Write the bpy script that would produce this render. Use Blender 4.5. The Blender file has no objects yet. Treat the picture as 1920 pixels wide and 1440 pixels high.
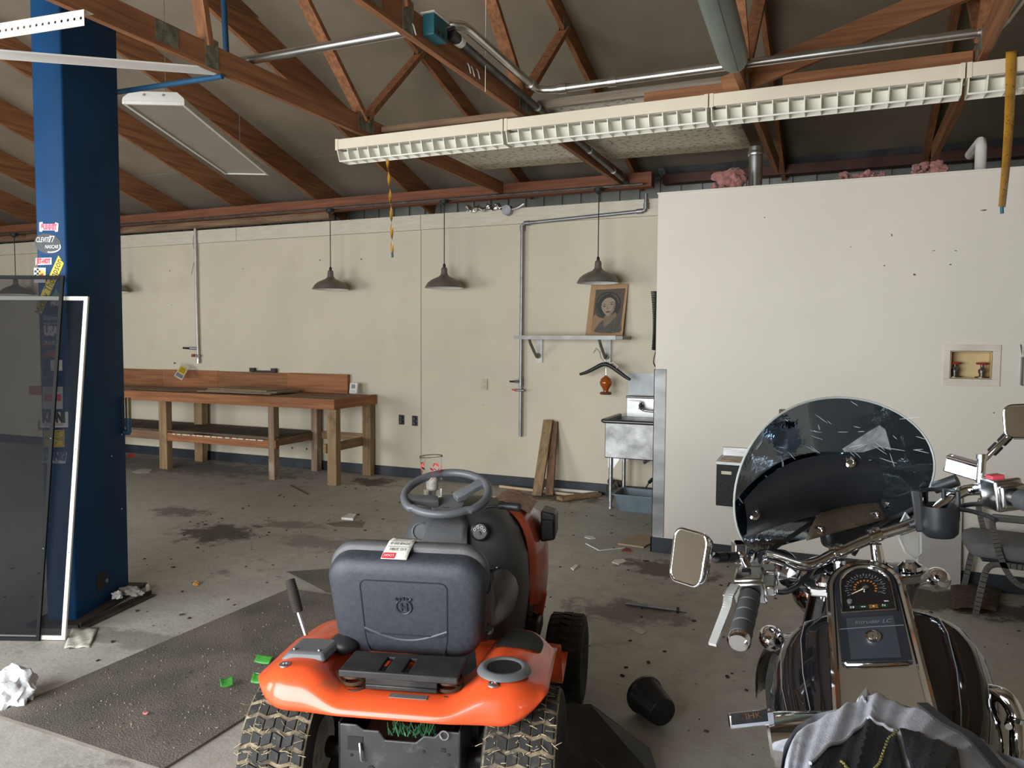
import bpy, bmesh, math, random
from mathutils import Vector, Matrix, Euler
random.seed(7)
PI = math.pi
scn = bpy.context.scene
COL = scn.collection
V = Vector

# ------------------------------------------------------------ camera
FPX = 1427.7
PITCH, ROLL, YAW, EYE = math.radians(3.206), math.radians(.3436), math.radians(23.532), 1.62
cf = V((-math.sin(YAW)*math.cos(PITCH), math.cos(YAW)*math.cos(PITCH), -math.sin(PITCH)))
r0 = V((math.cos(YAW), math.sin(YAW), 0)); u0 = r0.cross(cf)
cr = r0*math.cos(ROLL)+u0*math.sin(ROLL); cu = u0*math.cos(ROLL)-r0*math.sin(ROLL)
cam_d = bpy.data.cameras.new('camera'); cam = bpy.data.objects.new('camera', cam_d); COL.objects.link(cam)
cam_d.sensor_fit = 'HORIZONTAL'; cam_d.sensor_width = 36; cam_d.lens = 36*FPX/1920
cam_d.clip_start = .05; cam_d.clip_end = 200
mw = Matrix((cr, cu, -cf)).transposed().to_4x4(); mw.translation = (0, 0, EYE)
cam.matrix_world = mw; scn.camera = cam

# ------------------------------------------------------------ sky, daylight, exposure
scn.view_settings.view_transform = 'Standard'; scn.view_settings.look = 'None'
scn.view_settings.gamma = 1; scn.view_settings.use_curve_mapping = False
scn.view_settings.exposure = 0.0
wd = bpy.data.worlds.new('sky'); scn.world = wd; wd.use_nodes = True
bg = wd.node_tree.nodes['Background']; bg.inputs[0].default_value = (.80, .90, 1, 1); bg.inputs[1].default_value = 1.6

def area(name, loc, aim, sx, sy, power, color):
    d = bpy.data.lights.new(name, 'AREA'); d.shape = 'RECTANGLE'; d.size = sx; d.size_y = sy
    d.energy = power; d.color = color
    o = bpy.data.objects.new(name, d); COL.objects.link(o); o.location = loc
    o.rotation_euler = (V(aim)-V(loc)).to_track_quat('-Z', 'Y').to_euler()
    return o
# daylight through the two open bay doors in the front wall
area('bay_daylight', (-10.2, -1.5, 1.5), (-6.5, 5, .3), 3.6, 2.6, 260, (.96, .98, 1))
area('bay_daylight', (-3.2, -1.5, 1.5), (-2.8, 2.6, .0), 4.6, 2.6, 475, (.95, .98, 1))

# ------------------------------------------------------------ pixel -> point on a real plane
def ray(px, py): return (px-960)/FPX*cr-(py-720)/FPX*cu+cf
CAM = V((0, 0, EYE))
def pz(px, py, z=0): d = ray(px, py); return CAM+d*((z-EYE)/d.z)
def pY(px, py, y): d = ray(px, py); return CAM+d*(y/d.y)
def pX(px, py, x): d = ray(px, py); return CAM+d*(x/d.x)
def pd(px, py, t): return CAM+ray(px, py)*t

# ------------------------------------------------------------ materials
MATS = {}
def M(name, col, rough=.6, metal=0, var=.12, vs=6, bump=0, bs=60, coat=0, trans=0, alpha=1, stretch=None, col2=None,
      dirt=None, dirt_s=3, dirt_t=(.55, .7), spec=.5, sheen=0, ior=1.45):
    if name in MATS: return MATS[name]
    m = bpy.data.materials.new(name); m.use_nodes = True; nt = m.node_tree; N = nt.nodes; L = nt.links
    b = N['Principled BSDF']
    b.inputs['Roughness'].default_value = rough; b.inputs['Metallic'].default_value = metal
    b.inputs['Coat Weight'].default_value = coat; b.inputs['Transmission Weight'].default_value = trans
    b.inputs['Alpha'].default_value = alpha; b.inputs['Specular IOR Level'].default_value = spec
    b.inputs['Sheen Weight'].default_value = sheen; b.inputs['IOR'].default_value = ior
    c4 = (*col, 1)
    tc = N.new('ShaderNodeTexCoord'); mp = N.new('ShaderNodeMapping'); L.new(tc.outputs['Object'], mp.inputs[0])
    if stretch: mp.inputs['Scale'].default_value = stretch
    n = N.new('ShaderNodeTexNoise'); n.inputs['Scale'].default_value = vs; n.inputs['Detail'].default_value = 6
    L.new(mp.outputs[0], n.inputs[0])
    r = N.new('ShaderNodeValToRGB'); L.new(n.outputs[0], r.inputs[0])
    lo = col2 if col2 else tuple(c*(1-var) for c in col); hi = col if col2 else tuple(min(1, c*(1+var)) for c in col)
    r.color_ramp.elements[0].position = .35; r.color_ramp.elements[1].position = .65
    r.color_ramp.elements[0].color = (*lo, 1); r.color_ramp.elements[1].color = (*hi, 1)
    out = r.outputs[0]
    if dirt:
        n2 = N.new('ShaderNodeTexNoise'); n2.inputs['Scale'].default_value = dirt_s; n2.inputs['Detail'].default_value = 8
        n2.inputs['Roughness'].default_value = .65; L.new(tc.outputs['Object'], n2.inputs[0])
        r2 = N.new('ShaderNodeValToRGB'); L.new(n2.outputs[0], r2.inputs[0])
        r2.color_ramp.elements[0].position = dirt_t[0]; r2.color_ramp.elements[1].position = dirt_t[1]
        mx = N.new('ShaderNodeMix'); mx.data_type = 'RGBA'; L.new(r2.outputs[0], mx.inputs['Factor'])
        L.new(out, mx.inputs['A']); mx.inputs['B'].default_value = (*dirt, 1); out = mx.outputs['Result']
    L.new(out, b.inputs['Base Color'])
    if bump:
        n3 = N.new('ShaderNodeTexNoise'); n3.inputs['Scale'].default_value = bs; n3.inputs['Detail'].default_value = 4
        L.new(mp.outputs[0], n3.inputs[0]); bp = N.new('ShaderNodeBump'); bp.inputs['Strength'].default_value = bump
        bp.inputs['Distance'].default_value = .01; L.new(n3.outputs[0], bp.inputs['Height']); L.new(bp.outputs[0], b.inputs['Normal'])
    MATS[name] = m; return m
def wood(name, col, col2, axis, rough=.75, dirt=None):
    s = [22, 22, 22]; s['xyz'.index(axis)] = 1.1
    return M(name+'_'+axis, col, rough, vs=1.6, col2=col2, stretch=s, bump=.25, bs=4, dirt=dirt, dirt_s=2.2)
def redwood(a): return wood('truss_lumber', (.34, .145, .06), (.20, .08, .033), a)
def oldwood(a): return wood('old_lumber', (.26, .16, .09), (.13, .07, .04), a)
def benchwood(a): return wood('bench_lumber', (.36, .15, .06), (.22, .085, .034), a)
def postwood(a): return wood('post_lumber', (.33, .215, .11), (.20, .125, .062), a, dirt=(.12, .07, .04))
def greywood(a): return wood('grey_lumber', (.30, .25, .19), (.19, .15, .11), a)
WHITE = M('white_paint', (.72, .70, .64), .5, var=.04, vs=3)
CREAM = M('cream_enamel', (.70, .62, .48), .45, var=.05, vs=4, dirt=(.45, .33, .2), dirt_s=9, dirt_t=(.62, .8))
CHROME = M('chrome', (.80, .81, .83), .06, 1, var=.02)
GALV = M('galvanised_steel', (.55, .56, .57), .32, 1, var=.15, vs=12)
DGALV = M('dull_pipe', (.30, .30, .31), .45, .8, var=.15, vs=10)
STEEL = M('stainless', (.42, .42, .415), .42, .9, var=.12, vs=5, stretch=(1, 1, 4), bump=.08, bs=30)
BLACK = M('black_plastic', (.018, .018, .02), .45, var=.2)
BLKMETAL = M('black_metal', (.016, .016, .017), .35, .2, var=.2, dirt=(.05, .045, .04), dirt_s=6, dirt_t=(.5, .75))
RUBBER = M('rubber', (.022, .021, .02), .8, var=.25, vs=15, bump=.3, bs=80)
ORANGE = M('orange_paint', (.74, .088, .022), .28, var=.04, vs=3, coat=.4, dirt=(.36, .10, .045), dirt_s=7, dirt_t=(.60, .76))
BLUE = M('blue_enamel', (.006, .042, .115), .5, var=.12, vs=3, bump=.04, bs=120, spec=.18)
DKBLUE = M('blue_crossbar_paint', (.02, .085, .17), .5)
BRASS = M('brass', (.6, .42, .16), .3, 1)
RED = M('red_plastic', (.5, .03, .03), .4)
PAPER = M('paper', (.68, .66, .60), .8, var=.1, vs=20)
GLASS = M('clear_plastic', (.95, .95, .95), .05, trans=1, var=0, ior=1.2)
DARKGREY = M('grey_plastic', (.055, .057, .06), .5, var=.12, vs=8, bump=.15, bs=300)
MIDGREY = M('mid_grey_plastic', (.13, .135, .14), .42, var=.1)
INK = M('black_ink', (.012, .012, .012), .6, var=0)
WINK = M('white_ink', (.75, .75, .73), .6, var=0)
RINK = M('red_ink', (.55, .02, .03), .6, var=0)
YINK = M('yellow_ink', (.75, .52, .02), .6, var=.05)
MIRROR = M('mirror_glass', (.9, .9, .9), .01, 1, var=0)

# ------------------------------------------------------------ mesh building
ORG = {}
def ensure(o):
    return ORG.get(o.name, V((0, 0, 0))) if o else V((0, 0, 0))
def catmull(pts, n=6, closed=False):
    pts = [V(p) for p in pts]; out = []; k = len(pts)
    rng = range(k) if closed else range(k-1)
    for i in rng:
        g = (lambda j: pts[j % k]) if closed else (lambda j: pts[max(0, min(k-1, j))])
        a, b, c, d = g(i-1), g(i), g(i+1), g(i+2)
        for s in range(n):
            t = s/n
            out.append(.5*((2*b)+(c-a)*t+(2*a-5*b+4*c-d)*t*t+(3*b-a-3*c+d)*t**3))
    if not closed: out.append(pts[-1])
    return out
def frame(z, up=None):
    z = V(z).normalized(); up = V(up) if up is not None else V((0, 0, 1))
    if abs(z.dot(up.normalized())) > .97: up = V((0, 1, 0)) if abs(z.y) < .9 else V((1, 0, 0))
    x = up.cross(z).normalized(); y = z.cross(x)
    return x, y, z
class MB:
    def __init__(s): s.v = []; s.f = []; s.mi = []
    def add(s, vs, fs, mi=0):
        b = len(s.v); s.v += [V(p) for p in vs]; s.f += [tuple(b+i for i in f) for f in fs]; s.mi += [mi]*len(fs); return s
    def box(s, c, size, R=None, mi=0):
        c = V(c); h = V(size)/2; vs = []
        for i in (-1, 1):
            for j in (-1, 1):
                for k in (-1, 1):
                    p = V((i*h.x, j*h.y, k*h.z)); vs.append(c+(R @ p if R else p))
        return s.add(vs, [(0, 1, 3, 2), (4, 6, 7, 5), (0, 4, 5, 1), (2, 3, 7, 6), (0, 2, 6, 4), (1, 5, 7, 3)], mi)
    def box2(s, a, b, mi=0):
        a = V(a); b = V(b); return s.box((a+b)/2, (abs(b.x-a.x), abs(b.y-a.y), abs(b.z-a.z)), mi=mi)
    def bar(s, a, b, w, h, up=(0, 0, 1), mi=0):
        a = V(a); b = V(b); x, y, z = frame(b-a, up); R = Matrix((x, y, z)).transposed()
        return s.box((a+b)/2, (w, h, (b-a).length), R, mi)
    def tube(s, pts, r, n=10, cap=True, closed=False, mi=0):
        pts = [V(p) for p in pts]; k = len(pts); rr = r if isinstance(r, (list, tuple)) else [r]*k
        vs = []; px = None
        for i, p in enumerate(pts):
            if closed: t = pts[(i+1) % k]-pts[i-1]
            else: t = pts[min(i+1, k-1)]-pts[max(i-1, 0)]
            t.normalize()
            if px is None: px = frame(t)[0]
            px = (px-t*px.dot(t)).normalized(); y = t.cross(px)
            for j in range(n):
                a = 2*PI*j/n; vs.append(p+(px*math.cos(a)+y*math.sin(a))*rr[i])
        fs = []
        for i in range(k if closed else k-1):
            for j in range(n):
                a = i*n+j; b = i*n+(j+1) % n; i2 = (i+1) % k
                fs.append((a, b, i2*n+(j+1) % n, i2*n+j))
        if cap and not closed: fs += [tuple(range(n))[::-1], tuple((k-1)*n+j for j in range(n))]
        return s.add(vs, fs, mi)
    def cyl(s, a, b, r, n=16, r2=None, mi=0): return s.tube([a, b], [r, r if r2 is None else r2], n, mi=mi)
    def lathe(s, prof, o=(0, 0, 0), axis=(0, 0, 1), n=24, cap=False, up=None, mi=0):
        o = V(o); x, y, z = frame(axis, up); vs = []
        for r, h in prof:
            for j in range(n):
                a = 2*PI*j/n; vs.append(o+z*h+(x*math.cos(a)+y*math.sin(a))*r)
        k = len(prof); fs = []
        for i in range(k-1):
            for j in range(n): fs.append((i*n+j, i*n+(j+1) % n, (i+1)*n+(j+1) % n, (i+1)*n+j))
        if cap: fs += [tuple(range(n))[::-1], tuple((k-1)*n+j for j in range(n))]
        return s.add(vs, fs, mi)
    def loft(s, secs, cap=True, mi=0, closed=True):
        n = len(secs[0]); vs = [p for c in secs for p in c]; fs = []
        for i in range(len(secs)-1):
            for j in range(n if closed else n-1):
                fs.append((i*n+j, i*n+(j+1) % n, (i+1)*n+(j+1) % n, (i+1)*n+j))
        if cap and closed: fs += [tuple(range(n))[::-1], tuple((len(secs)-1)*n+j for j in range(n))]
        return s.add(vs, fs, mi)
    def grid(s, fn, nu, nv, mi=0):
        vs = [fn(i/nu, j/nv) for j in range(nv+1) for i in range(nu+1)]
        fs = [(j*(nu+1)+i, j*(nu+1)+i+1, (j+1)*(nu+1)+i+1, (j+1)*(nu+1)+i) for j in range(nv) for i in range(nu)]
        return s.add(vs, fs, mi)
    def poly(s, pts, n, th, mi=0):          # flat outline given thickness along n
        pts = [V(p) for p in pts]; n = V(n).normalized()*th; k = len(pts)
        vs = pts+[p+n for p in pts]
        fs = [tuple(range(k))[::-1], tuple(k+i for i in range(k))]+[(i, (i+1) % k, k+(i+1) % k, k+i) for i in range(k)]
        return s.add(vs, fs, mi)
    def sphere(s, c, r, n=14, m=9, sc=(1, 1, 1), R=None, mi=0):
        c = V(c); vs = []
        for i in range(m+1):
            t = PI*i/m
            for j in range(n):
                a = 2*PI*j/n; p = V((r*math.sin(t)*math.cos(a)*sc[0], r*math.sin(t)*math.sin(a)*sc[1], r*math.cos(t)*sc[2]))
                vs.append(c+(R @ p if R else p))
        fs = [(i*n+j, (i+1)*n+j, (i+1)*n+(j+1) % n, i*n+(j+1) % n) for i in range(m) for j in range(n)]
        return s.add(vs, fs, mi)
    def text(s, txt, size, o, x, y, ext=.0006, align='CENTER', mi=0, sx=1.0, shear=0, bold=0):
        cu_ = bpy.data.curves.new('t', 'FONT'); cu_.body = txt; cu_.size = size; cu_.align_x = align; cu_.align_y = 'CENTER'
        cu_.extrude = 0; cu_.shear = shear; cu_.offset = bold; cu_.resolution_u = 3
        ob = bpy.data.objects.new('t', cu_); COL.objects.link(ob)
        dg = bpy.context.evaluated_depsgraph_get(); me = ob.evaluated_get(dg).to_mesh()
        o = V(o); x = V(x).normalized(); y = V(y).normalized(); z = x.cross(y)
        s.add([o+x*v.co.x*sx+y*v.co.y+z*ext for v in me.vertices], [tuple(p.vertices) for p in me.polygons], mi)
        ob.evaluated_get(dg).to_mesh_clear(); bpy.data.objects.remove(ob); bpy.data.curves.remove(cu_)
        return s
    def jitter(s, a):
        s.v = [p+V((random.uniform(-a, a), random.uniform(-a, a), random.uniform(-a, a))) for p in s.v]; return s
    def xf(s, Mx): s.v = [Mx @ p for p in s.v]; return s
    def build(s, name, mats, parent=None, smooth=True, bevel=0, subsurf=0, solid=0, weld=False, ang=40):
        if not isinstance(mats, (list, tuple)): mats = [mats]
        if parent is not None: org = ensure(parent)
        else:
            lo = V([min(p[i] for p in s.v) for i in range(3)]); hi = V([max(p[i] for p in s.v) for i in range(3)])
            org = V(((lo.x+hi.x)/2, (lo.y+hi.y)/2, lo.z))
        me = bpy.data.meshes.new(name); me.from_pydata([p-org for p in s.v], [], s.f)
        for m in mats: me.materials.append(m)
        for p, k in zip(me.polygons, s.mi): p.material_index = k
        bm = bmesh.new(); bm.from_mesh(me)
        if weld: bmesh.ops.remove_doubles(bm, verts=bm.verts, dist=1e-5)
        bmesh.ops.recalc_face_normals(bm, faces=bm.faces); bm.to_mesh(me); bm.free()
        if smooth:
            for p in me.polygons: p.use_smooth = True
            if hasattr(me, 'set_sharp_from_angle'): me.set_sharp_from_angle(angle=math.radians(ang))
        o = bpy.data.objects.new(name, me); COL.objects.link(o)
        if parent is not None: o.parent = parent; ORG[o.name] = org
        else: o.location = org; ORG[o.name] = org
        if solid:
            md = o.modifiers.new('thick', 'SOLIDIFY'); md.thickness = solid; md.offset = 0
        if bevel:
            md = o.modifiers.new('bevel', 'BEVEL'); md.width = bevel; md.segments = 2; md.limit_method = 'ANGLE'
        if subsurf:
            md = o.modifiers.new('sub', 'SUBSURF'); md.levels = md.render_levels = subsurf
        return o
def tag(o, label, cat, group=None, kind=None):
    o['label'] = label; o['category'] = cat
    if group: o['group'] = group
    if kind: o['kind'] = kind
    return o
def lab(o, label): o['label'] = label; return o
def struct(o): o['kind'] = 'structure'; return o
def stuff(o): o['kind'] = 'stuff'; return o
def thing(name, loc, label, cat, group=None):
    o = bpy.data.objects.new(name, None); COL.objects.link(o); o.location = loc; o.empty_display_size = .1
    ORG[o.name] = V(loc); return tag(o, label, cat, group)
def part_copy(o, parent, delta=V((0, 0, 0))):   # linked copy of a part under another thing or moved on the same thing
    c = o.copy(); COL.objects.link(c); c.parent = parent; c.location = o.location+delta; ORG[c.name] = ensure(parent); return c
def children_of(o): return [c for c in COL.objects if c.parent == o]
def copy_tree(o, loc, label, rz=None):
    c = o.copy(); COL.objects.link(c); c.location = loc; c['label'] = label; ORG[c.name] = V(loc)
    if rz is not None: c.rotation_euler = (0, 0, rz)
    for ch in children_of(o):
        d = ch.copy(); COL.objects.link(d); d.parent = c
        for g in children_of(ch):
            e = g.copy(); COL.objects.link(e); e.parent = d
    return c

# ============================================================ the building shell
YB, YP = 7.75, 5.78
XL, XR, YF, YR = -16, 5, -1.7, 8.5
def floor_mat():
    m = bpy.data.materials.new('concrete_floor'); m.use_nodes = True; nt = m.node_tree; N = nt.nodes; L = nt.links
    b = N['Principled BSDF']; tc = N.new('ShaderNodeTexCoord')
    def noise(s, d=8, r=.6, src=None):
        n = N.new('ShaderNodeTexNoise'); n.inputs['Scale'].default_value = s; n.inputs['Detail'].default_value = d
        n.inputs['Roughness'].default_value = r; L.new(src or tc.outputs['Object'], n.inputs[0]); return n.outputs[0]
    def ramp(x, a, b_, ca, cb):
        r = N.new('ShaderNodeValToRGB'); r.color_ramp.elements[0].position = a; r.color_ramp.elements[1].position = b_
        r.color_ramp.elements[0].color = (*ca, 1); r.color_ramp.elements[1].color = (*cb, 1); L.new(x, r.inputs[0]); return r.outputs[0]
    def mix(f, a, b_):
        x = N.new('ShaderNodeMix'); x.data_type = 'RGBA'; L.new(f, x.inputs['Factor']) ; L.new(a, x.inputs['A'])
        if isinstance(b_, tuple): x.inputs['B'].default_value = (*b_, 1)
        else: L.new(b_, x.inputs['B'])
        return x.outputs['Result']
    def math_(op, a, b_):
        q = N.new('ShaderNodeMath'); q.operation = op
        for i, w in enumerate((a, b_)):
            if isinstance(w, (int, float)): q.inputs[i].default_value = w
            else: L.new(w, q.inputs[i])
        q.use_clamp = True; return q.outputs[0]
    K, W = (0, 0, 0), (1, 1, 1)
    base = ramp(noise(.7), .3, .7, (.31, .285, .25), (.46, .43, .385))
    base = mix(ramp(noise(9, 10, .7), .45, .75, K, (.55,)*3), base, (.20, .175, .14))
    base = mix(ramp(noise(1.7, 10, .72), .60, .70, K, (.75,)*3), base, (.075, .058, .042))      # brown grime
    base = mix(ramp(noise(26, 3, .5), .70, .74, K, (.8,)*3), base, (.06, .045, .035))             # specks
    base = mix(ramp(noise(31, 3, .5), .27, .30, (.55,)*3, K), base, (.34, .32, .29))              # pale chips
    for cx, cy, rx, ry, k, c in ((-4.78, 4.8, .62, .50, .95, (.05, .04, .032)), (-5.7, 5.25, .5, .3, .7, (.075, .06, .048)), (-4.4, 5.3, .5, .25, .6, (.08, .065, .05)), (-2.7, 7.4, .85, .4, .9, (.085, .055, .035)),
                                 (-1.1, 5.35, .6, .4, .9, (.085, .05, .034)), (-4.9, 7.3, .55, .4, .9, (.06, .038, .025)), (.6, 5.4, 1.3, .4, .9, (.06, .036, .025)),
                                 (-3.75, 4.9, .8, .3, .5, (.09, .075, .06)), (-1.15, 4.4, .6, .35, .7, (.075, .052, .04)), (-8, 7.2, 3.5, .8, .6, (.10, .085, .07)), (-3.4, 2.9, .9, .2, .5, (.1, .085, .07))):
        mp = N.new('ShaderNodeMapping'); mp.inputs['Location'].default_value = (-cx/rx, -cy/ry, 0); mp.inputs['Scale'].default_value = (1/rx, 1/ry, 0)
        L.new(tc.outputs['Object'], mp.inputs[0])
        ln = N.new('ShaderNodeVectorMath'); ln.operation = 'LENGTH'; L.new(mp.outputs[0], ln.inputs[0])
        d = math_('SUBTRACT', 1.0, ln.outputs['Value'])
        nn = noise(5.5, 10, .72); f = math_('MULTIPLY', math_('MULTIPLY', math_('SUBTRACT', math_('ADD', math_('MULTIPLY', d, .45), nn), .66), 9.0), k)
        base = mix(f, base, c)
    L.new(base, b.inputs['Base Color'])
    rr = N.new('ShaderNodeMapRange'); rr.inputs['To Min'].default_value = .45; rr.inputs['To Max'].default_value = .8
    L.new(noise(2.3), rr.inputs['Value']); L.new(rr.outputs[0], b.inputs['Roughness'])
    bp = N.new('ShaderNodeBump'); bp.inputs['Strength'].default_value = .25; bp.inputs['Distance'].default_value = .01
    L.new(noise(45), bp.inputs['Height']); L.new(bp.outputs[0], b.inputs['Normal'])
    return m
me = bpy.data.meshes.new('floor'); me.from_pydata([(XL, YF-6, 0), (XR, YF-6, 0), (XR, YR, 0), (XL, YR, 0), (XL, YF-6, -.1), (XR, YF-6, -.1), (XR, YR, -.1), (XL, YR, -.1)], [],
    [(0, 1, 2, 3), (7, 6, 5, 4), (0, 4, 5, 1), (1, 5, 6, 2), (2, 6, 7, 3), (3, 7, 4, 0)])
me.materials.append(floor_mat()); fo = bpy.data.objects.new('floor', me); COL.objects.link(fo); struct(fo)

WALLM = M('cream_wall_paint', (.60, .54, .415), .7, var=.04, vs=1.2, bump=.06, bs=160, dirt=(.52, .46, .345), dirt_s=1.6, dirt_t=(.55, .85))
WALLP = M('partition_paint', (.66, .61, .535), .65, var=.03, vs=1.2, bump=.05, bs=160, dirt=(.62, .565, .485), dirt_s=2.1, dirt_t=(.6, .9))
HEADM = M('header_board_paint', (.60, .55, .44), .6, var=.06, vs=5, bump=.15, bs=12, stretch=(1, 8, 8))
BASEM = M('baseboard_vinyl', (.022, .027, .034), .45, var=.2, dirt=(.06, .05, .04), dirt_s=12, dirt_t=(.58, .7))
SIDING = M('ribbed_siding', (.27, .27, .25), .4, .3, var=.08)
# back wall: backing slab, four wallboard panels with open joints, header boards
w = struct(MB().box2((XL, YB+.016, 0), (XR, YB+.10, 3.02)).build('wall_back', WALLM, smooth=False))
edges = [XL, -12.6, -9.85, -7.3, -4.535, -1.0, 2.2, XR]
for i, (a, b) in enumerate(zip(edges[:-1], edges[1:])):
    off = .006 if i % 2 else 0
    MB().box2((a+.002, YB-off, 0), (b-.002, YB+.016, 2.90)).build('wall_panel', WALLM, w, smooth=False)
    MB().box2((a+.003, YB-.014, 2.905), (b-.003, YB+.016, 3.075)).build('header_board', HEADM, w, smooth=False)
struct(MB().box2((XL, YB-.018, 0), (-4.537, YB-.001, .115)).box2((-4.533, YB-.024, 0), (XR, YB-.001, .115)).build('baseboard_back', BASEM, bevel=.003))
# metal building wall behind, with ribs
m_ = MB(); m_.box2((XL, YR, 0), (XR, YR+.05, 4.0)); x = XL
while x < XR:
    m_.box2((x, YR-.025, 0), (x+.05, YR, 4.0)); x += .23
struct(m_.build('wall_rear', SIDING, smooth=False))
m_ = MB().box2((-1.85, 8.28, 3.33), (XR, 8.42, 3.425))
struct(m_.build('trim_1', M('dark_girt', (.10, .045, .035), .7, var=.2), smooth=False))
foil = M('foil_insulation', (.5, .52, .52), .25, .7, var=.2, bump=.5, bs=12)
m_ = MB(); m_.grid(lambda u, v: V((-1.9+u*7, 8.25+.2*v, 3.43+.004*math.sin(u*60)+.06*(1-v))), 60, 3); struct(m_.build('trim_2', foil))
# partition on the right with a rectangular opening for the valve box
va, vb = V((.645, YP, 1.575)), V((.885, YP, 1.392))
m_ = MB(); T = .13; PX, PZ = -1.32, 2.735
m_.box2((PX, YP, 0), (va.x, YP+T, PZ)).box2((vb.x, YP, 0), (XR, YP+T, PZ)).box2((va.x, YP, va.z), (vb.x, YP+T, PZ)).box2((va.x, YP, 0), (vb.x, YP+T, vb.z))
pw = struct(m_.build('wall_right', WALLP, smooth=False))
MB().box2((PX-.006, YP-.008, PZ), (XR, YP+T+.008, PZ+.012)).build('cap_board', WALLP, pw, smooth=False)
struct(MB().box2((PX-.015, YP-.016, 0), (XR, YP-.001, .115)).box2((PX-.016, YP-.016, 0), (PX-.001, YP+T+.01, .115)).build('baseboard_right', BASEM, bevel=.003))
cg = MB().box2((PX-.009, YP-.007, .12), (-1.236, YP-.001, 1.415)).box2((PX-.009, YP-.007, .12), (PX-.002, YP+T+.006, 1.415))
tag(cg.build('corner_guard', M('brushed_sheet', (.25, .25, .245), .55, .8, var=.4, vs=2.5, stretch=(1, 1, 2)), bevel=.0015), 'tall stainless corner guard wrapping the end of the right partition', 'corner guard')
# side and front walls with two open bays
struct(MB().box2((XL-.1, YF, 0), (XL, YR, 7)).build('wall_left', WALLM, smooth=False))
struct(MB().box2((XR, YF, 0), (XR+.1, YR, 7)).build('wall_side', WALLM, smooth=False))
m_ = MB(); y0, y1 = YF-.1, YF
for a, b in ((XL, -12.1), (-8.3, -5.6), (-.8, XR)): m_.box2((a, y0, 0), (b, y1, 3.0))
m_.box2((XL, y0, 3.0), (XR, y1, 7)); struct(m_.build('wall_front', WALLM, smooth=False))
# roof: sheathing boards above the trusses
SHEATH = M('roof_sheathing', (.26, .215, .16), .65, var=.10, vs=2, dirt=(.20, .165, .12), dirt_s=1.2, dirt_t=(.5, .8))
SLOPE, RIDGE = .30, 1.2
def roofz(y): return 3.55+(7.75-max(y, 2*RIDGE-y))*SLOPE
m_ = MB()
for ya, yb in ((YF-.4, RIDGE), (RIDGE, 8.6)):
    m_.add([(XL, ya, roofz(ya)+.16), (XR, ya, roofz(ya)+.16), (XR, yb, roofz(yb)+.16), (XL, yb, roofz(yb)+.16),
            (XL, ya, roofz(ya)+.22), (XR, ya, roofz(ya)+.22), (XR, yb, roofz(yb)+.22), (XL, yb, roofz(yb)+.22)],
           [(0, 1, 2, 3), (7, 6, 5, 4), (0, 4, 5, 1), (1, 5, 6, 2), (2, 6, 7, 3), (3, 7, 4, 0)])
ceil = struct(m_.build('ceiling', M('roof_deck', (.09, .075, .06), .8), smooth=False))
ys = [RIDGE, 2.55, 4.97, 7.39, 8.55]; TX = [-12.67+1.32*i for i in range(9)]+[-.62, .66, 1.97]
for k, (ya, yb) in enumerate(zip(ys[:-1], ys[1:])):
    for x0, x1 in zip([XL]+TX, TX+[XR]):
        d = random.uniform(0, .006); p = []
        for dz in (.105+d, .158):
            p += [(x0+.004, ya+.004, roofz(ya+.004)+dz), (x1-.004, ya+.004, roofz(ya+.004)+dz), (x1-.004, yb-.004, roofz(yb-.004)+dz), (x0+.004, yb-.004, roofz(yb-.004)+dz)]
        MB().add(p, [(3, 2, 1, 0), (4, 5, 6, 7), (0, 1, 5, 4), (1, 2, 6, 5), (2, 3, 7, 6), (3, 0, 4, 7)]).build('roof_panel', SHEATH, ceil, smooth=False)

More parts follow.
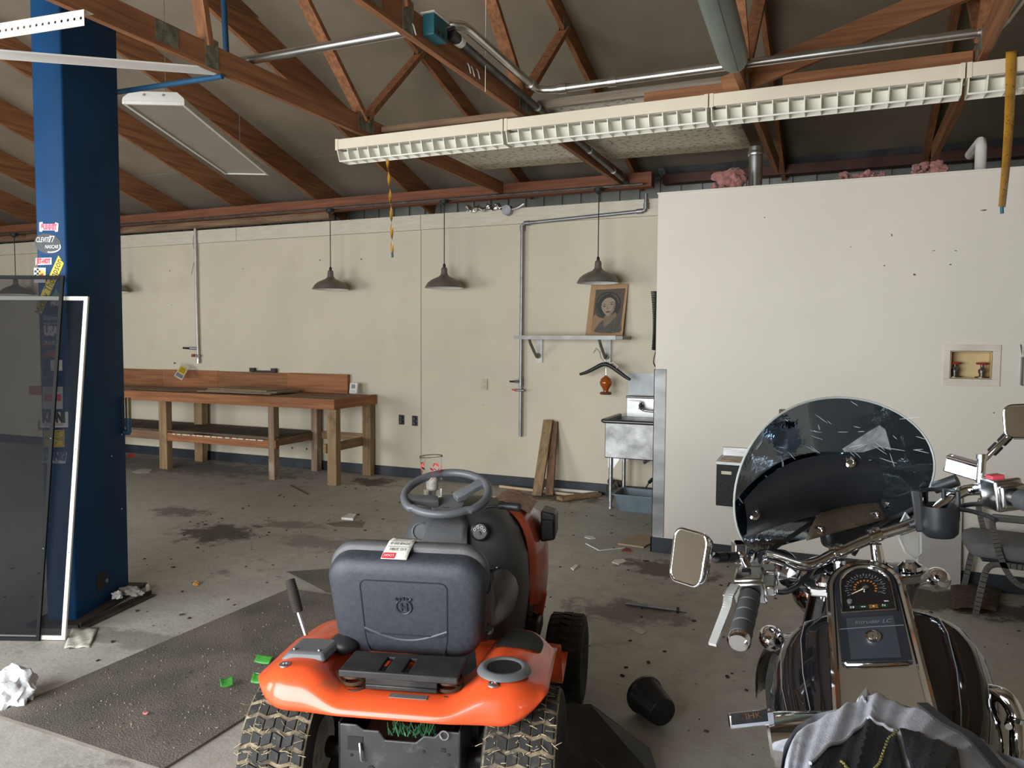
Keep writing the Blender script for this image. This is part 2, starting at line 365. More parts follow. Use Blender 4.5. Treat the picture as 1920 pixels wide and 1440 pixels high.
# ============================================================ trusses, beam, loft boards
GUS = M('gusset_plate', (.22, .22, .17), .5, .6, var=.35, vs=25, bump=.4, bs=90)
RW, RX = redwood('y'), redwood('x')
names = ['leftmost', 'second', 'third', 'fourth', 'fifth', 'sixth']
def truss(X, i):
    low = X > -4.5
    lb = {0: 'dark brown roof rafter leftmost of all, far behind the blue lift column',
          1: 'brown roof rafter second from the left, seen left of the blue lift column',
          2: 'brown roof rafter third from the left, seen left of the blue lift column', 3: 'brown roof rafter reaching the wall just right of the blue lift column',
          4: 'brown roof rafter second to the right of the blue lift column', 5: 'brown roof rafter passing behind the upper end of the flat panel ceiling light',
          6: 'wide brown roof rafter with a plywood gusset beside the flat panel ceiling light',
          7: 'brown timber roof truss meeting the left end of the long louvred light', 8: 'brown timber roof truss carrying the teal electrical box and dark pipe',
          9: 'brown timber roof truss beside the green grey round-ended duct', 10: 'brown timber roof truss at the far right with the bent conduit', 11: 'brown timber roof truss beyond the right edge'}[i]
    t = thing('roof_truss', (X, 7.6, 3.19), lb, 'truss', 'roof trusses')
    d = .27 if not low else .15; th = .04
    yt = 8.45
    MB().bar((X, RIDGE, roofz(RIDGE)+.1-d/2), (X, yt, roofz(yt)+.1-d/2), th, d).build('top_chord', RW, t, smooth=False)
    MB().bar((X, RIDGE, roofz(RIDGE)+.1-d/2), (X, YF, roofz(YF)+.1-d/2), th, d).build('top_chord', RW, t, smooth=False)
    if low:
        MB().box2((X-th/2, -1.65, 3.19), (X+th/2, 7.56, 3.33)).build('bottom_chord', RW, t, smooth=False)
        for y0_, y1_ in ((5.0, 5.85), (5.0, 3.2), (3.42, 3.12), (1.2, 3.05), (1.2, 1.3)):
            za, zb = 3.31, roofz(y1_)+.1-d
            MB().bar((X, y0_, za), (X, y1_, zb+.03), .038, .085, (1, 0, 0)).build('web', redwood('z'), t, smooth=False)
        for y_ in (5.0, 1.25):
            for s in (-1, 1):
                MB().box((X+s*.022, y_, 3.285), (.003, .2, .13)).build('gusset_plate', GUS, t, smooth=False)
        for s in (-1, 1):
            MB().box((X+s*.022, 5.85, roofz(5.85)-.0), (.003, .16, .1)).build('gusset_plate', GUS, t, smooth=False)
            MB().box((X+s*.022, 3.44, 3.275), (.003, .10, .17)).build('gusset_plate', GUS, t, smooth=False)
            MB().box((X+s*.022, 3.12, 3.27), (.003, .15, .11)).build('gusset_plate', GUS, t, smooth=False)
    return t
TR = [truss(X, i) for i, X in enumerate(TX)]
ply = [pX(*q, -4.715) for q in ((395, -4), (637, -60), (637, 112), (600, 92), (560, 70), (480, 32))]
MB().poly(ply, (1, 0, 0), .014).build('plywood_gusset', wood('plywood', (.21, .10, .05), (.15, .065, .03), 'y'), TR[6], smooth=False)
BMX = wood('beam_lumber', (.235, .085, .04), (.15, .052, .026), 'x')
bm_ = thing('wall_beam', (-6, 7.66, 3.17), 'long reddish timber beam running above the back wall under the rafters', 'beam')
MB().box2((XL, 7.57, 3.175), (-6.3, 7.70, 3.315)).build('beam_length', BMX, bm_, smooth=False)
MB().box2((-6.297, 7.565, 3.17), (-1.80, 7.70, 3.31)).build('beam_length', BMX, bm_, smooth=False)
MB().box2((XL, 7.63, 3.095), (-5.75, 7.72, 3.17)).build('lower_ledger', oldwood('x'), bm_, smooth=False)
br = MB().bar((-.75, 5.08, 3.215), (1.35, 5.08, 3.86), .04, .14, (0, 1, 0))
br = MB().bar((-.76, 5.12, 3.25), (1.6, 5.12, 3.95), .14, .04, (0, 1, 0))
tag(br.build('diagonal_brace', RX, smooth=False), 'sloping reddish brace board rising right from the round-ended duct', 'brace')
# boards laid on the bottom chords
OSB = M('loft_board', (.78, .73, .61), .8, var=.08, vs=16, stretch=(1, 2.2, 1), dirt=(.36, .32, .26), dirt_s=22, dirt_t=(.53, .60))
for a, b, y0_, y1_, lbl in ((-3.47, -2.235, 5.35, 7.06, 'speckled loose sheet of loft board left of the dark pipe'), (-2.225, -.80, 5.35, 7.12, 'speckled loose sheet of loft board right of the dark pipe')):
    m_ = MB(); n = 10
    m_.grid(lambda u, v: V((a+(b-a)*u, y0_+(y1_-y0_)*v, 3.345+.012*math.sin(u*PI)*0+.018*v*v*(1-u))), n, 6)
    tag(m_.build('loft_board', OSB, solid=.012), lbl, 'board', 'sheets on the truss chords')
def plank(name, a, b, w_, h_, mat, lbl, cat='board', up=(0, 0, 1)):
    return tag(MB().bar(a, b, w_, h_, up).build(name, mat, smooth=False, bevel=.003), lbl, cat)
plank('plank', (-3.40, 5.22, 3.285), (-2.14, 5.24, 3.285), .06, .045, oldwood('x'), 'rough weathered plank lying above the left half of the long louvred light')
plank('plank', (-2.08, 5.22, 3.325), (-.65, 5.21, 3.325), .04, .06, greywood('x'), 'grey weathered plank behind the silver conduit above the louvred light')
plank('plank', (-1.28, 5.15, 3.255), (-.65, 5.15, 3.255), .04, .075, RX, 'short reddish board lying just above the middle of the louvred light')
plank('plank', (-.40, 5.15, 3.25), (.63, 5.15, 3.25), .04, .095, RX, 'reddish timber above the right part of the louvred light')

# ============================================================ long louvred light: four units in a row
LY0, LY1, LZT, LZM, LZB = 4.877, 5.03, 3.15, 3.075, 2.992
lx = [pY(628, 262, LY0).x, pY(944, 225, LY0).x, pY(1329, 178, LY0).x, pY(1812, 118, LY0).x, pY(1812, 118, LY0).x+1.2]
LOUV = M('louvre_white', (.80, .78, .68), .35, var=.05, vs=6)
blade_me = None
lbls = ['leftmost unit of the long louvred fluorescent light', 'louvred fluorescent unit second from the left with the dark pipe passing under it',
        'louvred fluorescent unit below the round-ended duct', 'louvred fluorescent unit at the right edge behind the fly strip']
for i in range(4):
    a, b = lx[i]+.004, lx[i+1]-.004
    t = thing('louvred_light', ((a+b)/2, (LY0+LY1)/2, LZB), lbls[i], 'light', 'louvred lights in a row')
    h = MB()
    h.box2((a, LY0, LZM), (b, LY0+.012, LZT)).box2((a, LY1-.012, LZM), (b, LY1, LZT)).box2((a, LY0+.012, LZT-.01), (b, LY1-.012, LZT))
    h.box2((a, LY0+.012, LZM), (a+.01, LY1-.012, LZT-.01)).box2((b-.01, LY0+.012, LZM), (b, LY1-.012, LZT-.01))
    h.build('housing', CREAM, t, smooth=False)
    for xx in (a+.012, b-.012):
        MB().box2((xx-.012, LY0-.004, LZM-.006), (xx+.012, LY0+.0, LZT+.003)).build('end_band', CREAM, t, smooth=False)
    n = max(6, round((b-a)/.094)); first = None
    for k in range(n+1):
        x = a+.012+(b-a-.024)*k/n
        if first is None:
            z0, z1 = LZM-.002, LZB; ya, yb = LY0+.004, LY1-.004; w1, w0 = .003, .002
            first = MB().add([(x-w1, ya, z0), (x+w1, ya, z0), (x+w1, yb, z0), (x-w1, yb, z0), (x-w0, ya+.03, z1), (x+w0, ya+.03, z1), (x+w0, yb, z1), (x-w0, yb, z1)],
                    [(3, 2, 1, 0), (4, 5, 6, 7), (0, 1, 5, 4), (1, 2, 6, 5), (2, 3, 7, 6), (3, 0, 4, 7)]).build('louvre_blade', LOUV, t, smooth=False); x00 = x
        else: part_copy(first, t, V((x-x00, 0, 0)))
    MB().box2((a+.012, LY0+.034, LZB-.004), (b-.012, LY0+.039, LZB+.006)).build('louvre_rail', LOUV, t, smooth=False)
    MB().add([(a+.012, LY1-.004, LZB), (b-.012, LY1-.004, LZB), (b-.012, LY0+.075, LZM-.002), (a+.012, LY0+.075, LZM-.002), (a+.012, LY1, LZB), (b-.012, LY1, LZB), (b-.012, LY1, LZM-.002), (a+.012, LY1, LZM-.002)], [(0, 1, 2, 3), (4, 7, 6, 5), (0, 4, 5, 1), (3, 2, 6, 7), (1, 5, 6, 2), (0, 3, 7, 4)]).build('louvre_reflector', LOUV, t, smooth=False)
    for y in (LY0+.06,):
        MB().cyl((a+.03, y, LZM+.02), (b-.03, y, LZM+.02), .013, 10).build('lamp_tube', WHITE, t)

# flat panel ceiling light hung below the rafters at the left
zf = 3.36
c = [pz(*q, zf) for q in ((240, 197), (335, 195), (505, 325), (422, 331))]
ctr = (c[0]+c[1]+c[2]+c[3])/4
ydir = ((c[2]+c[3])-(c[0]+c[1])); ydir.z = 0; Lf = ydir.length/2; ydir.normalize(); xdir = V((ydir.y, -ydir.x, 0)); Wf = abs(((c[1]+c[2])-(c[0]+c[3])).dot(xdir))/2
t = thing('panel_light', ctr, 'white framed flat panel light hanging below the rafters near the blue column', 'light')
R_ = Matrix((xdir, ydir, V((0, 0, 1)))).transposed()
def fl(x, y, z): return ctr+R_ @ V((x, y, z))
f = MB()
for s in (-1, 1):
    f.box(fl(s*(Wf/2-.012), 0, .012), (.024, Lf, .024), R_); f.box(fl(0, s*(Lf/2-.012), .012), (Wf-.048, .024, .024), R_)
f.build('frame', WHITE, t, smooth=False, bevel=.002)
MB().box(fl(0, 0, .014), (Wf-.046, Lf-.046, .006), R_).build('diffuser', M('lens_panel', (.30, .27, .225), .4, var=.05, vs=3), t, smooth=False)
h = MB(); w2, l2 = Wf/2, Lf/2
h.loft([[fl(-w2, -l2, .024), fl(w2, -l2, .024), fl(w2, l2, .024), fl(-w2, l2, .024)], [fl(-w2+.005, -l2+.005, .05), fl(w2-.005, -l2+.005, .05), fl(w2-.005, l2-.005, .05), fl(-w2+.005, l2-.005, .05)],
        [fl(-w2+.06, -l2+.02, .10), fl(w2-.06, -l2+.02, .10), fl(w2-.06, l2-.02, .10), fl(-w2+.06, l2-.02, .10)]])
h.build('housing', WHITE, t, smooth=False)
for sx in (-.07, .07):
    MB().cyl(fl(sx, -l2+.004, .072), fl(sx, -l2+.02, .072), .009, 10).build('knockout', DGALV, t)
for sy in (-.4, .4):
    p = fl(0, sy*Lf, .10); MB().tube([p, p+V((0, 0, roofz(p.y)-p.z))], .003, 6).build('hanger_wire', DGALV, t)

# ============================================================ pipes, conduits, ducts overhead
ALU = M('conduit_metal', (.62, .61, .58), .3, 1, var=.15, vs=6)
za = 3.36
p0, p1 = pz(444, 114, za), pz(757, 66, za)
pe = pz(850, 47, za); y2 = 5.08
cp = MB()
ptsA = [V((p0.x, 3.79, za)), V((-2.16, 3.79, za))]
ptsA += [V((-2.03, 3.80, za)), V((-1.985, 3.84, za)), V((-1.975, 3.9, za)), V((-1.985, 4.85, 3.35)), V((-1.98, 4.93, 3.345)), V((-1.94, 4.96, 3.34)), V((-1.87, 4.965, 3.335))]
ptsA += [pY(1402, 119, 4.965), pY(1845, 60, 4.965)]
e = ptsA[-1]; ptsA += [e+V((.06, .0, .012)), e+V((.10, .0, .045)), e+V((.30, 0, .33))]
t = thing('conduit_run', (-1.9, 4.5, 3.3), 'bright silver conduit running along the trusses with elbows above the louvred light', 'pipe')
MB().tube(ptsA, .027, 14).build('pipe', ALU, t)
for q, d in ((ptsA[1], (1, 0, 0)), (ptsA[5], (0, 1, 0)), (V((-1.80, 4.965, 3.335)), (1, 0, .0)), (e, (1, 0, 0)), (V((-1.45, 4.965, ptsA[8].z+(ptsA[9].z-ptsA[8].z)*.32)), (1, 0, 0))):
    d = V(d); MB().cyl(q-d*.03, q+d*.03, .034, 14).build('coupling', ALU, t)
# dark pipe down the truss to the beam
dk = M('dark_pipe', (.10, .095, .09), .4, .6, var=.3, vs=8)
t = thing('dark_pipe_run', (-2.05, 5.6, 3.2), 'dark pipe strapped along the truss from the teal box down to the wall beam', 'pipe')
a, b = pz(850, 72, 3.315), V((-2.045, 7.54, 3.22))
dp = [V((-2.045, 3.90, 3.315)), V((-2.045, 4.3, 3.30)), V((-2.045, 5.4, 3.27)), b]
MB().tube(dp, .024, 12).build('pipe', dk, t)
for k in (.25, .62, .85):
    q = dp[1].lerp(b, k); MB().cyl(q-V((0, .012, 0)), q+V((0, .012, 0)), .029, 12).build('strap', GALV, t)
MB().cyl((-2.045, 3.88, 3.315), (-2.045, 3.80, 3.315), .033, 12).build('cable_plug', BLACK, t)
MB().cyl((-2.045, 3.90, 3.315), (-2.045, 3.94, 3.315), .034, 12).build('bushing', WHITE, t)
TEAL = M('teal_box_paint', (.018, .105, .13), .5, var=.15, vs=10)
q = V((-2.055, 3.66, 3.285))
t = thing('electrical_box', q, 'small teal electrical box screwed to the truss beside the dark pipe', 'electrical box')
MB().box(q, (.07, .15, .11)).build('body', TEAL, t, bevel=.004)
MB().box(q+V((0, 0, .06)), (.085, .17, .008)).build('lid', PAPER, t, bevel=.002)
for dy, dz in ((-.03, -.03), (.025, -.03)):
    MB().cyl(q+V((.034, dy, dz)), q+V((.038, dy, dz)), .012, 10).build('knockout', INK, t)
MB().tube(catmull([q+V((.03, .08, .02)), q+V((.045, .13, .05)), (-2.04, 3.82, 3.32)]), .008, 8).build('cable', BLACK, t)
# hook nails in the truss
for px, py in ((877, 127), (884, 133), (894, 138), (773, 53)):
    q = pX(px, py, -2.088)
    tag(MB().tube(catmull([q+V((-.005, 0, .03)), q+V((.008, 0, .01)), q+V((.012, .01, -.02)), q+V((.008, .025, -.025))], 4), .0035, 6).build('hook_nail', WHITE), {877: 'highest of three white bent hook nails in the truss timber', 884: 'middle one of three white bent hook nails in the truss timber', 894: 'lowest of three white bent hook nails in the truss timber'}[px] if px > 800 else 'small white staple on the truss left of the teal box', 'nail', 'hook nails in the truss' if px > 800 else None)
# round-ended green grey duct
GREEN = M('duct_paint', (.145, .175, .150), .45, var=.08, vs=3)
t = thing('duct', (-.57, 3.8, 3.02), 'green grey round-ended metal duct hanging toward the viewer at the top', 'duct')
def dsec(y, k):
    cx = -.570+.0305*(4.16-y)
    return [V((cx+.075*math.cos(a)*k, y, 3.102+(.068*math.sin(a))*k)) for a in [2*PI*j/20 for j in range(20)]]
MB().loft([dsec(1.2, 1), dsec(4.14, 1), dsec(4.20, .95), dsec(4.25, .80), dsec(4.28, .55), dsec(4.29, .05)]).build('shell', GREEN, t)
MB().tube([dsec(1.3, 1)[16]+V((0, 0, -.001)), dsec(4.2, .96)[16]+V((0, 0, -.001))], .003, 5).build('seam', M('seam_dark_green', (.06, .075, .065), .6), t, smooth=False)  # lengthwise seam, a darker green than the duct shell
for y in (2.0, 3.4): MB().box((-.57+.0305*(4.16-y), y, 3.18), (.03, .03, .03)).build('hanger', DGALV, t)
# blue lift tubes
tag(MB().cyl(pX(425, 112, -3.52), pX(418, -30, -3.52), .018, 12).build('lift_tube', DKBLUE), 'upright blue tube rising beside the truss near the column', 'tube')
a, b = pz(205, 175, 3.17), pz(417, 143, 3.17)
tag(MB().cyl(a, b, .016, 12).build('lift_tube', DKBLUE), 'thin blue crossbar running from the column to the truss', 'tube')
# white strip and perforated angle
a, b = pz(-60, 98, 2.97), pz(404, 134, 3.205)
tag(MB().bar(a, b, .004, .050, (-.5, -.25, .8)).bar(a+V((-.02, .0, .024)), b+V((-.02, .0, .024)), .03, .004).build('track_strip', M('track_white', (.85, .84, .80), .45, var=.03), smooth=False), 'long white metal strip crossing in front of the blue column', 'track')
a, b = pz(-60, 68, 3.02), pz(158, 33, 3.02); dv = (b-a); ln = dv.length; dv.normalize(); up = V((0, 0, 1))
m_ = MB(); n = 19; hh = .034; hole = .0072; step = ln/n
def pt(s, z): return a+dv*s+up*z
for i in range(n):
    s0 = i*step; c_ = s0+step/2; ring = [(c_+hole*math.cos(2*PI*j/8+PI/8), hole*math.sin(2*PI*j/8+PI/8)) for j in range(8)]
    sq = [(s0+step, hh*.4), (s0+step, hh), (s0, hh), (s0, hh*.4), (s0, -hh*.4), (s0, -hh), (s0+step, -hh), (s0+step, -hh*.4)]
    vs = [pt(*q) for q in ring]+[pt(*q) for q in sq]
    m_.add(vs, [(j, (j+1) % 8, 8+(j+1) % 8, 8+j) for j in range(8)])
side = V((-dv.y, dv.x, 0))
m_.add([a+up*hh, b+up*hh, b+up*hh+side*.05, a+up*hh+side*.05], [(0, 1, 2, 3)])
tag(m_.build('perforated_angle', M('angle_paint', (.66, .58, .48), .5, var=.06), solid=.003, smooth=False, weld=True), 'cream perforated angle iron hanging at the top left before the column', 'angle iron')
# fly strips
AMBER = M('fly_paper', (.46, .23, .03), .2, var=.15, vs=10, trans=0, alpha=.82, coat=.6)
def fly(name, top, bot, w_, tw, lbl):
    t = thing(name, top, lbl, 'fly strip', 'hanging fly strips')
    top, bot = V(top), V(bot); n = 40
    def fn(u, v):
        ang = tw*v; p = top.lerp(bot, v)+V((.01*math.sin(v*3), 0, 0)); return p+V((math.cos(ang), math.sin(ang), 0))*(u-.5)*w_
    MB().grid(fn, 2, n).build('sticky_ribbon', AMBER, t, solid=.001)
    e = fn(.5, 1); MB().cyl(e, e+V((.002, 0, -.035)), .009, 12).build('cartridge', TEAL, t)
    fl_ = MB()
    for k in range(34):
        v = random.uniform(.1, .97); u = random.uniform(.1, .9); p = fn(u, v)+V((math.sin(tw*v), -math.cos(tw*v), 0))*.002
        fl_.sphere(p, random.uniform(.0014, .0026), 6, 4)
    stuff(fl_.build('flies', INK, t))
fly('fly_strip', (-3.235, 5.02, 3.0), pY(735, 474, 5.02), .024, 17, 'twisted amber fly strip hanging under the left louvred unit')
fly('fly_strip', pY(1896, 96, 4.868), pY(1878, 388, 4.84), .05, .7, 'wide amber fly strip speckled with flies at the right edge')
# string from the roof
tag(MB().tube([pd(911, -10, 4.6), pd(910, 172, 4.6)], .0022, 5).build('pull_string', PAPER), 'thin pale string hanging down in front of the trusses', 'string')
# things along the top of the partition
PINK = M('pink_insulation', (.34, .15, .13), .95, var=.25, vs=30, sheen=.3)
for i, (px, py, w_, h_, l) in enumerate(((1362, 352, .20, .17, 'big pink insulation tuft beside the silver flue pipe'), (1602, 337, .20, .075, 'low pink insulation tuft left of the middle of the partition top'),
                              (1642, 334, .12, .055, 'smallest pink insulation tuft on the partition top'), (1745, 328, .21, .10, 'pink insulation tuft near the white plastic pipe'))):
    q = pY(px, py, YP+.10); q.z = PZ+.011; rnd = random.Random(i)
    m_ = MB()
    for k in range(26):
        m_.sphere(q+V((rnd.uniform(-.45, .45)*w_, rnd.uniform(-.02, .05), h_*rnd.uniform(.15, .8))), h_*rnd.uniform(.16, .30), 9, 6, (rnd.uniform(.7, 1.5), 1, rnd.uniform(.6, 1.1)))
    m_.jitter(.007); m_.v = [V((p.x, p.y, max(p.z, q.z))) for p in m_.v]
    tag(m_.build('insulation_tuft', PINK), l, 'insulation', 'pink tufts on the partition')
q = V((-.66, 6.15, 0))
t = thing('flue_pipe', q, 'silver flue pipe rising behind the partition', 'pipe')
MB().cyl(q, q+V((0, 0, 3.11)), .052, 20).build('tube', GALV, t); MB().lathe([(.053, 3.04), (.06, 3.05), (.06, 3.07), (.053, 3.08)], q).build('collar', GALV, t)
q = pY(1838, 320, 6.1); tag(MB().tube([(q.x, 6.1, 0), (q.x, 6.1, 2.96), (q.x, 6.13, 3.0), (q.x, 6.6, 3.02)], .036, 14).build('plastic_pipe', WHITE), 'white plastic pipe elbow rising behind the partition at right', 'pipe')
tag(MB().box2((-1.14, YP+.14, 0), (-.90, YP+.18, 2.775)).build('wall_stud', RW, smooth=False, bevel=.004), 'reddish stud top showing behind the left end of the partition top', 'board')

# ============================================================ things on and along the back wall
LAMPM = M('lamp_shade_bronze', (.17, .15, .125), .45, .3, var=.12, vs=6)
SHWHITE = M('shade_inside', (.75, .74, .68), .5, var=.02)
tag(MB().tube([(-12, 7.47, 3.176), (-1.86, 7.47, 3.176)], .013, 8).build('lighting_conduit', dk), 'thin black conduit running along the underside of the wall beam', 'conduit')
pl = [(30, 552, 'pendant lamp seen through the dark window screen left of the blue column'), (210, 547, 'pendant lamp mostly hidden behind the blue column'),
      (620, 543, 'bronze pendant lamp above the workbench right end'), (833, 540, 'bronze pendant lamp between the workbench and the tall wall pipe'), (1121, 531, 'bronze pendant lamp hanging before the portrait of a woman')]
first = None
for px, py, l in pl:
    c = pY(px, py, 7.47); loc = V((c.x, 7.47, c.z))
    if True:
        t = thing('pendant_lamp', loc, l, 'lamp', 'pendant lamps along the back wall')
        R = .212
        prof = [(R, 0), (R+.004, .004), (R*.98, .016), (R*.95, .03), (R*.86, .058), (R*.70, .085), (R*.48, .108), (R*.30, .124), (.044, .142), (.036, .16), (.034, .205), (.028, .224), (.012, .232), (.012, .236)]
        MB().lathe(prof, loc, n=40).build('shade', LAMPM, t, ang=60)
        MB().lathe([(R-.002, .001), (R*.96, .014), (R*.78, .058), (R*.60, .087), (R*.38, .106), (.02, .112)], loc, n=40).build('reflector', SHWHITE, t, ang=60)
        MB().lathe([(.014, .232), (.018, .24), (.014, .258), (.006, .27)], loc, n=12).build('cord_grip', BLACK, t)
        MB().cyl(loc+V((0, 0, .26)), V((c.x, 7.47, 3.165)), .0055, 8).build('cord', BLACK, t)
        MB().lathe([(.05, .165), (.05, .13), (.02, .11)], V((c.x, 7.47, 3.0)), n=14).build('ceiling_cup', BLACK, t)

# metal pipes fixed to the wall
def valve(p, q, t, m1, m2, s=1):
    p = V(p); MB().cyl(p, p+V((-.045*s, -.03, 0)), .018, 10).build('valve', m1, t); p2 = p+V((-.045*s, -.03, 0))
    MB().cyl(p2, p2+V((-.05*s, -.01, .004)), .008, 8).build('valve_handle', m2, t)
t = thing('air_pipe', (-7.98, 7.7, 1.30), 'thin pale air pipe dropping down the wall above the workbench left part', 'pipe')
MB().tube([(-7.98, 7.71, 3.1), (-7.98, 7.71, 2.2), (-7.97, 7.715, 1.32)], .019, 12).build('pipe', M('pale_pipe', (.48, .46, .42), .45, .5, var=.1), t)
MB().tube(catmull([(-7.99, 7.71, 3.08), (-8.04, 7.72, 2.9), (-8.0, 7.735, 2.75), (-8.06, 7.74, 2.62), (-8.1, 7.742, 2.5)]), .004, 6).build('loose_cord', DGALV, t)
MB().cyl((-7.975, 7.71, 1.50), (-8.06, 7.66, 1.50), .018, 10).build('valve', DGALV, t); MB().cyl((-8.05, 7.66, 1.50), (-8.15, 7.63, 1.505), .014, 8).build('valve_handle', BLACK, t)
MB().cyl((-7.93, 7.7, 1.40), (-8.05, 7.68, 1.40), .016, 10).build('petcock', DGALV, t); MB().box((-8.01, 7.665, 1.41), (.04, .02, .03)).build('valve_handle', RED, t)
MB().cyl((-7.97, 7.715, 1.30), (-7.97, 7.715, 1.36), .025, 12).build('end_cap', GALV, t)
t = thing('air_pipe', (-3.25, 7.7, .57), 'tall grey air pipe with a long horizontal branch beside the wall shelf', 'pipe')
MB().tube([(-3.25, 7.705, .57), (-3.245, 7.705, 2.86), (-3.235, 7.705, 2.885), (-3.21, 7.705, 2.9), (-1.94, 7.705, 2.95), (-1.90, 7.705, 2.955), (-1.885, 7.705, 2.98), (-1.885, 7.705, 3.12)], .019, 12).build('pipe', DGALV, t)
for p, d in (((-3.245, 7.705, 2.85), (0, 0, 1)), ((-3.19, 7.705, 2.9), (1, 0, .04)), ((-1.95, 7.705, 2.95), (1, 0, .04)), ((-1.885, 7.705, 3.0), (0, 0, 1))):
    p = V(p); d = V(d).normalized()*.03; MB().cyl(p-d, p+d, .026, 12).build('elbow_collar', DGALV, t)
MB().cyl((-3.25, 7.70, 1.18), (-3.31, 7.66, 1.18), .016, 10).build('valve', DGALV, t); MB().cyl((-3.30, 7.66, 1.18), (-3.36, 7.65, 1.18), .01, 8).build('valve_handle', BLACK, t)
MB().cyl((-3.20, 7.68, 1.085), (-3.31, 7.67, 1.085), .013, 10).build('petcock', DGALV, t); MB().box((-3.31, 7.66, 1.09), (.05, .016, .018)).build('valve_handle', RED, t)
MB().cyl((-3.25, 7.705, 1.13), (-3.25, 7.705, 1.22), .024, 12).build('tee', DGALV, t)
# metal junction box and foil at the top of the wall
q = pY(951, 394, 7.69)
t = thing('junction_box', q, 'round grey junction box with loose foil at the top of the back wall', 'junction box')
MB().cyl((q.x, 7.735, q.z), (q.x, 7.66, q.z), .06, 8).build('body', DGALV, t, bevel=.004)
MB().tube(catmull([q, q+V((.12, -.0, .02)), q+V((.2, .0, .06))]), .015, 8).build('cable', GALV, t)
m_ = MB().grid(lambda u, v: q+V((-.5+.44*u, -.01+.03*math.sin(u*31+v*4), .015+.05*v+.02*math.sin(u*23))), 30, 4); m_.build('foil_wrap', M('foil', (.75, .75, .74), .2, 1), t, solid=.001)
# wall shelf with brackets
t = thing('wall_shelf', (-2.63, 7.7, 1.64), 'grey metal-edged wall shelf holding the portrait of a woman', 'shelf')
MB().box2((-3.21, 7.42, 1.645), (-2.03, 7.735, 1.680)).build('board', M('shelf_board', (.30, .29, .27), .5, var=.15, vs=12), t, bevel=.002)
MB().box2((-3.212, 7.412, 1.642), (-2.10, 7.42, 1.683)).build('front_edge', M('shelf_edge', (.33, .32, .30), .5, .3, var=.15), t, smooth=False)
for x in (-3.045, -2.275):
    b = MB().box2((x-.035, 7.728, 1.39), (x+.035, 7.745, 1.645)).build('bracket', M('bracket_paint', (.62, .60, .57), .45), t, smooth=False)
    MB().tube(catmull([(x-.01, 7.47, 1.64), (x-.01, 7.50, 1.60), (x-.01, 7.66, 1.47), (x-.01, 7.715, 1.45)]), [.016]*6*3+[.018], 10).build('bracket_arm', LAMPM, b)
    MB().cyl((x-.01, 7.73, 1.465), (x-.01, 7.70, 1.465), .03, 12).build('bracket_foot', LAMPM, b)
# portrait print
LL = pY(1097.5, 626.5, 7.66); LL.z = 1.684
PW, PH = .40, .545; tilt = .075
pxv = V((1, 0, .0)); pyv = V((.035, tilt, PH)).normalized(); pn = pxv.cross(pyv)   # facing -Y
def pp(x, y, lift=0): return LL+pxv*((x-312)/408*PW)+pyv*((697-y)/555*PH)+pn*lift
t = thing('portrait', LL+pxv*PW/2, 'sepia portrait print of a dark-haired woman standing on the wall shelf', 'portrait')
TAN = M('tan_card', (.40, .245, .125), .75, var=.08, vs=8)
MB().poly([pp(312, 697), pp(720, 697), pp(720, 142), pp(312, 142)], pn, -.004).build('card', TAN, t, smooth=False)
def sh(name, pts, lift, m): return MB().poly([pp(x, y, lift-.0004) for x, y in pts], pn, .0004).build(name, m, t, smooth=False)
def smooth2(pts, n=4): return [(p.x, p.y) for p in catmull([(x, y, 0) for x, y in pts], n, True)]
sp = lambda n, c: M('print_'+n, c, .6, var=.06, vs=20)
sh('print_background', [(372, 662), (690, 662), (696, 190), (372, 200)], .0008, sp('bg', (.085, .06, .038)))
sh('print_light', smooth2([(374, 655), (376, 520), (395, 470), (440, 500), (500, 520), (470, 560), (430, 620), (415, 658)]), .0012, sp('glow', (.27, .16, .075)))
sh('print_hair', smooth2([(390, 370), (400, 300), (440, 250), (510, 225), (580, 235), (640, 280), (666, 350), (664, 400), (645, 455), (610, 472), (560, 470), (500, 498), (450, 492), (410, 450)]), .0016, sp('hair', (.028, .024, .020)))
for k, pts in enumerate(([(400, 330), (440, 265), (520, 238), (512, 250), (450, 280), (412, 340)], [(560, 245), (620, 280), (650, 350), (640, 350), (606, 292), (552, 256)], [(402, 400), (420, 450), (460, 480), (455, 470), (428, 440), (410, 395)])):
    sh('print_hair_light', smooth2(pts, 3), .002, sp('hairlit', (.075, .065, .052)))
sh('print_neck', smooth2([(505, 480), (560, 480), (612, 450), (628, 490), (575, 555), (512, 606), (486, 575), (495, 530)]), .002, sp('neck', (.17, .125, .085)))
sh('print_face', smooth2([(455, 385), (462, 335), (497, 296), (550, 290), (593, 318), (605, 370), (600, 420), (580, 455), (548, 486), (512, 472), (475, 432)]), .0024, sp('face', (.30, .235, .165)))
sh('print_cheek', smooth2([(580, 330), (602, 370), (598, 420), (575, 458), (548, 484), (560, 440), (585, 400)]), .0028, sp('cheek', (.20, .15, .10)))
for (ex, ey, s) in ((486, 382, 1), (565, 360, 1)):
    sh('print_eye', smooth2([(ex-17, ey+3), (ex, ey-6), (ex+16, ey), (ex, ey+6)], 3), .0032, sp('hair', (0, 0, 0)))
    sh('print_brow', smooth2([(ex-24, ey-14), (ex, ey-26), (ex+24, ey-18), (ex, ey-20)], 3), .0032, sp('hair', (0, 0, 0)))
sh('print_nose', smooth2([(512, 408), (520, 384), (527, 384), (536, 404), (526, 412)], 3), .0032, sp('cheek', (0, 0, 0)))
sh('print_mouth', smooth2([(508, 444), (530, 432), (558, 436), (540, 452)], 3), .0032, sp('lip', (.10, .055, .04)))
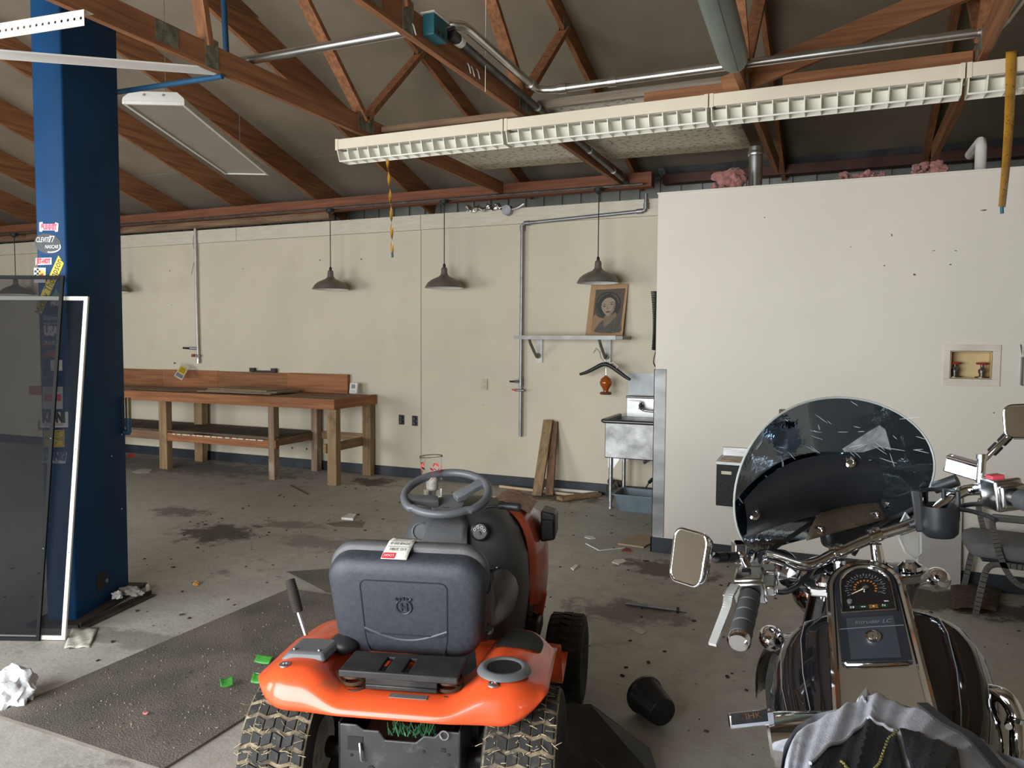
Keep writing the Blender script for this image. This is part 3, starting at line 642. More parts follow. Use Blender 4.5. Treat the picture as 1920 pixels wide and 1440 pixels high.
sh('print_dress', smooth2([(418, 660), (436, 590), (488, 530), (500, 570), (514, 608), (572, 565), (625, 495), (684, 466), (689, 560), (682, 660)], 3), .0028, sp('dress', (.075, .062, .050)))
for x0, y0, x1, y1 in ((600, 540, 590, 655), (640, 520, 632, 655), (665, 500, 662, 655)):
    sh('print_fold', [(x0, y0), (x0+6, y0), (x1+6, y1), (x1, y1)], .0032, sp('fold', (.045, .038, .03)))
# hanger, clip and feeder under the shelf
hy = 7.52
def hp(px, py): return pY(px, py, hy)
t = thing('clothes_hanger', hp(1134, 690), 'black plastic clothes hanger hanging under the wall shelf', 'hanger')
arm = [hp(*q) for q in ((1087, 702), (1100, 698), (1116, 690), (1128, 684), (1137, 683), (1146, 687), (1160, 697), (1172, 706), (1182, 712))]
m_ = MB(); cc = catmull(arm, 4); m_.tube(cc, [.012+.011*math.sin(PI*i/(len(cc)-1))**.6 for i in range(len(cc))], 10); m_.build('arms', BLACK, t)
MB().tube(catmull([hp(1137, 684), hp(1137, 674), hp(1141, 668), hp(1138, 662), hp(1133, 664)]), .004, 8).build('hook', GALV, t)
t = thing('feeder', hp(1136, 738), 'round amber glass feeder hanging on a wire below the black hanger', 'feeder')
c = hp(1136, 720); k = .0055
MB().lathe([(.012, .088), (.016, .08), (.05, .055), (.064, .02), (.060, -.01), (.035, -.045), (.026, -.07), (.03, -.085)], c, n=24).build('globe', M('amber_glass', (.42, .10, .012), .08, var=.05, trans=.35, coat=.5), t)
MB().lathe([(.0, -.075), (.05, -.08), (.064, -.095), (.055, -.108), (0, -.11)], c, n=24).build('base', M('amber_base', (.14, .055, .02), .4), t)
MB().tube([c+V((0, 0, .088)), hp(1136, 690)], .003, 6).build('wire', GALV, t)
t = thing('plastic_clip', hp(1138, 665), 'grey bent plastic clip strap dangling from the shelf bracket', 'clip')
CLP = M('clip_plastic', (.42, .39, .31), .4)
pts = [hp(*q) for q in ((1112, 662), (1117, 654), (1124, 660), (1126, 671), (1134, 681), (1142, 682), (1150, 679), (1159, 687), (1153, 694))]
m_ = MB()
for a, b in zip(pts[:-1], pts[1:]): m_.bar(a, b+(b-a).normalized()*.008, .012, .022, (0, 1, 0))
m_.build('strap', CLP, t, bevel=.002)
# wall outlets
def outlet(px, py, mat, w_, h_, lbl, name='outlet', black=False):
    q = pY(px, py, YB-.008); t = thing(name, V((q.x, YB-.006, q.z-h_/2)), lbl, 'outlet')
    MB().box((q.x, YB-.010, q.z), (w_, .008, h_)).build('cover_plate', mat, t, bevel=.002)
    for s in (-1, 1):
        e = MB().cyl((q.x, YB-.013, q.z+s*h_*.22), (q.x, YB-.018 if not black else YB-.03, q.z+s*h_*.22), w_*.24, 12).build('socket', mat, t)
        m_ = MB()
        for d in (-1, 1): m_.box((q.x+d*w_*.09, YB-(.0185 if not black else .0305), q.z+s*h_*.22), (w_*.035, .002, h_*.08))
        m_.build('slots', INK if not black else DGALV, e, smooth=False)
    return t
IV = M('ivory_plastic', (.50, .43, .30), .45)
outlet(908, 721, IV, .075, .12, 'ivory wall outlet left of the tall grey air pipe')
outlet(753, 787, BLACK, .075, .115, 'left of two black wall outlets beside the workbench', black=True)
outlet(778, 789, BLACK, .075, .12, 'right of two black wall outlets beside the workbench', black=True)
outlet(226, 694, IV, .07, .12, 'ivory wall outlet just right of the blue column', 'wall_switch')

# ============================================================ workbench
t = thing('workbench', (-7.3, 7.3, 0), 'long reddish timber workbench with lower shelf along the back wall', 'workbench')
BX, BZ, PZD = benchwood('x'), benchwood('y'), postwood('z')
bx0, bx1, by0, by1, bz = -10.2, -5.135, 6.885, 7.69, .97
def bb(n, a, b, m, bev=.003, **k): return MB().box2(a, b).build(n, m, t, smooth=False, bevel=bev)
bb('apron', (bx0, by0, .853), (bx1, by0+.035, .968), BX); bb('end_apron', (bx1-.035, by0+.035, .856), (bx1, by1+.03, .972), BZ)
yy = by0+.037
for i in range(4):
    wv = (by1-by0-.045)/4; bb('top_board', (bx0, yy, .93), (bx1-.037-(.004*(i % 2)), yy+wv-.003, .967+.002*(i % 2)), oldwood('x')); yy += wv
xs = [-9.42, -8.62, -7.62, -6.45, -5.53]
for i, (a, b) in enumerate(zip(xs[:-1], xs[1:])): bb('backsplash_board', (a+.001, 7.70-(.014 if i == 3 else 0), .97), (b-.001, 7.742, 1.200+(.004 if i % 2 else 0)), BX if i % 2 else wood('backsplash', (.31, .14, .055), (.19, .075, .03), 'x'))
for i, (x, y, w_, m) in enumerate(((-5.20, 6.965, .12, PZD), (-5.215, 7.66, .115, PZD), (-6.05, 6.965, .085, wood('pale_post', (.30, .2, .13), (.2, .12, .075), 'z', dirt=(.42, .37, .3))), (-5.97, 7.64, .09, wood('pale_post', (0, 0, 0), (0, 0, 0), 'z')),
                     (-7.76, 6.965, .13, PZD), (-7.83, 7.60, .14, PZD), (-9.5, 6.965, .12, PZD), (-9.5, 7.60, .12, PZD))):
    bb('leg', (x-w_/2, y-.045, 0), (x+w_/2, y+.045, .853 if y < 7.3 else .93), m, .004)
bb('shelf_rail', (-7.69, 6.925, .36), (-5.99, 6.965, .46), BX); bb('shelf_rail', (-10.1, 6.925, .365), (-7.83, 6.965, .475), oldwood('x'))
bb('shelf_rail', (-10.1, 7.64, .37), (-5.93, 7.675, .455), oldwood('x'))
bb('shelf_board', (-10.1, 6.93, .478), (-6.0, 7.69, .495), M('shelf_ply', (.11, .078, .052), .85, var=.3, vs=4, dirt=(.19, .15, .1), dirt_s=3))
bb('cross_rail', (-6.03, 6.97, .39), (-5.99, 7.6, .478), oldwood('y')); bb('cross_rail', (-5.30, 6.9, .36), (-5.26, 7.70, .46), postwood('y')); bb('cross_rail', (-5.96, 7.69, .40), (-5.2, 7.735, .49), postwood('x'))
m_ = MB(); x = -7.6
rr_ = random.Random(3)
while x < -6.2:
    l_ = rr_.uniform(.03, .10); m_.box((x+l_/2, 6.9235, .4495), (l_, .003, .012)); x += l_+rr_.uniform(.01, .05)
m_.build('worn_tape', PAPER, t, smooth=False)
# loose things on the bench
CARD = M('cardboard', (.27, .20, .125), .85, var=.1, vs=10, dirt=(.16, .11, .07), dirt_s=6)
for pts, z, l in (([(330, 722), (352, 714), (470, 716), (430, 726)], .973, 'thin dark sheet of hardboard lying flat at the bench left'), ([(424, 720), (545, 713), (562, 722), (436, 728)], .985, 'stack of pale boards lying on the workbench top')):
    p = [pz(*q, z) for q in pts]
    for q in p: q.y = max(6.93, min(7.66, q.y))
p1 = [V((-8.45, 7.05, .972)), V((-8.0, 7.45, .972)), V((-7.0, 7.52, .974)), V((-7.5, 7.02, .974))]
tag(MB().poly(p1, (0, 0, 1), .006).build('hardboard_sheet', oldwood('x'), smooth=False), 'thin dark hardboard sheet lying on the left of the bench top', 'board')
for k, (dx, dy, dz, r) in enumerate(((0, 0, 0, 0), (.06, .03, .013, .05), (-.03, .05, .026, -.04))):
    Rz = Matrix.Rotation(r, 3, 'Z'); cx = V((-6.72+dx, 7.28+dy, .986+dz)); m_ = MB().box(cx, (1.15-.1*k, .5-.05*k, .0115), Rz)
    tag(m_.build('board_sheet', CARD, smooth=False, bevel=.001), ['lowest pale board sheet in the stack on the workbench', 'middle pale board sheet in the stack on the workbench', 'topmost pale board sheet in the stack on the workbench'][k], 'board', 'stacked sheets on the bench')
q = pY(658, 725, 7.6); q.z = .972
t = thing('thermostat', V((-5.36, 7.60, .974)), 'small white thermostat leaning at the right end of the bench top', 'thermostat')
Rt = Matrix.Rotation(-.15, 3, 'X'); c = V((-5.40, 7.63, 1.045))
MB().box(c, (.115, .028, .135), Rt).build('body', WHITE, t, bevel=.012); MB().box(c+Rt @ V((0, -.015, .02)), (.055, .003, .05), Rt).build('display', M('lcd', (.16, .18, .15), .3), t)
for s in (-1, 0, 1): MB().box(c+Rt @ V((s*.025, -.015, -.035)), (.014, .004, .012), Rt).build('button', M('button_grey', (.45, .44, .4), .5), t, bevel=.002)
t = thing('hang_tag', pY(340, 700, 7.5), 'white and yellow printed card propped against the bench backsplash', 'tag')
C = [pY(*q, y) for q, y in (((326, 705), 7.40), ((341, 713), 7.40), ((355, 688), 7.66), ((342, 680), 7.66))]
dzz = .974-min(C[0].z, C[1].z); nn = (C[1]-C[0]).cross(C[3]-C[0]).normalized()
if nn.y > 0: nn = -nn
MB().poly(C, nn, .002).build('card', PAPER, t, smooth=False)
def cq(u, v, l=.003): return C[0]*(1-u)*(1-v)+C[1]*u*(1-v)+C[2]*u*v+C[3]*(1-u)*v+nn*l
MB().poly([cq(.1, .35), cq(.9, .35), cq(.9, .8), cq(.1, .8)], nn, .0005).build('yellow_print', YINK, t, smooth=False)
MB().poly([cq(.1, .08), cq(.9, .08), cq(.9, .3), cq(.1, .3)], nn, .0005).build('grey_print', M('grey_ink', (.2, .22, .25), .6), t, smooth=False)
for v in (.45, .55, .65): MB().poly([cq(.2, v, .0036), cq(.8, v, .0036), cq(.8, v+.03, .0036), cq(.2, v+.03, .0036)], nn, .0005).build('print_line', INK, t, smooth=False)
q = pY(523, 696, 7.69)
tag(MB().box((-6.85, 7.715, 1.214), (.42, .02, .022)).box((-7.03, 7.705, 1.232), (.08, .03, .05)).box((-6.68, 7.705, 1.232), (.08, .03, .05)).build('black_handle', BLACK, smooth=False, bevel=.003), 'small black bar with two blocks resting on the bench backsplash', 'bar')

# ============================================================ planks and rods at the foot of the wall
tag(MB().bar((-2.91, 7.36, .003), (-2.92, 7.70, .77), .105, .035, (0, 1, 0)).build('leaning_plank', postwood('z'), smooth=False, bevel=.003), 'front one of two short planks leaning against the back wall', 'plank')
tag(MB().bar((-2.80, 7.44, .003), (-2.865, 7.733, .75), .085, .03, (0, 1, 0)).build('leaning_plank', wood('dark_plank', (.20, .105, .055), (.12, .06, .03), 'z'), smooth=False, bevel=.003), 'darker rear one of two planks leaning against the back wall', 'plank')
tag(MB().cyl((-3.45, 7.60, .017), (-2.55, 7.50, .017), .016, 10).build('dowel', M('pale_dowel', (.55, .42, .28), .6, var=.1)), 'pale wooden dowel lying on the floor by the leaning planks', 'dowel')
tag(MB().cyl((-2.95, 7.68, .02), (-2.35, 7.70, .02), .018, 10).build('white_tube', WHITE), 'short white tube lying along the baseboard behind the planks', 'tube')
tag(MB().bar((-2.62, 7.24, .02), (-2.33, 7.66, .02), .10, .035).build('floor_plank', postwood('y'), smooth=False, bevel=.003), 'short plank lying flat on the floor right of the leaning planks', 'plank')
m_ = MB(); rnd = random.Random(5)
for k in range(14): m_.sphere((-2.17+rnd.uniform(-.06, .06), 7.69+rnd.uniform(-.02, .02), .10+rnd.uniform(-.05, .06)), rnd.uniform(.02, .04), 8, 5)
m_.v = [V((p.x, min(p.y, 7.722), max(p.z, .0))) for p in m_.v]
tag(m_.jitter(.006).build('rag', M('dark_rag', (.06, .05, .042), .95, var=.5, vs=40)), 'crumpled dark rag against the baseboard left of the sink', 'rag')

# ============================================================ utility sink
t = thing('utility_sink', (-1.75, 7.4, 0), 'stainless utility sink on tube legs beside the partition end', 'sink')
sx0, sx1, sy0, sy1, sz = -2.135, -1.42, 7.05, 7.66, .855
m_ = MB(); z0 = .50
m_.box2((sx0+.035, sy0+.03, z0), (sx1, sy0+.04, sz)).box2((sx0+.035, sy1-.02, z0), (sx1, sy1-.01, sz)).box2((sx0+.035, sy0+.03, z0), (sx0+.045, sy1-.01, sz)).box2((sx1-.01, sy0+.03, z0), (sx1, sy1-.01, sz)).box2((sx0+.035, sy0+.03, z0), (sx1, sy1-.01, z0+.012))
m_.build('bowl', M('sink_steel', (.30, .30, .295), .5, .85, var=.35, vs=6, bump=.12, bs=25, dirt=(.35, .34, .33), dirt_s=9), t, bevel=.004)
m_ = MB(); rim = [(sx0+.03, sy1-.02, sz+.012), (sx0+.012, sy0+.03, sz+.004), (sx0+.03, sy0+.012, sz+.002), (sx1, sy0+.012, sz+.002)]
m_.tube(rim, .019, 10); m_.build('rolled_rim', M('dark_steel', (.16, .16, .165), .3, 1, var=.2), t)
m_ = MB().box2((sx0+.09, sy1, .80), (sx1, sy1+.025, 1.055)); m_.build('backsplash', STEEL, t, bevel=.006)
MB().box2((sx0+.09, sy1-.03, 1.045), (sx1, sy1+.03, 1.07)).build('backsplash_cap', M('dark_steel', (0, 0, 0)), t, bevel=.01)
for x, y in ((-2.045, 7.115), (-2.045, 7.60), (-1.5, 7.115), (-1.5, 7.60)):
    l_ = MB().tube([(x, y, .07), (x, y, .50)], .021, 12).build('leg', GALV, t)
    MB().lathe([(.012, 0), (.024, .0), (.024, .015), (.014, .03), (.014, .07), (.019, .075)], (x, y, 0), n=12).build('foot', DGALV, l_)
    MB().poly([(x-.03, y, .5), (x+.09, y, .5), (x+.03, y, .40), (x-.03, y, .40)], (0, 1, 0), .006).build('leg_gusset', STEEL, l_, smooth=False)
q = V((-1.86, 7.60, .965))
fm = M('dark_chrome', (.30, .30, .30), .2, 1)
MB().tube(catmull([q+V((-.02, .06, 0)), q+V((-.02, 0, .0)), q+V((.0, -.05, -.02)), q+V((.06, -.06, -.035)), q+V((.2, -.06, -.035))]), .013, 10).build('faucet', fm, t)
MB().lathe([(.022, -.03), (.022, .02), (.014, .03), (.014, .05)], q+V((-.02, 0, 0)), n=12).build('faucet_body', fm, t)
MB().bar(q+V((-.02, 0, .055)), q+V((-.14, -.01, .06)), .02, .008).build('faucet_lever', fm, t, bevel=.003)
MB().tube(catmull([(-1.78, 7.4, .50), (-1.78, 7.4, .44), (-1.80, 7.5, .42), (-1.80, 7.735, .42)]), .02, 10).build('drain', DGALV, t)
tag(MB().box2((-2.05, 7.738, 1.07), (-1.2, 7.743, 1.30)).build('splash_sheet', M('splash_sheet', (.36, .38, .38), .55, .6, var=.2, vs=3), smooth=False), 'bare metal splash sheet fixed to the wall above the sink', 'sheet')
t = thing('wash_tub', (-1.72, 7.2, 0), 'grey plastic wash tub standing on the floor under the sink', 'tub')
def rr4(cx, cy, w_, d_, z, r=.05, n=5):
    o = []
    for sx_, sy_, a0 in ((1, 1, 0), (-1, 1, PI/2), (-1, -1, PI), (1, -1, 3*PI/2)):
        for k in range(n+1): a = a0+PI/2*k/n; o.append(V((cx+sx_*(w_/2-r)+r*math.cos(a), cy+sy_*(d_/2-r)+r*math.sin(a), z)))
    return o
c = (-1.72, 7.21)
MB().loft([rr4(*c, .48, .30, .0), rr4(*c, .56, .36, .15), rr4(*c, .60, .40, .155), rr4(*c, .60, .40, .165), rr4(*c, .55, .35, .163), rr4(*c, .47, .29, .01)]).build('body', M('tub_grey', (.12, .155, .18), .5, var=.1), t)
tag(MB().tube(catmull([(-1.74, 7.3, .20), (-1.70, 7.26, .26), (-1.66, 7.22, .3)]), [.006]*6+[.018]*7, 8).tube([(-1.66, 7.22, .3), (-1.50, 7.12, .05)], .006, 6).build('dish_brush', BLACK), 'black brush handle sticking up out of the wash tub', 'brush')
# coiled cord hanging by the partition edge
m_ = MB(); pts = []
for i in range(560):
    tt = i/559; a = tt*2*PI*34; px_ = -1.372+.012*math.sin(tt*PI); zc = 2.02-tt*.46
    pts.append(V((px_+.030*math.cos(a)*(1-.5*tt), 5.95+.03*math.sin(a), zc)))
m_.tube(pts, .0055, 5)
t = thing('coiled_cord', (-1.37, 5.95, 1.4), 'black coiled phone cord hanging behind the partition edge', 'cord')
m_.build('coil', BLACK, t); MB().tube(catmull([pts[0], (-1.345, 5.95, 2.03), (-1.31, 5.925, 2.0)]), .005, 6).build('cord_end', BLACK, t)
MB().tube(catmull([pts[-1], (-1.375, 5.95, 1.47), (-1.35, 5.93, 1.42)]), .005, 6).build('cord_end', BLACK, t)

# ============================================================ lawn tractor
TH = math.radians(15.5); TO = V((-1.220, 1.925, 0))
tfy = V((-math.sin(TH), math.cos(TH), 0)); trx = V((math.cos(TH), math.sin(TH), 0))
def TT(x, y, z): return TO+trx*x+tfy*y+V((0, 0, z))
TM = Matrix((trx, tfy, V((0, 0, 1)))).transposed()
tr = thing('lawn_tractor', TT(0, .6, 0), 'orange riding lawn tractor with a dark blue-grey seat seen from behind', 'lawn tractor')
def tb(n, mb, m, parent=None, **k):
    mb.v = [TT(*p) for p in mb.v]; return mb.build(n, m, parent or tr, **k)
def sst(a, b, x):
    t = max(0, min(1, (x-a)/(b-a))); return t*t*(3-2*t)
# fender shell over both rear wheels
def fend(u, v):
    x = -.487+.945*u; c = abs(x+.014); hump = sst(.15, .30, c); edge = max(0, (c-.33)/.1425)
    yr = .0+.10*edge**2.2-.012*(1-hump); lip = .475+.05*max(0, edge)**2*(1 if x < 0 else 1.4)
    top = (.530+.060*hump)
    if v < .34:
        t = v/.34; a = t*PI/2; y = yr+.085*(1-math.cos(a)); z = lip+(top-.008-lip)*math.sin(a)
    else:
        t = (v-.34)/.66; yf = .335+.27*hump-.17*edge**2.5; y0 = yr+.085; y = y0+(yf-y0)*t; z = top-.008+.010*math.sin(min(1, t*2)*PI/2)-(.03*hump)*t**2
        z -= .07*(1-hump)*sst(.0, .35, t)
        if t > .82: z -= (t-.82)*.28*hump
    z -= (z-lip)*edge**3.2*.92
    return V((x, y, z))
fen = tb('fender', MB().grid(fend, 46, 34), ORANGE, solid=.006, ang=70)
# foot board strips and mat
def deck(u, v):
    x = .13+.33*u; y = .58+.44*v; return V((x, y, .50-.20*sst(0, .28, v)-.02*max(0, u-.85)))
tb('footboard', MB().grid(deck, 8, 14), ORANGE, solid=.006)
tb('footboard', MB().grid(lambda u, v: V((-.43+.33*u, .58+.44*v, .50-.20*sst(0, .28, v))), 8, 14), ORANGE, solid=.006)
m_ = MB(); oc = [(.345+.10*math.copysign(abs(math.cos(a))**.6, math.cos(a)), .46+.085*math.copysign(abs(math.sin(a))**.6, math.sin(a))) for a in [2*PI*i/28 for i in range(28)]]
def fz(x, y):
    best = min((abs(fend((x+.487)/.945, v/60).y-y), fend((x+.487)/.945, v/60).z) for v in range(21, 61)); return best[1]
m_ = MB()
def mt(a, b):
    su = math.copysign(abs(math.cos(a))**.55, math.cos(a)); sv = math.copysign(abs(math.sin(a))**.55, math.sin(a)); return fend(.868+.085*su*b, .735+.125*sv*b)+V((0, 0, .007))
m_.loft([[mt(2*PI*i/32, b) for i in range(32)] for b in (1, .66, .33, .02)], cap=False)
tb('tread_mat', m_, M('black_rubber_mat', (.025, .023, .02), .8, bump=.3, bs=200), fen)
# cup holder ring, bolts, lever plate
m_ = MB(); q = V((.315, .135, .590))
m_.lathe([(.052, -.05), (.053, .004), (.058, .012), (.070, .012), (.082, .004), (.086, -.004)], q, n=32)

rg_ = tb('cup_holder_ring', m_, MIDGREY, fen, ang=60)
tb('cup_well', MB().lathe([(.0525, .002), (.04, -.001), (0, -.002)], q+V((0, 0, .006)), n=28), M('well_black', (.010, .010, .011), .7), rg_)
for x, y in ((.295, .05), (-.385, .075)):
    tb('fender_bolt', MB().lathe([(.018, 0), (.018, .005), (.013, .009), (.009, .007), (.008, .002), (0, .002)], (x, y, fz(x, max(y, .1))+(.0 if y > .06 else -.008)), n=16), GALV, fen)
m_ = MB(); m_.loft([[V(p) for p in ((-.425, .12, .575), (-.27, .12, .578), (-.25, .26, .585), (-.42, .26, .58))], [V(p) for p in ((-.40, .135, .602), (-.285, .135, .604), (-.27, .25, .606), (-.40, .25, .604))]])
tb('lever_plate', m_, MIDGREY, bevel=.008)
for x in (-.385, -.30): tb('plate_screw', MB().sphere((x, .15, .605), .006, 8, 5), GALV)
tb('lever', MB().cyl((-.41, .30, .59), (-.452, .33, .665), .008, 10), GALV)
m_ = MB(); a, b = V((-.45, .328, .66)), V((-.495, .36, .765)); n = 15
m_.tube([a.lerp(b, i/(2*n)) for i in range(2*n+1)], [.0155+.0025*(i % 2)+.002*math.sin(PI*i/(2*n)) for i in range(2*n+1)], 12); tb('lever_grip', m_, M('lever_rubber', (.035, .028, .024), .7))
tb('lever_boot', MB().sphere((-.255, .27, .585), .055, 14, 8, (1.0, 1.1, .6)), BLACK)
# seat pan plate with springs and tray
m_ = MB()
for x0, x1 in ((-.195, -.07), (-.05, .005), (.025, .185)): m_.box2((x0, .06, .580), (x1, .17, .592))
m_.box2((-.195, .045, .570), (.185, .06, .593)); m_.box2((-.195, .165, .578), (.185, .20, .592))
tb('seat_plate', m_, M('seat_plate_black', (.03, .028, .027), .55, .2, var=.3, vs=14), bevel=.004)
for x in (-.155, .155):
    m_ = MB(); pts = [V((x+.034*math.cos(a), .09+.034*math.sin(a), .505+.07*a/(2*PI*3.2))) for a in [2*PI*3.2*i/60 for i in range(61)]]
    tb('seat_spring', m_.tube(pts, .006, 7), M('rusty_spring', (.07, .035, .02), .7, .4, var=.4))
tb('tray', MB().box2((-.11, .05, .535), (.12, .19, .55)).box2((-.11, .05, .55), (.12, .058, .572)), BLKMETAL, bevel=.003)
tb('red_tab', MB().box((.065, .075, .578), (.055, .02, .014)), RED, bevel=.003)
m_ = MB()
for x0, x1, c in ((-.06, .01, 0), (.01, .12, 0)): pass
tb('warning_plate', MB().box((.03, .045, .5235), (.12, .022, .002), Matrix.Rotation(.1, 3, 'X')), M('silver_label', (.25, .24, .23), .4, .5), smooth=False)
# seat
SEATM = M('seat_vinyl', (.036, .040, .049), .45, var=.14, vs=60, bump=.2, bs=420, spec=.5)
SEATL = M('seat_cushion_worn', (.085, .082, .085), .5, var=.18, vs=7, bump=.08, bs=200, dirt=(.15, .13, .115), dirt_s=6, dirt_t=(.55, .8))
def rrect(hw, hh, r, n=7, px=0, pz_=0):
    o = []
    for sx_, sz_, a0 in ((1, 1, 0), (-1, 1, PI/2), (-1, -1, PI), (1, -1, 3*PI/2)):
        for k in range(n+1): a = a0+PI/2*k/n; o.append((px+sx_*(hw-r)+r*math.cos(a), pz_+sz_*(hh-r)+r*math.sin(a)))
    return o
til = math.radians(-11); SC = V((-.036, .235, .722)); SR = Matrix.Rotation(til, 3, 'X').inverted()
def SB(x, d, z): return SC+SR @ V((x*(1-.10*max(0, -z)/.18), d, z))
m_ = MB()
for d, ins in ((-.012, .05), (-.010, .03), (.0, .012), (.018, .0), (.06, .0), (.075, .006)):
    pass
secs = []
for d, ins in ((-.004, .055), (.0, .035), (.010, .014), (.03, .002), (.065, .0)):
    secs.append([SB(x, d, z) for x, z in rrect(.270-ins, .182-ins, max(.02, .085-ins*.6))])
secs.insert(0, [SB(x*.5, -.004, z*.5) for x, z in rrect(.2, .12, .05)])
shell = tb('seat_back_shell', MB().loft(secs), SEATM, ang=60)
secs = []
for d, ins in ((.064, .004), (.075, -.006), (.105, -.004), (.13, .02), (.142, .06)):
    secs.append([SB(x, d, z+.012) for x, z in rrect(.268-ins, .186-ins, .09)])
tb('back_cushion', MB().loft(secs), SEATL, ang=60)
# raised panel outline, smile line and the crowned emblem on the back shell
GRO = M('seat_groove', (.018, .021, .028), .5)
def outl(pts, r, name, m, closed=True):
    return tb(name, MB().tube([SB(x, -.0035, z) for x, z in pts], r, 6, closed=closed), m, shell)
pts = [(x*1, z) for x, z in rrect(.148, .098, .022, px=0, pz_=.010)]
outl(pts, .0032, 'panel_groove', GRO)
outl([(-.148+.296*t, -.068-.040*math.sin(PI*t)) for t in [i/20 for i in range(21)]], .0042, 'panel_ridge', M('seat_ridge', (.075, .085, .105), .4), False)
for s in (-1, 1): outl([(s*.15, -.07), (s*.148, -.12), (s*.14, -.158)], .0028, 'panel_groove', GRO, False)
EMB = M('emblem_vinyl', (.022, .027, .037), .35)
m_ = MB(); ez = .018; s_ = 1.0
arc = [(.026*math.cos(a), ez+.026*math.sin(a)) for a in [math.radians(q) for q in range(118, 423, 12)]]
m_.tube([SB(x, -.005, z) for x, z in arc], .0036, 6)
for bx_, bz_, w_, h_ in ((-.009, ez-.001, .006, .028), (.009, ez-.001, .006, .028), (0, ez-.001, .014, .006)):
    m_.add([SB(bx_-w_/2, -.0085, bz_-h_/2), SB(bx_+w_/2, -.0085, bz_-h_/2), SB(bx_+w_/2, -.0085, bz_+h_/2), SB(bx_-w_/2, -.0085, bz_+h_/2),
            SB(bx_-w_/2, .0, bz_-h_/2), SB(bx_+w_/2, .0, bz_-h_/2), SB(bx_+w_/2, .0, bz_+h_/2), SB(bx_-w_/2, .0, bz_+h_/2)],
           [(0, 1, 2, 3), (0, 4, 5, 1), (1, 5, 6, 2), (2, 6, 7, 3), (3, 7, 4, 0)])
for a, r0_, r1_ in ((130, .028, .042), (112, .027, .036), (90, .024, .037), (68, .027, .036), (50, .028, .042)):
    ar = math.radians(a); m_.tube([SB(r0_*math.cos(ar), -.005, ez+r0_*math.sin(ar)), SB(r1_*math.cos(ar)*1.02, -.005, ez+r1_*math.sin(ar)*.93)], [.0042, .0048], 6)
lab(tb('emblem', m_, EMB, shell), 'embossed crowned H emblem')
# seat base cushion
def scs(y, hw, z0, z1): return [V((-.02+x, y, (z0+z1)/2+z)) for x, z in rrect(hw, (z1-z0)/2, min(.045, (z1-z0)/2-.002))]
tb('seat_cushion', MB().loft([scs(.345, .22, .62, .72), scs(.37, .25, .615, .73), scs(.42, .275, .615, .735), scs(.55, .28, .62, .74), scs(.66, .26, .625, .735), scs(.70, .20, .64, .71)]), SEATL, ang=60)
for s in (-1, 1):
    bol = [SB(s*.235, .09, .05), SB(s*.250, .13, -.06), V((-.02+s*.262, .42, .69)), V((-.02+s*.272, .55, .705)), V((-.02+s*.245, .66, .705))]
    cc = catmull(bol, 6); tb('seat_bolster', MB().tube(cc, [.045+.012*math.sin(PI*i/(len(cc)-1)) for i in range(len(cc))], 12), SEATL)
tb('seat_base_shell', MB().loft([scs(.30, .20, .595, .65), scs(.34, .26, .59, .66), scs(.55, .27, .595, .665), scs(.66, .22, .61, .66)]), SEATM, ang=60)
tb('worn_patch', MB().sphere((.232, .36, .625), .022, 10, 6, (.5, 1.6, .5)), M('worn_vinyl', (.22, .23, .25), .6, var=.4, vs=40))
# cowl, steering wheel
def csec(z, cx, hw, ya, yb, e=3.2):
    o = []; cy = (ya+yb)/2; hd = (yb-ya)/2
    for i in range(36):
        a = 2*PI*i/36; c_, s__ = math.cos(a), math.sin(a)
        o.append(V((cx+hw*math.copysign(abs(c_)**(2/e), c_), cy+hd*math.copysign(abs(s__)**(2/e), s__), z)))
    return o
cow = tb('cowl', MB().loft([csec(.20, .02, .22, .74, 1.15), csec(.45, .03, .255, .70, 1.15), csec(.60, .032, .272, .68, 1.15), csec(.74, .032, .262, .69, 1.15), csec(.85, .028, .228, .715, 1.13), csec(.92, .02, .185, .745, 1.10), csec(.948, .015, .135, .79, 1.06), csec(.955, .012, .07, .84, 1.0)]), DARKGREY, ang=60)
# centre column ridge with the two recessed dials
m_ = MB(); m_.loft([[V((x*w_-.005, y_, z)) for x in (-1, -.75, -.25, .25, .75, 1)] + [V((x*w_-.005, y_+.12, z)) for x in (1, -1)] for z, w_, y_ in ((.60, .075, .675), (.72, .08, .668), (.84, .09, .675), (.90, .085, .70), (.935, .06, .735))])
tb('column_ridge', m_, DARKGREY, cow, ang=70)
def dial(x, z, y, r, m, n): return tb(n, MB().lathe([(r+.006, 0), (r+.006, .008), (r, .010), (r, .004), (0, .004)], (x, y, z), (0, -1, .25), n=24), m, cow)
k = dial(.128, .875, .718, .030, M('key_black', (.012, .012, .013), .3), 'ignition_switch')
for a in (150, 105, 62, 20):
    ar = math.radians(a); c = V((.128+.021*math.cos(ar), .7085, .875+.021*math.sin(ar)))
    tb('switch_mark', MB().tube([c+V((.005*math.cos(t), 0, .005*math.sin(t))) for t in [2*PI*i/10 for i in range(10)]], .0012, 5, closed=True), WINK, k)
tb('key_slot', MB().cyl((.128, .712, .873), (.128, .704, .871), .006, 10), MIDGREY, k)
dial(-.110, .865, .722, .030, DARKGREY, 'dash_plug')
m_ = MB().tube(catmull([(-.2, .70, .735), (0, .668, .735), (.15, .682, .735), (.27, .79, .735)]), .0025, 6); tb('cowl_seam', m_, M('dust', (.18, .17, .15), .9), cow)
for x, z in ((.20, .70), (.20, .74), (.255, .705)): tb('cowl_clip', MB().sphere((x, .703, z), .005, 8, 5), GALV, cow)
ww = V((0, 0, 0)); WC = V((-.015, .765, 1.012)); wt = math.radians(20)
wxd, wyd = V((1, 0, 0)), V((0, math.cos(wt), math.sin(wt))); wzd = wxd.cross(wyd)
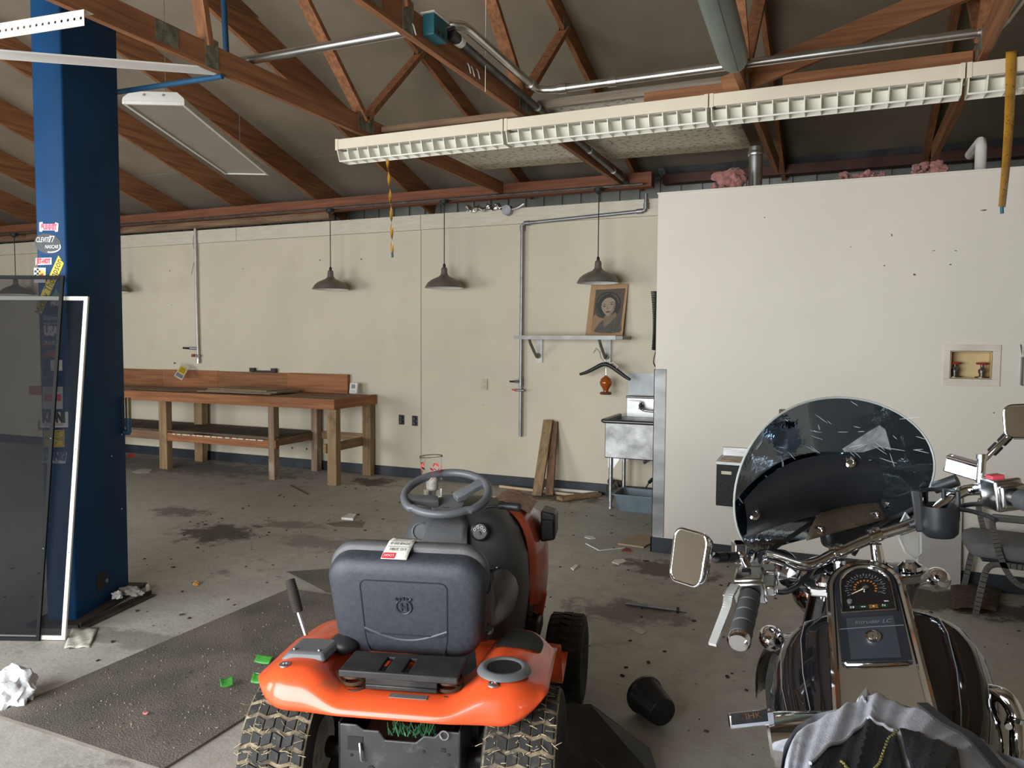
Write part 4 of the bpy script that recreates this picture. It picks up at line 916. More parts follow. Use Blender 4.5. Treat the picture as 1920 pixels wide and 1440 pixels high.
def SW(x, y, z=0): return WC+wxd*x+wyd*y+wzd*z
WHM = M('steering_grip', (.105, .11, .12), .38, var=.08)
R = .168
rim = tb('steering_wheel', MB().tube([SW(R*math.cos(a), R*math.sin(a)*.98+(.012 if math.sin(a) < -.75 else 0)) for a in [2*PI*i/64 for i in range(64)]], .0165, 12, closed=True), WHM)
for a in (38, 196):
    ar = math.radians(a); d = V((math.cos(ar), math.sin(ar))); n_ = V((-d.y, d.x))
    m_ = MB()
    for r_, w_, z_, h_ in ((.035, .020, -.03, .026), (.06, .026, -.026, .03), (.12, .021, -.012, .022), (.163, .024, 0, .022)):
        pass
    m_.loft([[SW(d.x*r_+n_.x*w_*s1, d.y*r_+n_.y*w_*s1, z_+h_/2*s2) for s1, s2 in ((-1, -1), (1, -1), (1, .6), (.7, 1), (-.7, 1), (-1, .6))] for r_, w_, z_, h_ in ((.035, .022, -.03, .026), (.065, .027, -.026, .032), (.12, .022, -.012, .024), (.162, .026, .0, .024))])
    tb('spoke', m_, MIDGREY, rim, bevel=.002)
hub = tb('hub', MB().lathe([(.040, -.07), (.066, -.060), (.064, -.048), (.050, -.044), (0, -.043)], WC, wzd, n=28), MIDGREY, rim, ang=30)
tb('steering_shaft', MB().cyl(SW(0, 0, -.05), SW(0, -.03, -.20), .04, 16, .05), DARKGREY)
tb('throttle_lever', MB().tube(catmull([(.14, .80, .955), (.19, .80, .962), (.225, .80, .962), (.28, .79, .960)]), [.006]*6+[.014]*6+[.017]*6+[.012], 10), BLACK)
# hood
def hsec(y, cx, hw, zt, zb):
    o = []
    for i in range(25):
        a = PI*i/24; c_, s__ = math.cos(a), math.sin(a)
        o.append(V((cx+hw*math.copysign(abs(c_)**.5, c_), y, zb+(zt-zb)*abs(s__)**.55)))
    return o
HOOD = M('hood_paint', (.55, .085, .03), .35, var=.12, vs=4, coat=.3, dirt=(.30, .10, .065), dirt_s=4, dirt_t=(.42, .68))
hd = tb('hood', MB().loft([hsec(.93, .04, .262, .935, .52), hsec(1.0, .04, .288, .935, .50), hsec(1.2, .04, .305, .915, .50), hsec(1.45, .04, .29, .86, .50), hsec(1.65, .04, .25, .78, .5), hsec(1.72, .04, .16, .68, .52)], closed=False), HOOD, solid=.006, ang=60)
m_ = MB(); m_.grid(lambda u, v: V((.125+.165*u+.03*v*(1-u), 1.0+.32*v, .942-.012*v-.055*u**2.2)), 8, 8)
lab(tb('faded_panel', m_, M('faded_paint', (.42, .24, .20), .6, var=.25, vs=10, stretch=(6, 1, 1), dirt=(.25, .12, .09), dirt_s=30, dirt_t=(.5, .6)), hd), 'sun-faded pinkish strip on the hood')
m_ = MB(); m_.loft([[V((.33, y, z)) for y, z in ((1.08, .745), (1.26, .745), (1.26, .875), (1.08, .885))], [V((.395, y, z)) for y, z in ((1.07, .76), (1.24, .76), (1.24, .86), (1.07, .875))]])
vt = tb('side_vent', m_, BLACK, hd, bevel=.01)
tb('vent_opening', MB().box((.362, 1.066, .815), (.045, .02, .07)), INK, vt, smooth=False)
tb('hood_pillar', MB().bar((.335, 1.12, .52), (.305, 1.15, .36), .05, .03, (0, 1, 0)), HOOD, bevel=.006)
tb('battery_box', MB().box2((.20, .98, .42), (.30, 1.18, .56)), BLACK, bevel=.01)
tb('engine_block', MB().box2((-.2, 1.16, .38), (.2, 1.55, .70)).cyl((0, 1.35, .7), (0, 1.35, .8), .13, 20), BLKMETAL, bevel=.01)
m_ = MB()
for k in range(3): m_.tube(catmull([(.24+.02*k, .93, .50), (.27+.03*k, .96, .45+.01*k), (.25, 1.0, .42), (.29-.02*k, 1.03, .37)]), .005, 6)
tb('wiring', m_, BLACK)
tb('frame_rail', MB().box2((.17, .25, .27), (.21, 1.6, .37)).box2((-.21, .25, .27), (-.17, 1.6, .37)).box2((-.17, 1.5, .29), (.17, 1.56, .35)), BLKMETAL, bevel=.004)
tb('axle_bracket', MB().box2((.24, 1.02, .33), (.335, 1.2, .415)), BLACK, bevel=.012)
tb('front_axle', MB().box2((-.36, 1.15, .17), (.38, 1.20, .24)).box2((-.04, 1.14, .24), (.04, 1.21, .30)), BLKMETAL, bevel=.006)
# rear hitch plate
m_ = MB()
prof = [(-.205, .16), (.185, .16), (.185, .405), (.125, .405), (.105, .385), (.07, .385), (.045, .362), (-.055, .362), (-.075, .39), (-.125, .39), (-.15, .405), (-.205, .405)]
m_.poly([V((x, .075, z)) for x, z in prof], (0, 1, 0), .008)
hp_ = tb('hitch_plate', m_, M('hitch_paint', (.045, .043, .043), .45, .2, var=.2, dirt=(.11, .10, .09), dirt_s=14, dirt_t=(.56, .72)), smooth=False, bevel=.004)
for x, z, w_ in ((-.152, .345, .05), (.133, .345, .014)): tb('square_hole', MB().box((x, .0735, z), (w_, .002, w_*.9)), INK, hp_, smooth=False)
for x, z, r in ((-.10, .265, .012), (.07, .335, .005), (.15, .332, .005), (-.165, .305, .005), (.155, .285, .006)): tb('round_hole', MB().cyl((x, .0745, z), (x, .0725, z), r, 12), INK, hp_)
tb('hook', MB().tube(catmull([(-.135, .068, .35), (-.130, .06, .325), (-.128, .062, .30), (-.122, .064, .295)]), .004, 7), GALV, hp_)
m_ = MB(); rnd = random.Random(2)
tb('cotter_ring', MB().tube([(.138+.014*math.cos(a), .066, .398+.014*math.sin(a)) for a in [2*PI*i/14 for i in range(14)]], .0025, 6, closed=True), GALV, hp_)
for x in (-.205, .185): tb('side_plate', MB().box((x, .19, .29), (.008, .23, .24)), BLKMETAL, bevel=.003)
tb('transaxle', MB().box2((-.16, .12, .17), (.14, .36, .34)).cyl((-.30, .21, .25), (.28, .21, .25), .035, 14), BLKMETAL, bevel=.01)
m_ = MB(); rnd = random.Random(8)
for k in range(60):
    p = V((rnd.uniform(-.05, .10), rnd.uniform(.09, .13), .37)); m_.tube([p, p+V((rnd.uniform(-.02, .02), rnd.uniform(-.02, .01), rnd.uniform(.02, .05)))], [.003, .001], 4)
stuff(tb('grass_clump', m_, M('green_bristle', (.03, .12, .05), .6, var=.4)))
# tires
TDIRT = M('tire_grass_dirt', (.21, .165, .105), .95, var=.4, vs=18, bump=.5, bs=60, dirt=(.035, .03, .026), dirt_s=10, dirt_t=(.48, .6))
LUG = M('tire_lug', (.020, .019, .018), .75, var=.3, vs=15, dirt=(.07, .06, .045), dirt_s=20, dirt_t=(.55, .75))
def tire(cx, cy, R, w_, cols, rows, hub_r, name='rear_tire', yaw=0):
    c = V((cx, cy, R)); Rz = Matrix.Rotation(yaw, 3, 'Z'); hw = w_/2
    prof = [(hub_r, -hw*.75), (R*.68, -hw*.98), (R*.82, -hw), (R*.93, -hw*.93), (R*.965, -hw*.75), (R*.975, 0), (R*.965, hw*.75), (R*.93, hw*.93), (R*.82, hw), (R*.68, hw*.98), (hub_r, hw*.75)]
    tx = Rz @ V((1, 0, 0))
    m_ = MB().lathe(prof, c, tx, n=56, mi=0)
    for i, f in enumerate(m_.f):
        seg = i//56
        m_.mi[i] = 1 if 3 <= seg <= 6 else 0
    t = tb(name, m_, [RUBBER, TDIRT if cols > 3 else RUBBER], ang=50)
    m_ = MB(); ux, uy, uz = frame(tx)
    for i in range(rows):
        for j in range(cols):
            xc = (j+.5)/cols*2-1; a = 2*PI*(i+.10*abs(xc))/rows
            da = 2*PI/rows*(.38 if cols > 3 else .36); r0_ = R*.955; r1_ = R*(1.0-.045*abs(xc)**2.5); ww_ = hw*.90/cols*.93
            vs = []
            for r_, sh_ in ((r0_, 1.0), (r1_, .86)):
                for sx_, sa in ((-1, -1), (1, -1), (1, 1), (-1, 1)):
                    aa = a+sa*da*sh_+sx_*(.022 if cols > 3 else .03)*(1 if j % 2 else -1); xx = xc*hw*.88+sx_*ww_*sh_
                    vs.append(c+tx*xx+(ux*math.cos(aa)+uy*math.sin(aa))*r_)
            m_.add(vs, [(4, 5, 6, 7), (0, 1, 5, 4), (1, 2, 6, 5), (2, 3, 7, 6), (3, 0, 4, 7)])
    tb('tread_lugs', m_, LUG, t, smooth=False)
    for s in (-1, 1):
        tb('wheel_rim', MB().lathe([(hub_r*1.02, -hw*.7*s), (hub_r*.9, -hw*.55*s), (hub_r*.4, -hw*.5*s), (0.001, -hw*.45*s)], c, tx, n=24), M('rim_paint', (.55, .53, .48), .5, var=.15, dirt=(.2, .15, .1), dirt_s=12), t)
    return t
tire(-.395, .205, .25, .235, 6, 34, .105)
tire(.378, .205, .25, .235, 6, 34, .105)
tire(.445, 1.17, .20, .165, 3, 30, .08, 'front_tire', -.05)
tire(-.40, 1.17, .20, .165, 3, 30, .08, 'front_tire', -.05)
# dried grass hanging in the treads
m_ = MB(); rnd = random.Random(4)
for k in range(420):
    cx = -.395 if k % 2 else .378; a = rnd.uniform(math.radians(85), math.radians(210)); x = cx+rnd.uniform(-.11, .11); r_ = .245+rnd.uniform(0, .008)
    p = V((x, .205+r_*math.cos(a), .25+r_*math.sin(a))); q = V((rnd.uniform(-.03, .03), rnd.uniform(-.012, .012), rnd.uniform(-.02, .012)))
    m_.tube([p, p+q*.5+V((0, -.003, .002)), p+q], .0011, 3)
stuff(tb('dried_grass', m_, M('dried_grass', (.36, .29, .18), .9, var=.3)))
# mower deck and discharge chute
tb('mower_deck', MB().loft([csec(.11, .0, .42, .50, 1.08, 3), csec(.22, .0, .42, .50, 1.08, 3), csec(.25, .0, .37, .55, 1.03, 3)]), BLKMETAL, ang=50)
CH = M('chute_plastic', (.022, .020, .018), .55, var=.25, dirt=(.07, .058, .045), dirt_s=7, dirt_t=(.45, .75))
cp_ = [(.40, .66, .235), (.57, .73, .215), (.80, .72, .06), (.84, .52, .025), (.78, .40, .02), (.42, .44, .09)]
m_ = MB(); k = len(cp_); m_.add([V(p) for p in cp_]+[V((x*.97+.015, y, max(.004, z-.035))) for x, y, z in cp_], [tuple(range(k)), tuple(range(2*k-1, k-1, -1))]+[(i, (i+1) % k, k+(i+1) % k, k+i) for i in range(k)])
ch = tb('discharge_chute', m_, CH, bevel=.008, smooth=False)
def chp(u, v, l=.004):
    a = V(cp_[0]).lerp(V(cp_[5]), v); b = V(cp_[2]).lerp(V(cp_[3]), v); return a.lerp(b, u)+V((.3, 0, .9))*l
m_ = MB()
for k in range(6): m_.tube([chp(.38+.035*k, .06), chp(.38+.035*k, .5), chp(.40+.035*k, .95)], .0035, 6)
tb('chute_ribs', m_, CH, ch)
m_ = MB(); m_.tube([chp(.74, .42)+V((.03*math.cos(a), .045*math.sin(a), -.014*math.cos(a))) for a in [2*PI*i/20 for i in range(20)]], .003, 6, closed=True)
m_.tube([chp(.71, .52), chp(.74, .36), chp(.77, .52)], .0028, 6); tb('chute_mark', m_, CH, ch)

# plastic tumbler on the dash and the tire label on the seat back
c = TT(-.105, .90, .953); ax = V((-.05, 0, 1)).normalized()
t = thing('tumbler', c, 'clear plastic tumbler with red print standing behind the steering wheel', 'cup')
CLR = M('tumbler_plastic', (.97, .96, .96), .04, var=0, trans=1, ior=1.08)
MB().lathe([(0, .003), (.034, .003), (.0345, 0), (.036, .006), (.040, .07), (.046, .178), (.049, .182), (.0485, .188), (.046, .186), (.0445, .178), (.038, .07), (.0335, .012), (0, .010)], c, ax, n=32).build('wall', CLR, t, ang=50)
def cups(a, h, l=.001):
    x, y, z = frame(ax); r = .0355+.0105*h/.18+l; return c+ax*h+(x*math.cos(a)+y*math.sin(a))*r
m_ = MB(); rnd = random.Random(11)
for k in range(26):
    a0 = rnd.uniform(0, 2*PI); h0 = rnd.choice([.115, .125, .135, .09, .145]); w_ = rnd.uniform(.15, .45); hh = rnd.uniform(.004, .010)
    m_.grid(lambda u, v: cups(a0+w_*u, h0+hh*v+.01*u), 4, 1)
m_.build('red_print', RINK, t)
MB().lathe([(0, .045), (.024, .045), (.027, .1), (0, .1)], c, ax, n=20).build('inner_packet', M('packet', (.42, .41, .37), .6, var=.3, vs=60, dirt=(.1, .12, .1), dirt_s=45), t)
MB().lathe([(0, .012), (.036, .012), (.0375, .05), (0, .05)], c, ax, n=24).build('water', M('pale_water', (.85, .86, .84), .05, trans=1, ior=1.2, var=.02), t)
t0 = SB(-.03, .028, .1835); b0 = SB(-.03, -.002, .150); f0 = SB(-.03, .09, .193)
def sl(u, v):      # draped over the rounded top edge of the seat back
    x = -.075+.088*u+.012*(1-v)
    key = [(.125, .2005), (.085, .2065), (.06, .199), (.03, .190), (.012, .178)]
    s = v*(len(key)-1); i = min(int(s), len(key)-2); f = s-i
    d = key[i][0]*(1-f)+key[i+1][0]*f; z = key[i][1]*(1-f)+key[i+1][1]*f
    return TT(*SB(x, d, z+.002))
m_ = MB().grid(sl, 6, 12); t = tag(m_.build('tire_label', PAPER, solid=.0008), 'white and red printed tire size label lying on top of the tractor seat back', 'label')
def slq(u0, u1, v0, v1, lift=.0016):
    n_ = V((0, -.3, .95)); return [sl(u0+(u1-u0)*a, v0+(v1-v0)*b)+n_*lift for a, b in ((0, 0), (1, 0), (1, 1), (0, 1))]
m_ = MB().grid(lambda u, v: sl(.02+.5*u, .74+.24*v)+V((0, -.0012, .0014)), 4, 4); m_.build('red_band', RINK, t)
for txt, v, sz in (('MEXICO', .10, .016), ('20X8.00-8', .36, .0165), ('LG 3781', .60, .0165)):
    o = sl(.5, v)+V((0, -.001, .0016)); xx = -(sl(.9, v)-sl(.1, v)); yy_ = sl(.5, v+.06)-sl(.5, v-.06)
    MB().text(txt, sz, o, xx, yy_, ext=.0008).build('lettering', INK, t, smooth=False)
for v in (.23, .49): MB().grid(lambda u, w_: sl(.05+.9*u, v+.012*w_)+V((0, -.001, .0013)), 4, 1).build('ruled_line', INK, t)
o = sl(.27, .86)+V((0, -.001, .0022)); MB().text('LOGIC', .012, o, -(sl(.9, .86)-sl(.1, .86)), sl(.5, .9)-sl(.5, .8), ext=.0008).build('lettering', WINK, t, smooth=False)

# ============================================================ motorcycle, leaning on its side stand, bars turned left
BO = V((.2820, 1.7299, 0)); BR_ = V((.97709, .14428, .15643)); BF = V((-.14608, .98927, 0)); BU = V((-.15476, -.02285, .98769))
def BB(x, y, z): return BO+BR_*x+BF*y+BU*z
def BT(x, y, z): return BB(x+.12*(y-.41), y, z)
ST, SXY = .3255, V((.01, .54))
def BS(x, y, z):   # steering frame
    return BB(SXY.x+x*math.cos(ST)-y*math.sin(ST), SXY.y+x*math.sin(ST)+y*math.cos(ST), z)
mo = thing('motorcycle', BB(0, .1, 0), 'black and chrome cruiser motorcycle with smoked windscreen leaning at the right', 'motorcycle')
def mb_(n, mb, m, parent=None, f=BB, **k):
    if f: mb.v = [f(*p) for p in mb.v]
    return mb.build(n, m, parent or mo, **k)
GLOSS = M('black_gloss', (.006, .006, .008), .06, var=0, coat=1, spec=.6)
SATIN = M('black_satin', (.016, .018, .024), .4, var=.1, bump=.05, bs=300)
DKPANEL = M('dash_vinyl', (.034, .038, .048), .5, var=.08, bump=.12, bs=500)
MUTED = M('engine_grey', (.12, .12, .12), .4, .9, var=.2)
def zt(y): return .918+.469*(y-.158)
# tank
TSEC = [(-.16, .085, .60), (-.10, .14, .62), (-.02, .185, .66), (.08, .218, .70), (.18, .236, .72), (.28, .238, .74), (.35, .215, .77), (.40, .165, .81), (.425, .11, .85), (.432, .05, .89)]
def tsec(y, w_, zb):
    top = zt(y)-.018 if y < .33 else zt(.33)-.018-(y-.33)*.35
    if y < .0: top = zt(0)-.018+(y)*.25
    zc = (top+zb)/2; hh = (top-zb)/2; o = []
    for i in range(40):
        a = 2*PI*i/40; c, s = math.cos(a), math.sin(a)
        o.append(V((w_*math.copysign(abs(c)**.78, c)*(1-.10*s), y, zc+hh*math.copysign(abs(s)**.82, s))))
    return o
def tpt(y, a):
    for (y0, w0, b0), (y1, w1, b1) in zip(TSEC[:-1], TSEC[1:]):
        if y0 <= y <= y1:
            t = (y-y0)/(y1-y0); w_, zb = w0+(w1-w0)*t, b0+(b1-b0)*t; break
    top = zt(y)-.018 if y < .33 else zt(.33)-.018-(y-.33)*.35
    if y < .0: top = zt(0)-.018+(y)*.25
    zc = (top+zb)/2; hh = (top-zb)/2; c, s = math.cos(a), math.sin(a)
    return V((w_*math.copysign(abs(c)**.78, c)*(1-.10*s), y, zc+hh*math.copysign(abs(s)**.82, s)))
ys_ = [s[0] for s in TSEC]; fine = []
for (y0, w0, b0), (y1, w1, b1) in zip(TSEC[:-1], TSEC[1:]):
    for k in range(3): t = k/3; fine.append((y0+(y1-y0)*t, w0+(w1-w0)*t, b0+(b1-b0)*t))
fine.append(TSEC[-1])
tank = mb_('fuel_tank', MB().loft([tsec(*s) for s in fine]), GLOSS, f=BT, ang=70)
for sgn, angs in ((1, (48, 20)), (-1, (48, 24))):
    for adeg in angs:
        a = math.radians(adeg); pts = []
        for y in [-.02+.40*i/24 for i in range(25)]:
            q = tpt(y, a if sgn > 0 else PI-a); pts.append(q*1.0+V((sgn*.0015, 0, .001)))
        mb_('pinstripe', MB().tube(pts, (.0011 if adeg == 48 else .0007), 5), M('stripe_silver', (.5, .5, .52), .3, .6, var=0), tank, f=BT)
for s in (-1, 1):
    q = tpt(.22, math.radians(-4) if s > 0 else PI+math.radians(4))
    m_ = MB().text('INTRUDER', .04, q+V((s*.004, 0, -.0)), (0, s, .1), (0, 0, 1), ext=.002, shear=.3); mb_('tank_badge', m_, CHROME, tank, f=BT)
# dash console
dn = V((0, -.4246, .9054))
def DP(x, y, l=0): return V((x, y, zt(y)))+dn*l
def arch(hw, y0, y1, hw0=None, n=16):
    hw0 = hw if hw0 is None else hw0; cy = y1-hw; o = [V((-hw0, y0)), ]
    o += [V((hw*math.cos(a), cy+hw*math.sin(a))) for a in [PI-PI*i/n for i in range(n+1)]]+[V((hw0, y0))]
    return o
def plate(out, l0, l1): m_ = MB(); k = len(out); m_.add([DP(p.x, p.y, l0) for p in out]+[DP(p.x, p.y, l1) for p in out], [tuple(range(k))[::-1], tuple(range(k, 2*k))]+[(i, (i+1) % k, k+(i+1) % k, k+i) for i in range(k)]); return m_
con = mb_('console', plate(arch(.092, -.06, .462, .105), -.05, .0), CHROME, f=BT, bevel=.006, ang=30)
mb_('console_rail', MB().tube([DP(p.x, p.y, .004) for p in arch(.083, -.04, .453, .096)], .010, 8), CHROME, con, f=BT)
dp_ = mb_('dash_panel', plate(arch(.072, .158, .446, .074), -.001, .008), SATIN, con, f=BT, bevel=.002)
mb_('dash_trim', MB().tube([DP(p.x, p.y, .004) for p in [V((-.070, .166)), V((-.062, .155)), V((0, .153)), V((.062, .155)), V((.070, .166))]], .004, 6), CHROME, con, f=BT)
DIAL = M('dial_face', (.007, .007, .008), .12, var=0, coat=.6)
dl = mb_('dial', plate(arch(.055, .298, .432, .057), .008, .0095), DIAL, con, f=BT, smooth=False)
o = arch(.058, .294, .435, .060); mb_('dial_bezel', MB().tube([DP(p.x, p.y, .011) for p in o], .0042, 8, closed=True), CHROME, con, f=BT)
C0 = V((.0, .366)); OR = M('dial_orange', (.40, .14, .03), .6, var=0); GR = M('dial_grey', (.16, .17, .19), .6, var=0)
def tick(a, r0, r1, w_, m, n):
    d = V((math.cos(a), math.sin(a))); t = V((-d.y, d.x))*w_/2; p = [C0+d*r0-t, C0+d*r0+t, C0+d*r1+t, C0+d*r1-t]
    return [DP(q.x, q.y, .0102) for q in p]
m1, m2 = MB(), MB()
for i in range(25):
    a = math.radians(205-230*i/24)
    if i % 2 == 0: m1.add(tick(a, .022, .0275, .0042, 0, 0), [(0, 1, 2, 3)])
    m2.add(tick(a, .040, .045 if i % 2 else .048, .0022, 0, 0), [(0, 1, 2, 3)])
mb_('orange_scale', m1, OR, dl, f=BT, smooth=False); mb_('grey_scale', m2, GR, dl, f=BT, smooth=False)
m3 = MB()
for i in range(12):
    a = math.radians(205-230*i/11); p = C0+V((math.cos(a), math.sin(a)))*.035; m3.text(str(20+10*i), .0075, DP(p.x, p.y, .0102), (1, 0, 0), (0, .905, .4246), ext=.0004)
mb_('scale_numbers', m3, GR, dl, f=BT, smooth=False)
a = math.radians(207); mb_('needle', MB().add([DP(q.x, q.y, .0115) for q in (C0+V((.0014, -.002)), C0+V((-.0014, .002)), C0+V((math.cos(a)*.037, math.sin(a)*.037+.001)), C0+V((math.cos(a)*.037, math.sin(a)*.037-.001)))], [(0, 1, 2, 3)]), M('needle_cream', (.75, .62, .45), .5, var=0), dl, f=BT, smooth=False)
mb_('needle_cap', MB().lathe([(.008, 0), (.008, .004), (.004, .006), (0, .006)], DP(C0.x, C0.y, .0105), dn, n=16), CHROME, dl, f=BT)
mb_('trip_knob', MB().lathe([(.006, 0), (.006, .006), (0, .007)], DP(-.040, .325, .0105), dn, n=14), MIDGREY, dl, f=BT)
for x, m in ((-.033, M('lamp_dark', (.015, .016, .03), .4, var=0)), (-.011, M('lamp_green', (.008, .03, .014), .4, var=0)), (.012, M('lamp_amber', (.22, .09, .012), .4, var=0)), (.035, M('lamp_green', (0, 0, 0)))):
    mb_('indicator', MB().add([DP(x+a*.010, .309+b*.0055, .0102) for a, b in ((-1, -1), (1, -1), (1, 1), (-1, 1))], [(0, 1, 2, 3)]), m, dl, f=BT, smooth=False)
m3 = MB(); ty = (0, .905, .4246)
m3.text('N', .0105, DP(.035, .3095, .0105), (1, 0, 0), ty, ext=.0005)
for s in (-1, 1): m3.add([DP(-.011+s*.001, .309+.002, .011), DP(-.011+s*.001, .309-.002, .011), DP(-.011+s*.006, .309, .011)], [(0, 1, 2)])
m3.add([DP(-.035+.0035*math.cos(t), .309+.0033*math.sin(t), .011) for t in [-PI/2+PI*i/8 for i in range(9)]], [tuple(range(9))])
for k in (-1, 0, 1): m3.add([DP(-.041, .309+.0022*k-.0005, .011), DP(-.037, .309+.0022*k-.0005, .011), DP(-.037, .309+.0022*k+.0005, .011), DP(-.041, .309+.0022*k+.0005, .011)], [(0, 1, 2, 3)])
m3.add([DP(.012+.002*math.cos(t), .309+.002*math.sin(t), .011) for t in [2*PI*i/8 for i in range(8)]], [tuple(range(8))])
m3.add([DP(*q, .011) for q in ((.037, .324), (.047, .323), (.048, .321), (.038, .321))], [(0, 1, 2, 3)])
mb_('indicator_marks', m3, WINK, dl, f=BT, smooth=False)
lp_ = mb_('label_panel', MB().add([DP(*q, .0085) for q in ((-.053, .166), (.052, .166), (.052, .280), (-.053, .280))], [(0, 1, 2, 3)]), DKPANEL, con, f=BT, smooth=False)
mb_('script', MB().text('Intruder LC', .0165, DP(.004, .265, .0092), (1, 0, 0), ty, ext=.0005, shear=.35), M('script_grey', (.22, .24, .27), .3, .3, var=0), lp_, f=BT, smooth=False)
mb_('panel_line', MB().tube([DP(-.070, .249, .0085), DP(0, .2505, .0095), DP(.070, .252, .0085)], .0009, 5), M('line_grey', (.14, .15, .17), .4, var=0), lp_, f=BT)
kl = mb_('key_lock', MB().lathe([(.0185, 0), (.018, .004), (.0145, .005), (.0145, .002), (.0125, .003), (.011, .006), (0, .0062)], DP(.0, .222, .0085), dn, n=28), CHROME, con, f=BT, ang=30)
mb_('key_slot', MB().box(DP(0, .222, .0150), (.0016, .006, .001)), INK, kl, f=BT, smooth=False)
# seat, fenders, wheels, engine
def ssec(y, w_, z0, z1): return [V((x, y, (z0+z1)/2+z)) for x, z in rrect(w_, (z1-z0)/2, min(.04, (z1-z0)/2-.003))]
VINYL = M('seat_leather', (.014, .013, .013), .42, bump=.15, bs=250)
mb_('seat', MB().loft([ssec(.05, .07, .66, .80), ssec(-.02, .10, .63, .78), ssec(-.15, .15, .62, .72), ssec(-.35, .19, .61, .715), ssec(-.50, .19, .62, .76), ssec(-.56, .14, .66, .80), ssec(-.80, .12, .68, .80), ssec(-.88, .08, .70, .78)]), VINYL, ang=60)
def wheel(cx, cy, R, w_, nm, f, nx=(1, 0, 0)):
    hw = w_/2; t = mb_(nm, MB().lathe([(R*.70, -hw*.8), (R*.85, -hw), (R*.96, -hw*.7), (R, 0), (R*.96, hw*.7), (R*.85, hw), (R*.70, hw*.8)], (cx, cy, R), nx, n=48), RUBBER, f=f)
    mb_('wheel_rim', MB().lathe([(R*.71, -hw*.75), (R*.66, -hw*.7), (R*.64, 0), (R*.66, hw*.7), (R*.71, hw*.75)], (cx, cy, R), nx, n=40), CHROME, t, f=f)
    m_ = MB()
    for i in range(5):
        a = 2*PI*i/5; d = V((0, math.cos(a), math.sin(a))); m_.bar(V((cx, cy, R))+d*.04, V((cx, cy, R))+d*R*.66, .05, .035, (1, 0, 0))
    mb_('spokes', m_, MUTED, t, f=f, bevel=.004); mb_('hub', MB().cyl((cx-hw*.8, cy, R), (cx+hw*.8, cy, R), .06, 20), CHROME, t, f=f)
def guard(cx, cy, R, w_, a0, a1, nm, f):
    def fn(u, v):
        a = a0+(a1-a0)*v; x = (u-.5)*2; r = R+.035-.05*abs(x)**3; return V((cx+x*w_/2, cy+r*math.cos(a), R-.03+r*math.sin(a)))
    mb_(nm, MB().grid(fn, 12, 24), GLOSS, f=f, solid=.004)
wheel(0, .42, .33, .15, 'front_wheel', BS); guard(0, .42, .34, .19, math.radians(10), math.radians(165), 'front_fender', BS)
wheel(0, -.62, .31, .18, 'rear_wheel', BB); guard(0, -.62, .33, .24, math.radians(20), math.radians(200), 'rear_fender', BB)
eng = mb_('engine', MB().box2((-.17, -.05, .22), (.17, .38, .45)).cyl((-.19, .12, .34), (.19, .12, .34), .11, 28), MUTED, bevel=.015)
for ang_, y0 in ((22, .26), (-22, .07)):
    a = math.radians(ang_); d = V((0, math.sin(a), math.cos(a))); m_ = MB()
    for k in range(9): c = V((0, y0, .45))+d*(.02+.022*k); m_.cyl(c, c+d*.012, .085, 18)
    m_.cyl(V((0, y0, .44)), V((0, y0, .44))+d*.23, .065, 16)
    mb_('cylinder_fins', m_, MUTED, eng)
mb_('frame_tube', MB().tube(catmull([(-.11, .45, .80), (-.13, .40, .45), (-.13, .25, .20), (-.13, -.2, .2), (-.12, -.35, .45), (-.12, -.45, .62)]), .018, 10).tube(catmull([(.11, .45, .80), (.13, .40, .45), (.13, .25, .20), (.13, -.2, .2), (.12, -.35, .45), (.12, -.45, .62)]), .018, 10), BLKMETAL)
mb_('exhaust', MB().tube(catmull([(.12, .34, .55), (.20, .40, .42), (.21, .28, .27), (.22, 0, .24), (.23, -.4, .26), (.24, -.95, .30)]), [.024]*16+[.045]*15, 14), CHROME)
mb_('side_stand', MB().tube([(-.14, .0, .22), (-.245, -.04, .028)], .013, 10), CHROME)
mb_('side_cover', MB().loft([[V((-.20+.02*k, -.10+.13*math.cos(t)*(1-.2*k), .47+.12*math.sin(t)*(1-.2*k))) for t in [2*PI*i/28 for i in range(28)]] for k in (1, 0)]), CHROME, ang=50)
# left chrome cover and shift peg seen beside the bag, right crash bar and air cleaner
def PD(px, py, d): return pd(px, py, d)
c = PD(1474, 1385, 1.62)
mb_('chrome_cover', MB().tube([c+BR_*-.03, c+BR_*.14], [.055, .055], 24).tube([c+BR_*-.036+BU*.01, c+BR_*-.03+BU*.01], [.045, .052], 24), CHROME, f=None, ang=40)
a, b = PD(1450, 1343, 1.60), PD(1367, 1352, 1.60); d = (b-a).normalized()
pg = mb_('foot_peg', MB().bar(a, b, .03, .016, BF), CHROME, f=None, bevel=.003)
n_ = V((.25, -.65, .72)).normalized(); bx = d; by = n_.cross(bx).normalized(); n_ = bx.cross(by)
if n_.z < 0: n_ = -n_
q = a.lerp(b, .55)+n_*.0175
m_ = MB(); m_.bar(a.lerp(b, .14)+n_*.0125, a.lerp(b, .97)+n_*.0125, .004, .004)
mb_('peg_panel', MB().bar(a.lerp(b, .15)+n_*.009, b.lerp(a, .03)+n_*.009, .022, .005, BF), BLKMETAL, pg, f=None)
mb_('peg_lettering', MB().text('VIHK', .017, q, -bx, (n_.cross(-bx)), ext=.0, sx=1.25), CHROME, pg, f=None, smooth=False)
mb_('crash_bar', MB().tube(catmull([PD(*q) for q in ((1815, 1290, 1.72), (1850, 1296, 1.68), (1885, 1308, 1.64), (1906, 1345, 1.62), (1908, 1400, 1.60), (1900, 1480, 1.6))], 8), .017, 14), CHROME, f=None)
